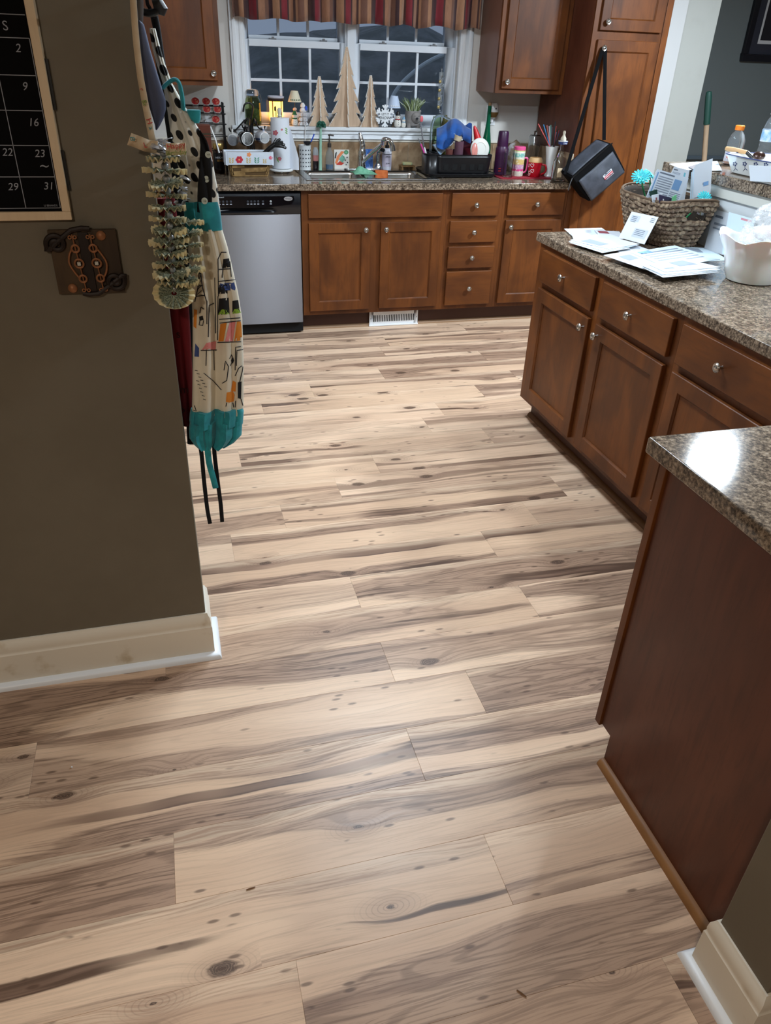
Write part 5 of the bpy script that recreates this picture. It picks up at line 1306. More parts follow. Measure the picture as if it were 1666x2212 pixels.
# --- perforated utensil pot and what stands in it
CS = CT; CT = zt; YP = .555; p = aty(659, 340, YP); x = p.x; zt_ = aty(659, 313, YP).z; R_ = .040
t = thing('utensil_pot', 'white perforated utensil pot left of the tap', 'utensil holder', (x, YP, CT))
MB().lathe([(.001, .003), (R_*.9, .003), (R_*.92, .0), (R_*1.0, zt_-CT-.006), (R_*1.06, zt_-CT), (R_*1.0, zt_-CT), (R_*.95, zt_-CT-.006), (R_*.87, .006)], 28).build('pot', mat('pot white', (216, 220, 222), .4), t, world=False)
for r_ in range(5):
    for k in range(5):
        a = -PI/2+(k-2)*.48; rr = R_*(.925+.075*(r_*.024+.02)/.13)+.0007
        q = MB(); q.xf = Matrix.Translation((x+rr*math.cos(a), YP+rr*math.sin(a), CT+.022+r_*.024)) @ Matrix.Rotation(a+PI/2, 4, 'Z') @ Matrix.Rotation(PI/2, 4, 'X'); q.lathe([(.0042, 0), (.0042, .0006), (.0005, .0006)], 10); q.build('hole', mat('hole dark', (60, 66, 74), .8), t)
bs = thing('bottle_brush', 'white bottle brush with blue tip standing in the utensil pot', 'brush', (x, YP, CT+.02))
zt2 = aty(662, 232, YP).z
MB().tube([(x-.002, YP+.018, CT+.02), (x+.010, YP-.018, zt2)], .003, 6).build('handle', WHITEP, bs)
for k in range(11):
    z = zt2-.09+.008*k
    MB().lathe([(.003, 0), (.017, .002), (.003, .004)], 12, (x+.008, YP-.012, z)).build('bristle_ring', mat('bristle white', (222, 226, 234), .7), bs)
MB().ball((x+.010, YP-.018, zt2-.004), .010, 5, 8, 1, 1, 1.5).build('tip', mat('brush blue', (40, 80, 190), .5), bs)
ms = thing('mesh_strainer', 'small dark sink strainer with blue handle resting on the utensil pot', 'strainer', (x+.02, YP-.01, zt_))
zq = zt_+.004
MB().lathe([(.010, 0), (.021, .010), (.027, .021), (.029, .023), (.025, .021), (.019, .011), (.001, .004)], 20, (x+.012, YP-.034, zq-.003)).build('bowl', mat('dark mesh', (52, 54, 58), .4, .4), ms)
MB().tube([(x+.034, YP-.034, zq+.016), (x+.047, YP-.034, zq+.04), (x+.058, YP-.034, zq+.064)], .0042, 8).build('handle', mat('brush blue'), ms)
# --- small red and black bottle
p = aty(682, 350, .572); zt_ = aty(682, 318, .572).z-CT
t = thing('sauce_bottle', 'small clear bottle with pink liquid and dark base beside the utensil pot', 'bottle', (p.x, .572, CT))
MB().lathe([(.015, 0), (.018, .004), (.018, .05)], 16).build('base', mat('bottle dark', (36, 26, 30), .3), t, world=False)
MB().lathe([(.018, .05), (.018, .085)], 16).build('liquid', mat('pink liquid', (196, 130, 126), .2), t, world=False)
MB().lathe([(.0182, .085), (.0182, zt_-.02), (.012, zt_-.004), (.012, zt_), (.0005, zt_)], 16).build('neck', mat('cloudy plastic', (176, 178, 182), .25), t, world=False)
# --- green dish brush
p = aty(692, 362, .535); q = aty(694, 272, .535)
t = thing('dish_brush', 'mint green dish brush standing bristles up left of the tap', 'brush', (p.x, .535, CT))
MB().tube([(p.x, .535, CT), (p.x+.002, .535, CT+.10), (q.x-.003, .535, q.z-.02), (q.x, .535, q.z)], [.011, .009, .007, .006], 10).build('handle', mat('mint plastic', (150, 196, 174), .4), t)
for i in range(110):
    a = rnd.uniform(0, 2*PI); e = rnd.uniform(-.35, 1.0); d = Vector((math.cos(a)*math.sqrt(1-e*e*.9), math.sin(a)*math.sqrt(1-e*e*.9), e)).normalized()
    MB().tube([tuple(q+d*.004), tuple(q+d*.032)], [.0030, .0024], 4).build('bristle', mat('bristle green', (52, 110, 92), .6), t)
# --- soap dispenser
p = aty(712, 365, .555); z1_ = aty(712, 318, .555).z-CT; z2_ = aty(712, 292, .555).z-CT; s = .026
t = thing('soap_dispenser', 'clear pump bottle with blue soap left of the tap', 'soap dispenser', (p.x, .555, CT))
MB().lathe([(s*.9, 0), (s, .004), (s, z1_*.62), (s*.8, z1_*.78), (s*.45, z1_*.9), (s*.42, z1_)], 20).build('bottle', mat('clear plastic', (206, 214, 218), .08, trans=.85, ior=1.2), t, world=False)
MB().lathe([(s*.85, .003), (s*.93, .006), (s*.93, .032), (.0005, .032)], 20).build('soap', mat('blue soap', (40, 110, 160), .15), t, world=False)
MB().lathe([(s*.45, z1_), (s*.5, z1_+.003), (s*.5, z1_+.022), (s*.18, z1_+.028), (s*.16, z2_)], 14).build('pump', mat('pump brown', (62, 54, 50), .4), t, world=False)
MB().tube([(-.008, 0, z2_), (.006, -.004, z2_+.003), (.028, -.010, z2_-.002)], [.006, .006, .004], 8).build('nozzle', mat('pump brown'), t, world=False)
# --- leaning tiles
def art_tile(pxs, y, label, m, blobs):
    a = aty(pxs[0], pxs[3], y); b = aty(pxs[1], pxs[3], y); zt_ = aty(pxs[0], pxs[2], y).z
    t = thing('art_tile', label, 'tile', ((a.x+b.x)/2, y, CT)); h = zt_-CT
    q = MB(); q.add([(a.x, y-.012, CT), (b.x, y-.012, CT), (b.x, y, CT+h), (a.x, y, CT+h), (a.x, y-.005, CT), (b.x, y-.005, CT), (b.x, y+.007, CT+h), (a.x, y+.007, CT+h)], [(0, 1, 2, 3), (7, 6, 5, 4), (0, 4, 5, 1), (1, 5, 6, 2), (2, 6, 7, 3), (3, 7, 4, 0)])
    bv_ = bvh_of(q); q.build('slab', m, t)
    for poly, mm in blobs: decal(bv_, poly, 'painting', mm, t, .0015)
circ = lambda x_, y_, r_, n=9: [(x_+r_*math.cos(2*PI*k/n), y_+r_*math.sin(2*PI*k/n)) for k in range(n)]
PO = mat('paint orange', (220, 130, 84), .3); PG = mat('paint green', (80, 140, 96), .3); PB = mat('paint black', (40, 40, 44), .3); PR = mat('paint red', (190, 60, 44), .3); PT = mat('paint teal', (110, 170, 150), .3)
art_tile((722, 754, 323, 359), .599, 'hand-painted orange and green ceramic tile leaning on the backsplash', mat('tile white glaze', (220, 216, 208), .2),
    [([(724, 352), (728, 338), (738, 326), (744, 328), (734, 340), (728, 355)], PO), (circ(748, 329, 5), PG), (circ(748, 329, 2), PT), ([(732, 344), (740, 334), (746, 342), (740, 352)], PT), ([(726, 356), (734, 348), (744, 352), (738, 357)], PR), (circ(746, 346, 1.6), PB), (circ(750, 340, 1.6), PB), (circ(743, 339, 1.5), PB), (circ(751, 351, 1.6), PB), (circ(748, 356, 1.4), PB), ([(723, 342), (725, 330), (728, 328), (726, 342)], PB)])
art_tile((777, 805, 322, 358), .599, 'blue patterned ceramic tile leaning behind the tap', mat('tile blue glaze', (52, 92, 160), .2, col2=(120, 156, 206), nscale=40, contrast=(.5, .62)), [])
# --- white hand soap behind the spout
YH = .562; p = aty(835, 365, YH); z1_ = aty(833, 320, YH).z-CT; z2_ = aty(833, 306, YH).z-CT
t = thing('hand_soap', 'pale lilac hand soap bottle with black pump behind the curved spout', 'soap bottle', (p.x, YH, CT))
MB().lathe([(.029, 0), (.032, .005), (.032, z1_-.022), (.026, z1_-.006), (.016, z1_)], 22).build('bottle', mat('lilac plastic', (206, 208, 222), .3), t, world=False)
MB().lathe([(.0325, .02), (.0325, z1_-.035)], 22).build('label', mat('lilac label', (186, 180, 198), .5), t, world=False)
MB().lathe([(.0327, z1_-.036), (.0327, z1_-.033)], 22).build('label_line', INK, t, world=False)
MB().lathe([(.014, z1_), (.014, z1_+.018), (.006, z1_+.022), (.005, z2_+.01)], 14).build('pump', BLACK, t, world=False)
text_mesh('label_print', 'APPLES', .011, INK, YM(p.x, YH-.0335, CT+z1_-.05), t); text_mesh('label_print', 'SOAP', .011, INK, YM(p.x, YH-.0335, CT+.04), t)
# --- soap dish
p = aty(879, 365, .552)
t = thing('soap_dish', 'slatted wooden soap dish at the back of the sink', 'soap dish', (p.x, .552, CT))
SDW = mat('soap dish wood', (140, 108, 66), .6, col2=(116, 86, 50), nscale=30)
for k in range(5): MB().box((-.05, -.034+.0145*k, .020), (.05, -.024+.0145*k, .028)).build('slat', SDW, t, world=False, bevel=.001)
for e in (-1, 1): MB().box((e*.04-.006, -.034, 0), (e*.04+.006, .034, .020)).build('runner', SDW, t, world=False, bevel=.001)
one(MB().box((p.x-.034, .532, CT+.0285), (p.x+.034, .572, CT+.048)), 'soap_bar', 'cream and green bar of soap on the wooden dish', 'soap', mat('soap cream', (210, 204, 150), .5, col2=(150, 176, 140), nscale=20), bevel=.006)
CT = CS
# --- cloth and sponge in the sink
c = Vector((1.60, .30, CT+.012))
cl_ = MB().grid(lambda u, v: (1.472+.15*u, .30+.14*v, CT+.007+.018*math.sin(PI*v)*math.sin(PI*u)+.022*noise.noise(Vector((u*4, v*4, 1)))*math.sin(PI*u)*math.sin(PI*v)+.02*math.exp(-((u-.25)/.2)**2-((v-.4)/.25)**2)), 26, 22)
o = one(cl_, 'dish_cloth', 'crumpled mint green dish cloth over the sink divider', 'cloth', mat('mint cloth', (120, 180, 150), .9, col2=(96, 156, 128), nscale=50), recalc=False); m_ = o.modifiers.new('t', 'SOLIDIFY'); m_.thickness = .003; m_.offset = 1
sg = MB().grid(lambda u, v: (1.655+.088*u, (.486+.030*(1-v/.3)) if v < .3 else .486-.004*math.sin(PI*(v-.3)/.7), (CT+.0062+.002*math.sin(PI*u)) if v < .3 else CT+.0062-.10*(v-.3)/.7), 10, 22)
o = one(sg, 'sink_sponge', 'orange dish cloth hung over the back edge of the sink bowl', 'cloth', mat('orange cloth', (206, 110, 56), .85, col2=(188, 94, 44), nscale=40), recalc=False); m_ = o.modifiers.new('t', 'SOLIDIFY'); m_.thickness = .003; m_.offset = 0
# --- wall outlet
op = aty(444, 256, YW-.004)
t = thing('wall_outlet', 'white double socket on the wall behind the pod rack', 'outlet', (op.x, YW, op.z))
MB().box((op.x-.035, YW-.006, op.z-.057), (op.x+.035, YW-.0005, op.z+.057)).build('plate', WHITEP, t, bevel=.002)
for e in (-1, 1):
    k = MB(); k.xf = Matrix.Translation((op.x, YW-.006, op.z+e*.02)) @ Matrix.Rotation(PI/2, 4, 'X'); k.lathe([(.015, 0), (.015, .0015), (.0005, .0016)], 16); so_ = k.build('socket', WHITEP, t)
    for f in (-1, 1): MB().box((op.x+f*.006-.001, YW-.0082, op.z+e*.02-.003), (op.x+f*.006+.001, YW-.007, op.z+e*.02+.006)).build('slot', INK, so_)
# ================================================================== worktop right of the sink
# --- side splash tiles on the pantry
gs = struct(MB().box((2.8445, .0, CT), (2.8484, YW-.012, 1.083)), 'wall_side_splash', mat('grout'))
for k in range(4):
    MB().box((2.838, .002+.152*k, CT+.001), (2.8447, min(.151+.152*k, YW-.012), 1.085)).build('tile', TILE, gs, bevel=.0015)
# --- dish rack
rz0 = CT+.022; rz1 = 1.045
t = thing('dish_rack', 'black plastic dish rack heaped with drying dishes', 'dish rack', (2.18, .38, CT))
RK = mat('rack black', (20, 20, 23), .3)
tray = MB(); TP = rrect(1.955, .20, 2.415, .565, .05, 5)
tray.prism(TP, .0162, 'xy', CT+.0062); tray.build('tray', RK, t, bevel=.003)
MB().tube([(p[0], p[1], CT+.020) for p in TP], .006, 6, closed=True).build('tray_lip', RK, t)
for (fx, fy_) in ((2.39, .23), (2.39, .53), (2.04, .55), (2.04, .215)): MB().cyl((fx, fy_, CT), (fx, fy_, CT+.007), .009, n=10).build('foot', RK, t)
MB().box((2.19, .236, rz0), (2.37, .292, 1.014)).build('plate_rest', RK, t, bevel=.003)
def rk(u, v, ins=0.0):
    P_ = rrect(1.985+.012*(1-v)+ins, .215+.012*(1-v)+ins, 2.385-.012*(1-v)-ins, .545-.012*(1-v)-ins, .05, 6); n = len(P_); f = (u % 1.0)*n; i = int(f) % n; q = f-int(f); a, b = P_[i], P_[(i+1) % n]
    return (a[0]+(b[0]-a[0])*q, a[1]+(b[1]-a[1])*q, rz0+(rz1-rz0)*v)
o = MB().grid(lambda v, u: rk(u, v), 8, 56, cv=True).build('tub', RK, t, recalc=False); md = o.modifiers.new('t', 'SOLIDIFY'); md.thickness = .004; md.offset = -1
MB().tube([rk(k/56, 1) for k in range(56)], .006, 6, closed=True).build('rim', RK, t)
MB().prism(rrect(2.0, .23, 2.37, .53, .05, 4), .004, 'xy', rz0).build('tub_floor', RK, t)
for k in range(5):
    xx = 2.06+.06*k
    MB().box((xx-.016, .2165, rz0+.025), (xx+.016, .2195, rz0+.085)).build('slot', mat('slot dark', (4, 4, 5), .9), t)
cd_ = MB(); CP = rrect(1.930, .225, 2.02, .36, .035, 5); n = len(CP)
cd_.add([(p[0], p[1], rz0) for p in CP]+[(p[0], p[1], rz1+.006) for p in CP], [(i, (i+1) % n, (i+1) % n+n, i+n) for i in range(n)]+[tuple(range(n))])
o = cd_.build('cutlery_caddy', RK, t, recalc=False); md = o.modifiers.new('t', 'SOLIDIFY'); md.thickness = .003
MB().tube([(p[0], p[1], rz1+.006) for p in CP], .004, 6, closed=True).build('caddy_rim', RK, t)
# --- in the rack
def pth(pts, y): return [aty(p[0], p[1], q) for p, q in zip(pts, y if isinstance(y, (list, tuple)) else [y]*len(pts))]
t = thing('pink_spatula', 'pink and grey handled utensil in the cutlery caddy', 'utensil', tuple(aty(915, 330, .28)))
MB().tube([Vector((1.985, .29, rz0+.012)), aty(909, 311, .29)], .0055, 8).build('handle', mat('magenta plastic', (190, 60, 140), .4), t)
MB().tube(pth([(909, 311), (903, 298)], .29), [.004, .002], 6).build('blade', mat('grey blade', (110, 112, 116), .4), t)
t = thing('white_knife', 'small white handled knife in the cutlery caddy', 'knife', tuple(aty(920, 330, .30)))
MB().tube([Vector((1.978, .315, rz0+.012)), aty(919, 326, .31), aty(917, 318, .31)], [.006, .006, .004], 8).build('handle', WHITEP, t)
MB().tube(pth([(917, 318), (914, 300)], .31), [.005, .0015], 6, flat=.3).build('blade', CHROME, t)
t = thing('silicone_spoon', 'grey spoon with a pink oval head standing in the caddy', 'spoon', tuple(aty(912, 320, .34)))
MB().tube([Vector((1.968, .335, rz0+.012)), aty(909, 266, .34)], .0045, 8).build('handle', mat('spoon grey', (110, 110, 116), .4), t)
h = aty(911, 257, .34); MB().ball(tuple(h), .011, 6, 12, 1, .4, 1.7).build('head', mat('spoon pink', (206, 96, 104), .4), t)
# tall clear vase leaning in the rack
b0 = Vector((aty(937, 330, .478).x, .478, rz0+.006)); b1 = aty(945, 252, .478); ax = (b1-b0).normalized()
t = thing('glass_vase', 'tall green tinted glass vase leaning in the dish rack', 'vase', tuple(b0))
X = frame_mtx(b0, ax.orthogonal(), Vector((0, -1, 0)).cross(ax)); 
zx = ax; ux = Vector((0, 1, 0)).cross(zx).normalized(); uy = zx.cross(ux)
X = Matrix(((ux.x, uy.x, zx.x, b0.x), (ux.y, uy.y, zx.y, b0.y), (ux.z, uy.z, zx.z, b0.z), (0, 0, 0, 1))); Lh = (b1-b0).length
g = MB(); g.xf = X; g.lathe([(.036, .0), (.038, .01), (.037, Lh*.6), (.031, Lh*.9), (.028, Lh), (.025, Lh), (.028, Lh*.9), (.034, Lh*.6), (.035, .02), (.001, .015)], 24)
g.build('glass', mat('green tint glass', (196, 214, 190), .02, trans=1.0, ior=1.35), t)
t = thing('bent_glass_tube', 'thick clear curved tube standing in for the bright rim of a large glass container', 'glass rim', tuple(aty(925, 330, .32)))
MB().tube(smooth_path([Vector((2.014, .40, rz0+.01))]+pth([(931, 300), (934, 268), (942, 253), (954, 250), (970, 258), (984, 267)], [.40, .40, .402, .408, .426, .432]), 5), .0085, 10).build('tube', mat('blue tint glass', (214, 228, 242), .03, trans=.92, ior=1.4), t)  # tube put in for the bright arc along a large glass container's rim
p = aty(957, 330, .508); zt_ = aty(953, 248, .508).z
one(MB().lathe([(.022, rz0+.005), (.023, rz0+.01), (.023, zt_-.05), (.016, zt_-.02), (.012, zt_)], 18, (p.x, .508, 0)), 'olive_bottle', 'dark olive glass bottle at the back of the dish rack', 'bottle', mat('olive glass', (78, 74, 34), .1))
# blue towel draped over a bowl
c = aty(985, 305, .36)
def towel(u, v):
    px_ = 943+74*u; a_ = (u-.5)*2; top = 262+16*abs(a_)**2.2+5*math.sin(u*9); bot = 318-22*u+10*math.sin(u*7)+8*(u > .75)
    py_ = top+(bot-top)*v; y_ = .408-.098*math.sin(PI*.5*min(1, v*1.5))+.008*math.sin(u*22+v*3)+.006*math.sin(v*9+u*5)
    return tuple(aty(px_, py_, y_))
tw = MB().grid(towel, 40, 22); bvt = bvh_of(tw)
t = thing('blue_towel', 'bright blue towel with white stitched sketch thrown over the dish rack', 'towel', tuple(c))
o = tw.build('cloth', mat('blue terry', (28, 84, 158), .95, col2=(20, 64, 130), nscale=12, sheen=.3), t, recalc=False); md = o.modifiers.new('t', 'SOLIDIFY'); md.thickness = .005
for ptsl in ([(976, 264), (975, 288), (990, 291)], [(985, 283), (990, 280), (993, 271), (996, 281), (999, 271), (1001, 280), (996, 276)]): decal_line(bvt, ptsl, 1.6, 'stitching', mat('stitch', (180, 200, 226), .8), t, .004)
# back fold of the towel
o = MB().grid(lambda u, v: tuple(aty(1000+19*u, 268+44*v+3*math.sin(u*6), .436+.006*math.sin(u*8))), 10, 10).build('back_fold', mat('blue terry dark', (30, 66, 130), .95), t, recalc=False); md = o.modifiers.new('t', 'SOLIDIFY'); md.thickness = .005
# carton
a = aty(937, 314, .338); b = aty(974, 298, .338); d = aty(979, 310, .338); e = aty(951, 336, .338)
q = MB(); F4 = [a, b, d, e]; q.add(F4+[p+Vector((0, .028, 0)) for p in F4], [(0, 1, 2, 3), (7, 6, 5, 4), (0, 4, 5, 1), (1, 5, 6, 2), (2, 6, 7, 3), (3, 7, 4, 0)])
one(q, 'paper_carton', 'pale blue and white carton wedged in the dish rack', 'carton', mat('carton', (176, 208, 238), .6, col2=(226, 228, 226), nscale=24, contrast=(.5, .6)), bevel=.001)
# mauve glassware
MV = mat('mauve glass', (120, 66, 84), .06, trans=.75, ior=1.25)
c = aty(1007, 324, .338); c.z = rz0+.098; k = MB(); k.xf = Matrix.Translation(c) @ Matrix.Rotation(1.34, 4, 'X') @ Matrix.Scale(1.22, 4); k.lathe([(.02, -.02), (.05, -.012), (.074, .012), (.076, .014), (.071, .014), (.048, -.007), (.001, -.014)], 28)
one(k, 'mauve_bowl', 'mauve glass bowl standing on edge in the rack', 'bowl', MV)
p = aty(991, 330, .259); zt_ = aty(991, 305, .25).z; zt_t = zt_
one(MB().lathe([(.026, rz0+.004), (.028, rz0+.008), (.029, zt_), (.026, zt_), (.025, rz0+.014), (.001, rz0+.012)], 22, (p.x, .259, 0)), 'mauve_tumbler', 'mauve glass tumbler upside down at the front of the rack', 'glass', mat('mauve tumbler glass', (126, 92, 108), .1, trans=.5, ior=1.2))
p = aty(971, 325, .262)
one(MB().lathe([(.014, 0), (.016, .004), (.025, .138), (.022, .138), (.013, .01), (.001, .008)], 20, (p.x, .262, rz0+.004)), 'brown_cup', 'small brown cup between the carton and the mauve tumbler', 'cup', mat('brown glaze', (98, 58, 54), .2))
# metal mixing tin
p = Vector((aty(990, 300, .254).x, .254, zt_t+.021)); k = MB(); k.xf = Matrix.Translation(p) @ Matrix.Rotation(.35, 4, 'Y') @ Matrix.Scale(.72, 4); k.lathe([(.03, -.03), (.036, 0), (.038, .012), (.034, .012), (.03, -.02), (.001, -.025)], 20)
one(k, 'tin_cup', 'cream and tan cup tipped under the blue towel', 'cup', mat('cream cup', (190, 176, 150), .4))
# red cone
q0 = aty(1025, 272, .385); q1 = aty(1040, 331, .385)
k = MB(); k.tube([q0, q0.lerp(q1, .12), q1], [.006, .013, .040], 24); one(k, 'red_funnel', 'red plastic cone leaning in the dish rack', 'funnel', mat('red plastic', (204, 34, 40), .35))
q0 = aty(1008, 322, .432); one(MB().lathe([(.034, rz0+.012), (.036, rz0+.02), (.036, q0.z+.01), (.033, q0.z+.01), (.033, rz0+.025), (.001, rz0+.02)], 20, (q0.x, .432, 0)), 'red_cup', 'red cup seen through the mauve glassware', 'cup', mat('red cup plastic', (178, 30, 34), .3))
# white lid
c = aty(1037, 322, .265); k = MB(); k.xf = Matrix.Translation(c) @ Matrix.Rotation(1.42, 4, 'X')
k.lathe([(.064, -.008), (.066, 0), (.062, .004), (.050, .006), (.040, .009), (.036, .006), (.034, .009), (.001, .010)], 32)
one(k, 'plastic_plate', 'round white plastic plate standing in the dish rack', 'plate', mat('lid white', (214, 214, 208), .4))
c = aty(1024, 325, .262); k = MB(); k.xf = Matrix.Translation(c+Vector((0, -.014, 0))) @ Matrix.Rotation(1.42, 4, 'X') @ Matrix.Scale(.45, 4, (1, 0, 0))
k.lathe([(.045, -.003), (.047, 0), (.042, .003), (.001, .003)], 24); one(k, 'salmon_saucer', 'small salmon pink saucer against the white lid', 'saucer', mat('salmon glaze', (206, 132, 122), .25))
# --- green bottle with cork
p = aty(1048, 340, .545); zt_ = aty(1049, 228, .545).z; h = zt_-CT
t = thing('green_bottle', 'slender green glass bottle with cork behind the dish rack', 'bottle', (p.x, .545, CT))
MB().lathe([(.030, 0), (.033, .006), (.033, h*.36), (.030, h*.46), (.019, h*.62), (.013, h*.78), (.012, h)], 20).build('glass', mat('emerald glass', (16, 104, 72), .08, trans=.35, ior=1.3), t, world=False)
MB().lathe([(.010, h), (.011, h+.018), (.0005, h+.018)], 12).build('cork', mat('cork', (150, 116, 84), .8), t, world=False)
# --- plug-in warmer on the wall
p = aty(1067, 245, .575); zc = p.z
t = thing('plug_in_warmer', 'white plug-in night light with brown band on the wall', 'night light', (p.x, YW, zc))
k = MB(); k.xf = Matrix.Translation((p.x, .582, zc+.012)); k.lathe([(.008, -.045), (.022, -.036), (.033, -.015), (.034, .010), (.030, .035), (.020, .050), (.001, .052)], 22, sy=.8); k.build('body', WHITEC, t)
k = MB(); k.xf = Matrix.Translation((p.x, .582, zc+.012)); k.lathe([(.0225, -.0362), (.0337, -.0152), (.0345, -.004)], 22, sy=.82); k.build('band', mat('bronze band', (126, 96, 56), .4, .3), t)
MB().ball((p.x+.004, .552, zc+.030), .0045, 5, 8).build('eye', INK, t)
MB().tube([(p.x-.003, .60, zc-.02), (p.x-.003, .598, zc-.055)], [.016, .012], 12).build('plug', WHITEP, t)
MB().box((p.x-.038, YW-.006, zc-.075), (p.x+.032, YW-.0005, zc+.045)).build('socket_plate', WHITEP, t, bevel=.002)
# --- red mat and drinkware
mt = MB().prism(rrect(2.426, .155, 2.80, .345, .02, 4), .005, 'xy', CT+.0005)
one(mt, 'drying_mat', 'red drying mat under the cups and glasses', 'mat', mat('red felt mat', (158, 34, 52), .9, col2=(136, 26, 42), nscale=40), bevel=.0015)
zm = CT+.0058
def P_at(px, py, y): return aty(px, py, y)
p = P_at(1080, 370, .315); zt_ = aty(1080, 283, .315).z-zm; 
t = thing('purple_tumbler', 'tall dark purple insulated bottle on the red mat', 'bottle', (p.x, .315, zm)); PU = mat('purple matte', (62, 26, 62), .4)
MB().lathe([(.038, 0), (.042, .005), (.043, .13), (.043, zt_*.60), (.036, zt_*.66)], 26).build('body', PU, t, world=False)
MB().lathe([(.0365, zt_*.66), (.0365, zt_*.72), (.034, zt_-.008), (.030, zt_), (.0005, zt_)], 26).build('cup_lid', mat('purple lid', (56, 22, 58), .35), t, world=False)
for zz in (.025, .04): MB().box((-.030, -.0438, zz), (-.012, -.0405, zz+.006)).build('logo_mark', mat('logo red', (190, 50, 50), .5), t, world=False)
p = P_at(1096, 383, .205); zt_ = aty(1096, 322, .205).z-zm
one(MB().lathe([(.030, 0), (.033, .003), (.036, zt_), (.0345, zt_), (.0315, .012), (.001, .010)], 24, (p.x, .205, zm)), 'drinking_glass', 'clear drinking glass in front of the pink travel mug', 'glass', GLASS)
p = P_at(1117, 380, .255); zt_ = aty(1117, 316, .255).z-zm
t = thing('travel_mug', 'patterned travel mug with pink lid and handle on the red mat', 'travel mug', (p.x, .255, zm))
def band_mat():
    m = bpy.data.materials.new('patterned bands'); m.use_nodes = True; q = NT(m); pr = q.n['Principled BSDF']
    sep = q.node('ShaderNodeSeparateXYZ'); q.put(sep.inputs[0], q.coord()); z = q.math('MULTIPLY', sep.outputs[2], 1/.2)
    c = q.ramp(z, [(0, lin((206, 206, 190))), (.16, lin((214, 70, 130))), (.22, lin((196, 150, 180))), (.36, lin((206, 176, 110))), (.52, lin((212, 210, 190))), (.58, lin((120, 176, 166))), (.70, lin((220, 216, 196))), (.76, lin((176, 186, 90)))], 'CONSTANT')
    d = q.vor(q.map(q.coord(), (1, 1, 1)), 70); c = q.mix(q.math('MULTIPLY', q.math('LESS_THAN', d, .35), .45), c, lin((236, 232, 214)))
    q.put(pr.inputs['Base Color'], c); pr.inputs['Roughness'].default_value = .35; return m
PK = mat('hot pink', (222, 84, 140), .4)
MB().lathe([(.034, 0), (.037, .004), (.038, zt_-.022), (.036, zt_-.018)], 26).build('body', band_mat(), t, world=False)
MB().lathe([(.0385, zt_-.022), (.0385, zt_-.004), (.035, zt_), (.0005, zt_)], 26).build('lid', PK, t, world=False)
MB().tube(smooth_path([(.036, -.008, zt_*.62), (.056, -.012, zt_*.60), (.060, -.012, zt_*.42), (.054, -.012, zt_*.18), (.036, -.008, zt_*.12)], 5), .006, 8).build('handle', PK, t, world=False)
p = P_at(1147, 372, .40); zt_ = aty(1147, 291, .40).z-CT
t = thing('glass_jar', 'clear upturned glass jar with a small domed top on the worktop', 'jar', (p.x, .40, CT))
MB().lathe([(.040, 0), (.041, .004), (.041, zt_-.012), (.033, zt_), (.001, zt_+.002), (.001, zt_), (.032, zt_-.004), (.039, zt_-.014), (.039, .004)], 26).build('glass', GLASS, t, world=False)
MB().lathe([(.012, zt_+.002), (.010, zt_+.012), (.014, zt_+.020), (.001, zt_+.026)], 14).build('top', GLASS, t, world=False)
MB().lathe([(.034, .006), (.034, .05), (.001, .06)], 18).build('contents', mat('jar contents', (150, 150, 140), .8, col2=(90, 120, 110), nscale=60), t, world=False)
p = P_at(1153, 383, .215); zt_ = aty(1153, 340, .215).z-zm
t = thing('heart_mug', 'red mug with white hearts and a tan rim on the red mat', 'mug', (p.x, .215, zm))
RM = mat('red mug glaze', (176, 18, 34), .18)
bm2 = MB().lathe([(.036, 0), (.040, .005), (.044, .06), (.046, zt_-.03), (.0462, zt_-.028)], 28, (p.x, .215, zm)); bvm = bvh_of(bm2); bm2.build('body', RM, t)
MB().lathe([(.0465, zt_-.028), (.0465, zt_-.018), (.038, zt_), (.034, zt_), (.040, zt_-.02), (.001, zt_-.03)], 28).build('rim_band', mat('tan silicone', (206, 166, 116), .5), t, world=False)
MB().tube(smooth_path([(.040, -.022, zt_*.66), (.060, -.036, zt_*.60), (.062, -.038, zt_*.30), (.038, -.024, zt_*.14)], 5), .006, 8).build('handle', RM, t, world=False)
def heart(px, py, r_): return [(px+r_*.9*(16*math.sin(q)**3)/16, py-r_*(13*math.cos(q)-5*math.cos(2*q)-2*math.cos(3*q)-math.cos(4*q))/16) for q in [2*PI*k/14 for k in range(15)]]
for (hx_, hy_, r_) in ((1142, 357, 4), (1150, 357, 4.5), (1144, 372, 4), (1150, 369, 4), (1143, 377, 2.4)): decal_line(bvm, heart(hx_, hy_, r_), 1.5, 'heart_print', mat('heart white', (230, 214, 214), .4), t, .001)
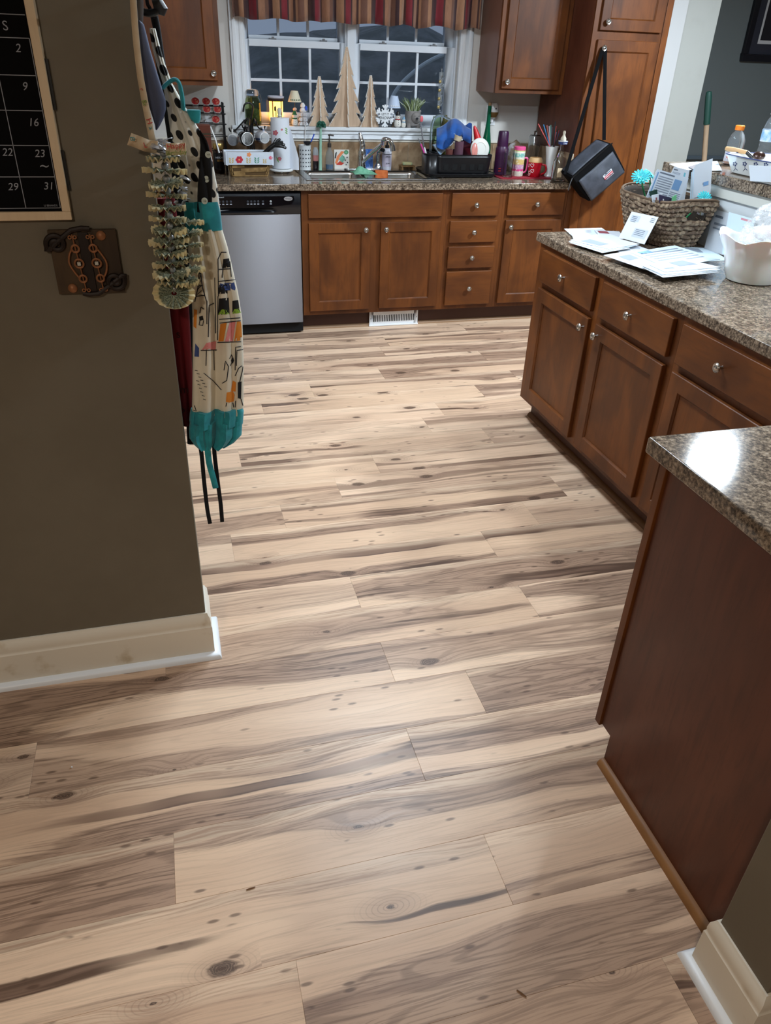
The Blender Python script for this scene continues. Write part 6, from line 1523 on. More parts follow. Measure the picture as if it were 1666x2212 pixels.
# --- white vase with straws
YV = .215; p = P_at(1185, 378, YV); zt_ = aty(1187, 318, YV).z-CT
t = thing('straw_vase', 'white flared vase holding colourful drinking straws', 'vase', (p.x, YV, zm))
MB().lathe([(.026, 0), (.030, .006), (.022, .025), (.026, .06), (.034, zt_*.7), (.045, zt_), (.042, zt_), (.031, zt_*.7), (.020, .05), (.001, .03)], 26).build('vase', WHITEC, t, world=False)
cs = [(196, 90, 90), (60, 130, 180), (206, 120, 116), (190, 196, 206), (120, 180, 170), (120, 110, 130), (40, 60, 66), (206, 96, 90), (150, 150, 176), (46, 50, 50)]
ends = [(1137, 266), (1146, 268), (1154, 270), (1158, 272), (1166, 270), (1171, 275), (1190, 262), (1192, 272), (1182, 285), (1197, 280), (1203, 282), (1210, 280)]
for i, e in enumerate(ends):
    lf = i < 6; k_ = i % 6; yo = -.025+.0095*k_+(0 if lf else .0047); zb_ = (.125-.015*k_) if lf else .05
    Mx = Vector((p.x+(-.031+.006*k_ if lf else -.004+.0065*k_), YV+yo, zm+zt_)); a = Vector((p.x+(.020-.003*k_ if lf else .008-.004*k_), YV+yo*.66, zm+zb_)); dr = (Mx-a).normalized(); b = Mx+dr*(((aty(e[0], e[1], YV).z-Mx.z)/dr.z)); c_ = cs[i % len(cs)]
    tag(MB().tube([a, a.lerp(b, .5), b], .0034, 7).build('drinking_straw', mat('straw %d' % (i % len(cs)), c_, .4)), ['tan', 'blue', 'coral', 'silver', 'mint', 'mauve', 'dark teal', 'red', 'lilac', 'black', 'pale coral', 'navy'][i]+' straw standing in the white flared vase', 'straw', 'straws in the white vase')
    if i >= len(cs): pass
# --- clear bottle with a teat
YG = .055; p = P_at(1209, 385, YG); zt_ = aty(1208, 312, YG).z-CT; x = p.x
t = thing('glass_bottle', 'clear bottle topped with a baby teat and blue band by the pantry', 'bottle', (x-.012, YG, CT))
zsh = aty(1208, 345, YG).z-CT
MB().lathe([(.040, 0), (.046, .006), (.047, zsh*.7), (.042, zsh*.95), (.022, zsh*1.2), (.013, zsh*1.45), (.013, zt_), (.011, zt_), (.011, zsh*1.45), (.040, zsh*.9), (.044, .012), (.001, .010)], 26).build('glass', GLASS, t, world=False)
MB().box((-.034, -.0475, .03), (-.002, -.0465, .085)).build('label', mat('tan label', (190, 170, 140), .7), t, world=False)
MB().lathe([(.028, zt_+.001), (.031, zt_+.016), (.030, zt_+.016), (.027, zt_+.001)], 20, closed=True).build('ribbon_band', mat('navy band', (40, 62, 120), .6), t, world=False)
MB().lathe([(.030, zt_+.017), (.031, zt_+.021), (.001, zt_+.026)], 20).build('cap', WHITEP, t, world=False)
MB().lathe([(.018, zt_+.024), (.018, zt_+.036), (.010, zt_+.048), (.0075, zt_+.058), (.010, zt_+.068), (.007, zt_+.078), (.0005, zt_+.080)], 16).build('teat', mat('teat', (214, 206, 186), .4), t, world=False)
text_mesh('band_print', 'Celeb', .012, WHITEP, YM(x-.012, YG-.0325, CT+zt_+.0085), t)
# --- bread bag
c = aty(1118, 305, .50)
def bread(u, v):
    a = 2*PI*u; r_ = .062*(math.sin(PI*min(1, .08+v*.96))**.6); k_ = 1+.14*noise.noise(Vector((math.cos(a)*2, math.sin(a)*2, v*5)))
    return (c.x+r_*1.25*k_*math.cos(a), .52+r_*.8*k_*math.sin(a), CT+.003+.20*v)
one(MB().grid(lambda v, u: bread(u, v), 14, 26, cv=True, cap=True), 'bread_bag', 'crumpled tan bread bag at the back of the worktop', 'bag', mat('bread wrap', (150, 124, 96), .5, col2=(206, 206, 210), nscale=14, contrast=(.45, .6)))

# ================================================================== lunch bag on the pantry knob
kx = Vector((2.923, -.030, 1.665))
YB = -.17
A = aty(1246, 391, YB); B = aty(1324, 323, YB); Cc = aty(1353, 367, YB); Dd = aty(1274, 441, YB)
u = (B-A); w_ = u.length; u.normalize(); dwn = ((Dd-A)+(Cc-B))/2; hgt = dwn.length; dwn.normalize(); nb = Vector((0, 1, 0))
t = thing('lunch_bag', 'grey and black insulated lunch bag hung by its strap from the pantry knob', 'bag', tuple((A+Cc)/2+Vector((0, .07, 0))))
GRYN = mat('grey nylon', (64, 68, 78), .6, col2=(50, 54, 62), nscale=14, bump=.25, bscale=20); BLKN = mat('black nylon', (9, 9, 11), .95, spec=.15)
DEP = .125
def bp(s, q, dpt): # s along, q down, dpt into depth
    bul = .012*math.sin(PI*max(0, min(1, s)))*math.sin(PI*max(0, min(1, q)))
    return A+u*(w_*s)+dwn*(hgt*q)+nb*(DEP*dpt-(bul if dpt < .5 else -bul*.0))
bd = MB(); bd.grid(lambda s, q: bp(-.09+1.18*s, -.16+1.16*q, 0), 14, 12); 
full = MB(); 
def shell(v, a):   # closed body
    P_ = [(0, 0), (1, 0), (1, 1), (0, 1)]
    return None
vs = []; 
c8 = [bp(-.05, -.20, .02), bp(1.06, -.20, .02), bp(1.02, 1.0, .03), bp(0.0, 1.0, .03), bp(-.07, -.42, .98), bp(1.0, -.42, .98), bp(1.02, .9, .98), bp(0, .9, .98)]
full.add(c8, [(0, 1, 2, 3), (7, 6, 5, 4), (0, 4, 5, 1), (1, 5, 6, 2), (2, 6, 7, 3), (3, 7, 4, 0)])
full.build('body', BLKN, t, bevel=.012, seg=3)
fp_ = MB().grid(lambda s, q: bp(.03+.94*s, .04+.94*q, -.03)+nb*(-.006*math.sin(PI*s)*math.sin(PI*q)+.004*noise.noise(Vector((s*4, q*4, 0)))), 18, 14); bvp = bvh_of(fp_)
o = fp_.build('front_panel', GRYN, t, recalc=False); md = o.modifiers.new('t', 'SOLIDIFY'); md.thickness = .003
tpn = MB().grid(lambda s, q: c8[0].lerp(c8[1], .05+.9*s).lerp(c8[4].lerp(c8[5], .05+.9*s), .08+.86*q)+(-dwn)*.004+Vector((0, 0, .004*math.sin(PI*s))), 12, 8)
o = tpn.build('top_panel', GRYN, t, recalc=False); md = o.modifiers.new('t', 'SOLIDIFY'); md.thickness = .003
MB().tube([c8[0]+nb*(-.004), c8[1]+nb*(-.004)], .004, 6).build('zip', BLACK, t)
MB().tube(smooth_path([c8[0]+nb*(-.006), c8[0]+Vector((-.012, -.01, -.03)), c8[0]+Vector((-.020, -.012, -.07))], 4), .003, 6).build('zip_pull', mat('pull grey', (90, 92, 96), .3, .6), t)
for (e, top_) in ((c8[4].lerp(c8[0], .45), kx+Vector((-.008, -.006, -.004))), (c8[5].lerp(c8[1], .45), kx+Vector((.008, -.006, -.004)))):
    MB().tube([e, e.lerp(top_, .5), top_], .0125, 8, flat=.18).build('strap', BLKN, t)
MB().tube(smooth_path([kx+Vector((-.010, -.006, -.006)), kx+Vector((0, -.002, .008)), kx+Vector((.010, -.006, -.006))], 5), .006, 6).build('strap_loop', BLKN, t)
def onbag(s, q): return bp(s, q, -.03)-nb*.011
lb = MB().add([onbag(.50, .46), onbag(.74, .46), onbag(.74, .545), onbag(.50, .545)], [(0, 1, 2, 3)]); lbo = lb.build('label', mat('label white', (190, 192, 196), .6), t, recalc=False)
lb = MB().add([onbag(.50, .545), onbag(.74, .545), onbag(.74, .635), onbag(.50, .635)], [(0, 1, 2, 3)]); lb2 = lb.build('label', mat('label red', (176, 44, 54), .6), t, recalc=False)
lb = MB().add([onbag(.53, .48)-nb*.0004, onbag(.72, .48)-nb*.0004, onbag(.72, .52)-nb*.0004, onbag(.53, .52)-nb*.0004], [(0, 1, 2, 3)]); lb.build('label_print', mat('label grey', (90, 96, 108), .6), lbo, recalc=False)
text_mesh('label_print', 'Rubbermaid', .013, mat('print white'), frame_mtx(onbag(.62, .59)-nb*.001, u, -dwn), lb2)
lb = MB().add([onbag(.53, .66), onbag(.74, .66), onbag(.74, .675), onbag(.53, .675)], [(0, 1, 2, 3)]); lb.build('label_line', mat('label white'), t, recalc=False)
# ================================================================== counter with the mail
# --- woven basket
bc = Vector((2.430, -1.700)); 
t = thing('woven_basket', 'brown braided seagrass basket stuffed with mail', 'basket', (bc.x, bc.y, CT))
def bo_(u, v, out=0.0):
    hx_ = .098+.040*v; hy_ = .160+.070*v; n_ = 3.8; a = 2*PI*u; c_, s_ = math.cos(a), math.sin(a)
    x_ = hx_*math.copysign(abs(c_)**(2/n_), c_); y_ = hy_*math.copysign(abs(s_)**(2/n_), s_)
    nn = Vector((c_*hy_, s_*hx_, 0)).normalized()*out
    rimz = .178+.020*(abs(s_)**4)*v
    return Vector((bc.x+x_+nn.x, bc.y+y_+nn.y, CT+.004+rimz*v))
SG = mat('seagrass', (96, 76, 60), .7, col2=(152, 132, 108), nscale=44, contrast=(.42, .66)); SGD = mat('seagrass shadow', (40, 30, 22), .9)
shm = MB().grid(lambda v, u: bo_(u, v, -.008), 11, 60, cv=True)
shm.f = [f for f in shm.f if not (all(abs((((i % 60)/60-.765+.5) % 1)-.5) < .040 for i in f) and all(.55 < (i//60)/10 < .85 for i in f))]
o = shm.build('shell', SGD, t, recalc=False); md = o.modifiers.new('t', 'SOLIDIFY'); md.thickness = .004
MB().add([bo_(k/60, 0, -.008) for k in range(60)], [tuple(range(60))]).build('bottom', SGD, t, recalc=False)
NR = 10; HU = .75       # handle gap on the end facing the hall side
for r_ in range(NR):
    v = (r_+.5)/NR; row = MB(); NK = 40
    for k in range(NK):
        u = (k+.5*(r_ % 2))/NK
        if r_ in (6, 7) and abs(((u-.765+.5) % 1)-.5) < .036: continue
        p = bo_(u, v); a = bo_(u-.4/NK*1.7, v); b = bo_(u+.4/NK*1.7, v); d = (b-a); L_ = d.length
        up = Vector((0, 0, 1)); sgn = 1 if r_ % 2 else -1
        nrm = (p-Vector((bc.x, bc.y, p.z))).normalized()
        pts = [a-up*.006*sgn-nrm*.003, p.lerp(a, .5)-up*.003*sgn+nrm*.002, p+nrm*.004, p.lerp(b, .5)+up*.003*sgn+nrm*.002, b+up*.006*sgn-nrm*.003]
        row.tube(pts, [.004, .0095, .0112, .0095, .004], 6)
    ro_ = row.build('braid_row', SG, t); ro_['kind'] = 'stuff'
MB().tube([bo_(k/60, 1.0, .002)+Vector((0, 0, .004)) for k in range(60)], .0055, 6, closed=True).build('rim_wire', mat('rim twig', (92, 72, 54), .8), t)
hrow = MB()
for k in range(12):
    p = bo_(.765+(k-5.5)*.0085, .86); hrow.tube([p-Vector((0, 0, .016)), p+(p-Vector((bc.x, bc.y, p.z))).normalized()*.006, p+Vector((0, 0, .016))], .0052, 6)
ho = hrow.build('handle_wrap', mat('rim twig'), t); ho['kind'] = 'stuff'
# --- mail in the basket
def sheet(name, label, cat, pxq, y, m, prints=(), group=None, th=.0012, dy=(0, 0, 0, 0), lean=.05):
    Q = [aty(q[0], q[1], y+d+(lean if k < 2 else 0)) for k, (q, d) in enumerate(zip(pxq, dy))]; c = sum(Q, Vector())/4
    t_ = thing(name, label, cat, tuple(c), 0, group); n = (Q[1]-Q[0]).cross(Q[3]-Q[0]).normalized()
    if n.y > 0: n = -n
    mb = MB(); mb.add(Q+[q-n*th for q in Q], [(0, 1, 2, 3), (7, 6, 5, 4), (0, 4, 5, 1), (1, 5, 6, 2), (2, 6, 7, 3), (3, 7, 4, 0)]); mb.build('sheet', m, t_)
    for (s0, s1, q0, q1, mm) in prints:
        f = lambda s, q: Q[0].lerp(Q[1], s).lerp(Q[3].lerp(Q[2], s), q)+n*.0006
        MB().add([f(s0, q0), f(s1, q0), f(s1, q1), f(s0, q1)], [(0, 1, 2, 3)]).build('print', mm, t_, recalc=False)
    return t_
PGR = mat('print pale grey', (136, 146, 162), .8); PBL = mat('print pale blue', (116, 156, 200), .8); PDK = mat('print slate', (104, 114, 130), .8); WIN = mat('envelope window', (198, 206, 216), .4)
lines = lambda s0, s1, q0, q1, n, mm=PGR: [(s0, s1, q0+(q1-q0)*k/n, q0+(q1-q0)*(k+.45)/n, mm) for k in range(n)]
MG = 'mail standing in the woven basket'
def sheetQ(name, label, cat, Q, m, off=Vector(), prints=(), th=.001):
    Q = [q+off for q in Q]; t_ = thing(name, label, cat, tuple(sum(Q, Vector())/4), 0, MG); n = (Q[1]-Q[0]).cross(Q[3]-Q[0]).normalized(); n = n if n.y < 0 else -n
    MB().add(Q+[q-n*th for q in Q], [(0, 1, 2, 3), (7, 6, 5, 4), (0, 4, 5, 1), (1, 5, 6, 2), (2, 6, 7, 3), (3, 7, 4, 0)]).build('sheet', m, t_)
    f = lambda s, q: Q[0].lerp(Q[1], s).lerp(Q[3].lerp(Q[2], s), q)+n*.0006
    for (s0, s1, q0, q1, mm) in prints: MB().add([f(s0, q0), f(s1, q0), f(s1, q1), f(s0, q1)], [(0, 1, 2, 3)]).build('print', mm, t_, recalc=False)
sheet('letter_sheet', 'white letter with green leaf mark at the back of the basket', 'letter', [(1457, 360), (1490, 368), (1478, 440), (1426, 424)], -1.756, PAPER, [(.05, .3, .06, .10, PDK), (.70, .80, .10, .22, mat('leaf mark', (110, 176, 190), .8))]+lines(.05, .5, .15, .25, 3), MG, lean=.0)
sheet('bill_sheet', 'printed utility bill with blue box standing in the basket', 'letter', [(1420, 365), (1488, 385), (1463, 446), (1396, 426)], -1.768, mat('bill paper', (206, 216, 228), .8), [(.62, .85, .15, .50, PBL), (.05, .09, .08, .9, PBL), (.12, .58, .05, .10, PDK)]+lines(.13, .58, .18, .90, 9)+lines(.62, .95, .58, .9, 5), MG, lean=.0)
LE = [aty(1503, 356, -1.785), aty(1540, 342, -1.862), aty(1535, 416, -1.862)]; LE.append(LE[0]+(LE[2]-LE[1]))
sheetQ('large_envelope', 'large white envelope tilted in the basket below the bar ledge', 'envelope', LE, PAPER, prints=[(.55, .85, .62, .74, PBL), (.50, .55, .62, .68, PGR)])
eu = (LE[0]-LE[1]).normalized(); ed = (LE[2]-LE[1]).normalized(); en = eu.cross(ed).normalized(); en = en if en.y > 0 else -en
for i in range(4):
    sheetQ('envelope', ('pale blue' if i % 2 else 'white')+' envelope fanned beside the utility bill in the basket', 'envelope', LE, mat('envelope edge', (196, 220, 236), .8) if i % 2 else PAPER, en*(.0022*(i+1))+eu*(.007*(i+1))+ed*(.006*(i+1)))
sheet('dark_booklet', 'dark violet booklet at the front of the basket', 'booklet', [(1424, 420), (1452, 428), (1449, 444), (1424, 438)], -1.850, mat('violet cover', (48, 42, 72), .5), [(.3, .4, .4, .6, PAPER)], MG, lean=.0)
sheet('green_folder', 'dark green folder edge standing in the basket', 'folder', [(1402, 414), (1420, 409), (1421, 420), (1405, 424)], -1.790, mat('dark green', (18, 52, 44), .5), [], MG, lean=.0)
sheet('leaflet', 'small white leaflet with red print in the basket', 'leaflet', [(1408, 422), (1432, 417), (1429, 442), (1410, 437)], -1.820, PAPER, [(.35, .5, .35, .7, mat('print wine', (140, 70, 80), .8))], MG, lean=.0)
sheet('green_tag', 'small green tag standing at the basket rim', 'tag', [(1452, 426), (1462, 420), (1461, 442), (1452, 442)], -1.875, mat('tag green', (110, 190, 140), .6), [], MG, lean=.0)
for i in range(4):
    y_ = -1.828+.010*i; Qn = [Vector((2.527, y_, 1.148-.004*i)), Vector((2.546, y_, 1.140+.004*i)), Vector((2.540, y_, 1.04)), Vector((2.527, y_, 1.04))]
    sheetQ('envelope', ('white', 'kraft brown', 'plain pale', 'pinkish')[i]+' narrow envelope at the bar end of the basket', 'envelope', Qn, (PAPER, mat('kraft edge', (190, 180, 150), .8), PAPER, mat('pale pink', (206, 190, 200), .8))[i])
# --- teal paper flowers
def paper_flower(px, py, y, r_, tilt, label, stem_to):
    c = aty(px, py, y); t_ = thing('paper_flower', label, 'artificial flower', tuple(c), 0, 'teal flowers in the basket')
    TL = mat('teal petal', (60, 190, 196), .6, col2=(38, 160, 172), nscale=40)
    for ring, (n, l, e) in enumerate(((16, 1.0, .1), (14, .78, .35), (10, .5, .7))):
        for k in range(n):
            a = 2*PI*(k+.5*ring)/n; pt = MB(); pt.xf = Matrix.Translation(c) @ Matrix.Rotation(tilt[0], 4, 'X') @ Matrix.Rotation(tilt[1], 4, 'Y') @ Matrix.Rotation(a, 4, 'Z')
            L_ = r_*l; w2 = r_*.13
            pt.add([(.002, 0, 0), (L_*.5, w2, L_*e*.4+.002), (L_*.9, w2*.8, L_*e*.6), (L_, 0, L_*e*.5), (L_*.9, -w2*.8, L_*e*.6), (L_*.5, -w2, L_*e*.4+.002), (L_*.5, 0, L_*e*.4)], [(0, 6, 1), (1, 6, 3, 2), (6, 5, 4, 3), (0, 5, 6)])
            pt.build('petal', TL, t_, recalc=False)
    MB().tube(smooth_path([c+Vector((0, .002, -.004)), c.lerp(stem_to, .5)+Vector((.004, 0, 0)), stem_to], 4), .0035, 7).build('stem', mat('stem green', (60, 160, 100), .5), t_)
paper_flower(1385, 382, -1.66, .043, (.6, -.35), 'teal paper flower on a tall stem at the free end of the basket', Vector((2.40, -1.62, 1.0)))
paper_flower(1405, 379, -1.64, .038, (.5, .5), 'teal paper flower leaning towards the utility bill', Vector((2.41, -1.62, 1.0)))
paper_flower(1522, 428, -1.893, .033, (.9, -.2), 'teal paper flower drooping over the basket rim by the handle', Vector((2.45, -1.80, 1.0)))
# --- leaning envelope
e0 = at(1337, 513, 'x', 2.238); e1 = at(1392, 528, 'x', 2.238); e3 = at(1365, 457, 'x', 2.275)
e2 = e3+(e1-e0)
t = thing('window_envelope', 'white window envelope propped against the woven basket', 'envelope', tuple((e0+e1)/2)); Q = [e3, e2, e1, e0]; n = (Q[1]-Q[0]).cross(Q[3]-Q[0]).normalized(); n = n if n.x < 0 else -n
MB().add(Q+[q-n*.0015 for q in Q], [(0, 1, 2, 3), (7, 6, 5, 4), (0, 4, 5, 1), (1, 5, 6, 2), (2, 6, 7, 3), (3, 7, 4, 0)]).build('paper', mat('envelope white', (222, 226, 234), .75), t)
ef = lambda s, q, k=.0006: Q[0].lerp(Q[1], s).lerp(Q[3].lerp(Q[2], s), q)+n*k
for (s0, s1, q0, q1) in ((.08, .42, .10, .32), (.42, .92, .52, .85)):
    w2 = MB().add([ef(s0, q0), ef(s1, q0), ef(s1, q1), ef(s0, q1)], [(0, 1, 2, 3)]).build('window', WIN, t, recalc=False)
    for k in range(4): MB().add([ef(s0+.05, q0+.04+k*.06, .001), ef(s1-.1, q0+.04+k*.06, .001), ef(s1-.1, q0+.06+k*.06, .001), ef(s0+.05, q0+.06+k*.06, .001)], [(0, 1, 2, 3)]).build('address_line', PDK, w2, recalc=False)
for k in range(3): MB().add([ef(.80, .08+k*.06, .0006), ef(.95, .08+k*.06, .0006), ef(.95, .10+k*.06, .0006), ef(.80, .10+k*.06, .0006)], [(0, 1, 2, 3)]).build('postmark_line', PDK, t, recalc=False)
# --- mail lying on the worktop
def flat(name, label, cat, pxq, z, m, prints=(), th=.0014, group='mail lying on the worktop', lift=(0, 0, 0, 0)):
    Q = [atz(q[0], q[1], z+l) for q, l in zip(pxq, lift)]; c = sum(Q, Vector())/4; t_ = thing(name, label, cat, (c.x, c.y, z-th), 0, group)
    MB().add([q-Vector((0, 0, th)) for q in Q]+Q, [(3, 2, 1, 0), (4, 5, 6, 7), (0, 1, 5, 4), (1, 2, 6, 5), (2, 3, 7, 6), (3, 0, 4, 7)]).build('paper', m, t_)
    f = lambda s, q: Q[0].lerp(Q[1], s).lerp(Q[3].lerp(Q[2], s), q)+Vector((0, 0, .0005))
    for (s0, s1, q0, q1, mm) in prints: MB().add([f(s0, q0), f(s1, q0), f(s1, q1), f(s0, q1)], [(0, 1, 2, 3)]).build('print', mm, t_, recalc=False)
z = CT+.0018
PAPB = mat('cool paper', (206, 224, 236), .75)
lays = [
 ('letter_sheet', 'white letter under the pile at the free counter end', [(1219, 494), (1300, 492), (1330, 512), (1246, 518)], [(.2, .6, .2, .5, PGR)]),
 ('envelope', 'white envelope with grey window at the free counter end', [(1232, 496), (1282, 494), (1292, 513), (1239, 516)], [(.15, .85, .12, .45, WIN)]),
 ('letter_sheet', 'folded white letter with wine print beside the propped envelope', [(1284, 497), (1338, 500), (1352, 516), (1300, 514)], [(.1, .5, .1, .4, mat('print wine'))]),
 ('envelope', 'lowest long envelope sticking out over the counter edge', [(1231, 524), (1290, 512), (1362, 536), (1302, 546)], lines(.1, .6, .3, .6, 3)),
 ('envelope', 'second long envelope of the fanned pile by the counter edge', [(1229, 521), (1292, 508), (1372, 531), (1308, 543)], lines(.1, .6, .3, .6, 3)),
 ('envelope', 'top long envelope of the fanned pile by the counter edge', [(1232, 518), (1296, 505), (1382, 527), (1316, 538)], [(.08, .4, .2, .7, PGR)]),
 ('letter_sheet', 'large white sheet spread below the propped envelope', [(1295, 515), (1370, 527), (1408, 541), (1340, 546)], lines(.3, .8, .3, .8, 5)),
 ('letter_sheet', 'white sheet whose corner reaches the counter edge', [(1304, 551), (1364, 541), (1428, 570), (1394, 582)], [(.25, .7, .2, .5, PGR)]),
 ('letter_sheet', 'large unfolded letter between the basket and the white bowl', [(1362, 545), (1458, 530), (1556, 560), (1440, 577)], lines(.1, .9, .15, .85, 6)+[(.1, .35, .05, .2, PBL)]),
 ('letter_sheet', 'letter tucked beneath the woven basket', [(1460, 532), (1535, 536), (1573, 562), (1500, 566)], [(.2, .6, .1, .4, PGR)]),
 ('envelope', 'bottom envelope of the neat stack by the white bowl', [(1399, 577), (1490, 564), (1567, 588), (1445, 599)], []),
 ('envelope', 'lower middle envelope of the neat stack by the white bowl', [(1401, 575), (1492, 562), (1564, 585), (1446, 596)], []),
 ('envelope', 'upper middle envelope of the neat stack by the white bowl', [(1398, 573), (1488, 560), (1569, 582), (1444, 593)], []),
 ('envelope', 'top envelope with grey window of the neat stack by the white bowl', [(1414, 571), (1486, 558), (1570, 577), (1448, 587)], [(.45, .85, .15, .6, PGR), (.1, .3, .6, .75, PGR)]),
]
lays = [lays[9], lays[6]]+[l for k, l in enumerate(lays) if k not in (6, 9)]
lays = [(nm, lab, [(a-(12 if 'neat stack' in lab else 0), b) for (a, b) in q], pr) for (nm, lab, q, pr) in lays]
for i, (nm, lab, q, pr) in enumerate(lays): flat(nm, lab, 'letter' if 'sheet' in nm else 'envelope', q, z+.0022*i, PAPER if i % 3 else PAPB, pr)
# --- papers leaning on the bar wall
def lean(name, label, pxq, xb, xt, m, prints=()):
    Q = [at(pxq[0][0], pxq[0][1], 'x', xt), at(pxq[1][0], pxq[1][1], 'x', xt), at(pxq[2][0], pxq[2][1], 'x', xb), at(pxq[3][0], pxq[3][1], 'x', xb)]
    Q[2].z = max(Q[2].z, CT+.002); Q[3].z = max(Q[3].z, CT+.002)
    t_ = thing(name, label, 'letter', tuple((Q[2]+Q[3])/2), 0, 'papers leaning on the bar wall'); nn = Vector((-1, 0, .2)).normalized()
    MB().add(Q+[q-nn*.0012 for q in Q], [(0, 1, 2, 3), (7, 6, 5, 4), (0, 4, 5, 1), (1, 5, 6, 2), (2, 6, 7, 3), (3, 7, 4, 0)]).build('paper', m, t_)
    f = lambda s, q: Q[0].lerp(Q[1], s).lerp(Q[3].lerp(Q[2], s), q)+nn*.0006
    for (s0, s1, q0, q1, mm) in prints: MB().add([f(s0, q0), f(s1, q0), f(s1, q1), f(s0, q1)], [(0, 1, 2, 3)]).build('print', mm, t_, recalc=False)
lean('letter_sheet', 'white letter with a heading leaning on the bar wall behind the basket', [(1545, 452), (1608, 470), (1585, 560), (1520, 542)], 2.535, 2.570, PAPER, [(.08, .35, .12, .18, PDK), (.1, .5, .3, .36, PGR), (.1, .45, .42, .46, PGR)])
lean('letter_sheet', 'white letter with red print leaning on the bar wall by the plastic bag', [(1575, 458), (1632, 474), (1610, 560), (1560, 548)], 2.520, 2.560, PAPB, [(.5, .9, .05, .1, mat('print rose', (206, 140, 150), .8)), (0, .4, .45, .47, PGR)])
# --- milk glass bowl with a plastic bag
bc2 = Vector((2.372, -2.405, CT))
t = thing('milk_glass_bowl', 'white milk glass bowl with scalloped rim holding a plastic bag', 'bowl', tuple(bc2))
def mg(a, z, r): return 1+(.05*max(0, (z-.06)/.1))*math.cos(6*a+.4)+.012*math.cos(24*a)*max(0, (z-.03)/.1)*(1 if abs(math.sin(3*a)) > .6 else 0)
mb = MB()
prof = [(.070, 0), (.086, .004), (.098, .03), (.108, .07), (.122, .11), (.145, .15), (.150, .158), (.146, .158), (.136, .148), (.114, .11), (.100, .07), (.088, .03), (.06, .012), (.001, .010)]
vs = []; fs = []; nn_ = 72
for i, (r_, z_) in enumerate(prof):
    for k in range(nn_):
        a = 2*PI*k/nn_; q = mg(a, z_, r_); vs.append((r_*q*math.cos(a), r_*q*math.sin(a), z_*(1+.07*math.cos(6*a+.4)*(z_/.158)**2)))
for i in range(len(prof)-1):
    for k in range(nn_): fs.append((i*nn_+k, i*nn_+(k+1) % nn_, (i+1)*nn_+(k+1) % nn_, (i+1)*nn_+k))
fs.append(tuple(reversed(range(nn_))))
mb.add(vs, fs).build('glass', mat('milk glass', (232, 236, 234), .12, coat=.4, sss=.25), t, world=False)
def bagf(v, u):
    a = 2*PI*u; th = PI*(.05+.9*v); d = Vector((math.sin(th)*math.cos(a), math.sin(th)*math.sin(a), math.cos(th)))
    n1 = noise.noise(d*2.2+Vector((3, 1, 2))); n2 = noise.noise(d*6+Vector((1, 5, 2))); n3 = noise.noise(d*14)
    r_ = .096*(1+.16*n1+.10*n2+.025*n3)
    return (bc2.x+.034+d.x*r_*.86, bc2.y+.022+d.y*r_*.86, CT+.138+d.z*r_*1.05+(.03 if d.z > 0 else 0)*d.z)
def film():
    m = bpy.data.materials.new('plastic film'); m.use_nodes = True; q = NT(m); pr = q.n['Principled BSDF']
    pr.inputs['Base Color'].default_value = lin((236, 238, 242)); pr.inputs['Roughness'].default_value = .14; pr.inputs['Specular IOR Level'].default_value = 1.0
    n = q.noise(q.map(q.coord(), (1, 1, 2)), 22, 2, .55, 2.0)
    q.put(pr.inputs['Alpha'], q.range(n, .35, .65, .16, .50)); q.put(pr.inputs['Normal'], q.bump(n, .45, .006)); return m
one(MB().grid(bagf, 46, 70, cv=True, cap=True), 'plastic_bag', 'crumpled clear plastic bag piled in the milk glass bowl', 'bag', film(), angle=25)
def crumb(cx, cy, cz, r_, s, nm, lab, cat, m):
    one(MB().grid(lambda v, u: (cx+r_*1.2*math.sin(PI*(.05+.9*v))*math.cos(2*PI*u)*(1+.2*noise.noise(Vector((math.cos(2*PI*u)*2, math.sin(2*PI*u)*2, v*4+s)))), cy+r_*math.sin(PI*(.05+.9*v))*math.sin(2*PI*u), cz+r_*.6*math.cos(PI*(.05+.9*v))), 10, 16, cv=True, cap=True), nm, lab, cat, m)
crumb(bc2.x+.036, bc2.y+.020, CT+.165, .045, 8, 'candy_pack', 'pinkish white packs inside the clear plastic bag', 'packet', mat('candy pack', (214, 196, 196), .4, col2=(226, 226, 228), nscale=30))
crumb(bc2.x-.072, bc2.y-.030, CT+.122, .022, 2, 'foil_packet', 'white and blue packet inside the bowl rim', 'packet', mat('packet', (200, 206, 216), .4, col2=(90, 110, 140), nscale=20, contrast=(.5, .6)))
crumb(bc2.x-.006, bc2.y-.086, CT+.124, .021, 5, 'snack_packet', 'olive gold packet inside the bowl rim', 'packet', mat('gold packet', (150, 128, 66), .4, col2=(110, 92, 46), nscale=20))

# ================================================================== bar ledge
ZB_ = 1.2085
dc = Vector((2.735, -1.945, ZB_))
t = thing('baking_dish', 'white scalloped baking dish with blue flower pattern on the bar', 'dish', tuple(dc))
dm = MB(); vs = []; fs = []; nn_ = 64
for (ins, z_) in ((.030, 0), (.022, .004), (.006, .045), (-.004, .066), (-.008, .070), (-.002, .070), (.010, .05), (.028, .010), (.05, .006)):
    hx_ = .125-ins; hy_ = .195-ins
    for k in range(nn_):
        a = 2*PI*k/nn_; c_, s_ = math.cos(a), math.sin(a); n_ = 4.5; q = 1+.018*math.cos(10*a)*(z_/.07)
        vs.append((hx_*q*math.copysign(abs(c_)**(2/n_), c_), hy_*q*math.copysign(abs(s_)**(2/n_), s_), z_))
for i in range(8):
    for k in range(nn_): fs.append((i*nn_+k, i*nn_+(k+1) % nn_, (i+1)*nn_+(k+1) % nn_, (i+1)*nn_+k))
fs.append(tuple(reversed(range(nn_)))); fs.append(tuple(range(8*nn_, 9*nn_)))
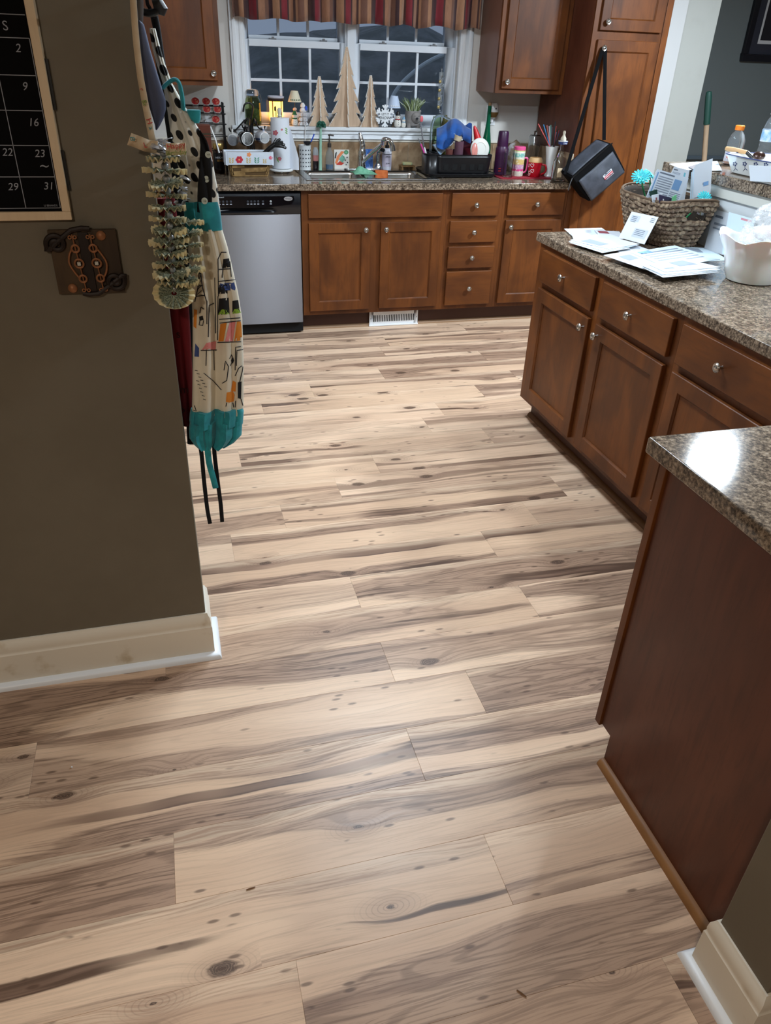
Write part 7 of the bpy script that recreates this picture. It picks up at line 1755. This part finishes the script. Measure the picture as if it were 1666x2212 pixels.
dm.xf = Matrix.Translation(dc); dm.add(vs, fs); bvd = bvh_of(dm); do_ = dm.build('dish', mat('dish glaze', (216, 218, 216), .18), t)
NB = mat('cobalt', (44, 56, 104), .3)
rp = [Vector(vs[4*nn_+k])+dc+Vector((0, 0, .001)) for k in range(nn_)]; MB().tube(rp, .0022, 5, closed=True).build('rim_line', NB, t)
for (mx, my) in ((1562, 358), (1588, 360), (1609, 360), (1633, 361), (1655, 362)):
    for k in range(5):
        a = 2*PI*k/5; decal(bvd, circ(mx+3.4*math.cos(a), my-6+3.4*math.sin(a), 1.9, 6), 'flower_print', NB, t)
    decal_line(bvd, [(mx, my-4), (mx+1, my+4), (mx-3, my+9)], 1.2, 'stem_print', NB, t); decal_line(bvd, [(mx+1, my+4), (mx+6, my+8)], 1.2, 'stem_print', NB, t)
t = thing('pastry_brush', 'wooden handled brush with black ferrule lying in the baking dish', 'brush', (2.70, -1.9, ZB_+.07))
b0 = at(1567, 327, 'x', 2.68); b1 = at(1612, 338, 'x', 2.72); b2 = at(1626, 341, 'x', 2.73)
b0.z = max(b0.z, ZB_+.0815); b1.z = max(b1.z, ZB_+.076); MB().tube([b0, b0.lerp(b1, .3), b1], [.008, .011, .008], 10).build('handle', mat('brush wood', (190, 150, 104), .5), t)
MB().tube([b1, b2], .0085, 10).build('ferrule', BLACK, t)
h = at(1640, 337, 'x', 2.74); MB().ball(tuple(h), .026, 6, 12, 1, 1, .7).build('head', mat('copper black', (60, 40, 34), .2, .4), t)
def bottle(px, pytop, x_, h, r_, label, liquid, capm, lab, shoulder):
    p = at(px, pytop, 'x', x_); t = thing('drink_bottle', label, 'bottle', (x_, p.y, ZB_))
    MB().lathe([(r_*.8, 0), (r_, .006), (r_, h*.30), (r_*.94, h*.36), (r_, h*.44), (r_*1.0, h*.62), (r_*.72, h*.78), (r_*.42, h*.86), (r_*.40, h*.90)], 24).build('plastic', mat('bottle plastic', (212, 218, 222), .05, trans=.85, ior=1.15), t, world=False)
    if liquid: MB().lathe([(r_*.76, .004), (r_*.95, .008), (r_*.95, h*.34), (.0005, h*.34)], 20).build('drink', liquid, t, world=False)
    MB().lathe([(r_*.52, h*.88), (r_*.54, h*.89), (r_*.54, h*.985), (r_*.48, h), (.0005, h)], 20).build('cap', capm, t, world=False)
    MB().lathe([(r_*1.01, h*.10 if liquid else h*.45), (r_*1.01, h*.34 if liquid else h*.64)], 24).build('label', lab, t, world=False)
    return t
ORC = mat('orange cap', (240, 132, 40), .4)
tb = bottle(1600, 272, 2.83, 1.372-ZB_, .037, 'sports drink bottle with orange cap and a little orange drink', mat('orange drink', (206, 120, 50), .2), ORC, mat('drink label', (170, 160, 164), .5, col2=(206, 206, 208), nscale=30), 0)
pz = Vector(tb.location); MB().box((pz.x-.0385, pz.y-.022, ZB_+.03), (pz.x-.036, pz.y-.006, ZB_+.052)).build('label_mark', mat('mark orange red', (190, 90, 60), .5), tb)
bottle(1682, 222, 2.895, .245, .034, 'clear water bottle with blue label at the bar end', None, WHITEP, mat('water label', (120, 180, 226), .5, col2=(226, 232, 238), nscale=20), 0)
p = at(1632, 332, 'x', 2.90)
t = thing('power_strip', 'black power strip lying behind the bottles', 'power strip', (2.92, p.y, ZB_))
MB().box((2.945, p.y-.09, ZB_), (2.978, p.y+.075, ZB_+.055)).build('case', BLACK, t, bevel=.005)
for k in range(4): MB().box((2.9435, p.y-.075+.038*k, ZB_+.038), (2.9455, p.y-.055+.038*k, ZB_+.046)).build('slot', mat('slot grey', (70, 72, 76), .5), t)
# papers on the bar
flat('letter_sheet', 'white letter lying on the free end of the bar ledge', 'letter', [(1446, 354), (1500, 350), (1530, 362), (1480, 368)], ZB_+.0016, PAPER, [], group='papers on the bar ledge')
flat('letter_sheet', 'white letter under the baking dish end on the bar ledge', 'letter', [(1500, 350), (1550, 348), (1560, 368), (1515, 369)], ZB_+.0036, PAPB, [], group='papers on the bar ledge')
flat('grey_card', 'grey brown card lying on the letters on the bar', 'card', [(1487, 360), (1520, 350), (1530, 356), (1499, 366)], ZB_+.0058, mat('card taupe', (112, 106, 108), .6), [], group='papers on the bar ledge')
a = at(1618, 357, 'x', 2.545); b = at(1700, 360, 'x', 2.545); c = at(1700, 396, 'x', 2.545); d = at(1621, 391, 'x', 2.545)
t = thing('napkin_pack', 'folded white paper hanging over the bar edge before the baking dish', 'paper', (2.56, (a.y+b.y)/2, ZB_))
Q = [a, b, c, d]
MB().add(Q+[q+Vector((.0025, 0, 0)) for q in Q], [(0, 1, 2, 3), (7, 6, 5, 4), (0, 4, 5, 1), (1, 5, 6, 2), (2, 6, 7, 3), (3, 7, 4, 0)]).build('front_fold', PAPER, t)
MB().add([a, b, b+Vector((.06, 0, -max(0, b.z-ZB_)+.004)), a+Vector((.06, 0, -max(0, a.z-ZB_)+.004))], [(0, 1, 2, 3)]).build('top_fold', PAPER, t, recalc=False)

# ================================================================== dining side
pf = thing('picture_frame', 'black framed picture with dark mat on the slate wall', 'picture', (4.80, YW, 1.635))
fx0, fx1, fz0, fz1 = 4.384, 5.25, 1.632, 2.28
f = MB(); fw_ = .045
f.box((fx0, YW-.03, fz0), (fx1, YW-.001, fz0+fw_)); f.box((fx0, YW-.03, fz1-fw_), (fx1, YW-.001, fz1)); f.box((fx0, YW-.0301, fz0+fw_), (fx0+fw_, YW-.001, fz1-fw_)); f.box((fx1-fw_, YW-.0301, fz0+fw_), (fx1, YW-.001, fz1-fw_))
f.build('frame', mat('frame black', (16, 15, 20), .3), pf, bevel=.004)
MB().box((fx0+fw_, YW-.012, fz0+fw_), (fx1-fw_, YW-.002, fz1-fw_)).build('mat_board', mat('navy mat', (20, 22, 34), .7), pf)
ix0, iz0 = 4.492, 1.742
MB().box((ix0, YW-.0135, iz0), (fx1-.108, YW-.0121, fz1-.11)).build('inner_border', mat('border grey', (150, 150, 152), .6), pf)
MB().box((ix0+.016, YW-.015, iz0+.022), (fx1-.124, YW-.0136, fz1-.132)).build('print', mat('dark print', (20, 18, 24), .4, col2=(60, 40, 44), nscale=8, contrast=(.6, .75)), pf)
sv = thing('garden_shovel', 'shovel with green grip and wooden handle leaning on the white column', 'shovel', (3.90, .03, 0))
s0 = Vector((3.738, -.010, 1.452)); s1 = Vector((3.945, -.06, .30)); d_ = (s1-s0)
MB().tube([s0+d_*.15, s1], .0165, 12).build('handle', wood_mat('ash handle', (150, 128, 104), (130, 110, 88), (100, 82, 64), 'z', .7), sv)
MB().tube([s0-d_.normalized()*.004, s0, s0+d_*.02, s0+d_*.16, s0+d_*.162], [.008, .017, .0205, .0205, .017], 14).build('grip', mat('green rubber', (16, 52, 44), .5), sv)
bl = s1+Vector((.05, -.005, -.28))
k = MB().grid(lambda u, v: tuple(s1.lerp(bl, v)+Vector(((u-.5)*.20*(1-.75*max(0, v-.55)/.45)*(.35+.65*min(1, v*4)), .03*math.cos((u-.5)*PI)-.02, 0))), 9, 12)
o = k.build('blade', mat('shovel steel', (70, 70, 72), .5, .7), sv, recalc=False); md = o.modifiers.new('t', 'SOLIDIFY'); md.thickness = .003

# ================================================================== bits on the floor
for (px, py, l, a, lab) in ((542, 1919, .020, .1, 'tiny wood sliver lying on the plank seam'), (1127, 2146, .022, -.9, 'thin twig fragment on the plank near the wall base')):
    p = atz(px, py, .002); d = Vector((math.cos(a), math.sin(a), 0))*l*.5
    tag(MB().tube([p-d, p, p+d], [.0012, .0018, .001], 5).build('wood_sliver', mat('sliver', (110, 76, 48), .8)), lab, 'debris')
p = atz(155, 1657, .0025)
tag(MB().ball(tuple(p), .0025, 5, 8).build('white_crumb', WHITEP), 'small white crumb on the dark plank', 'debris')
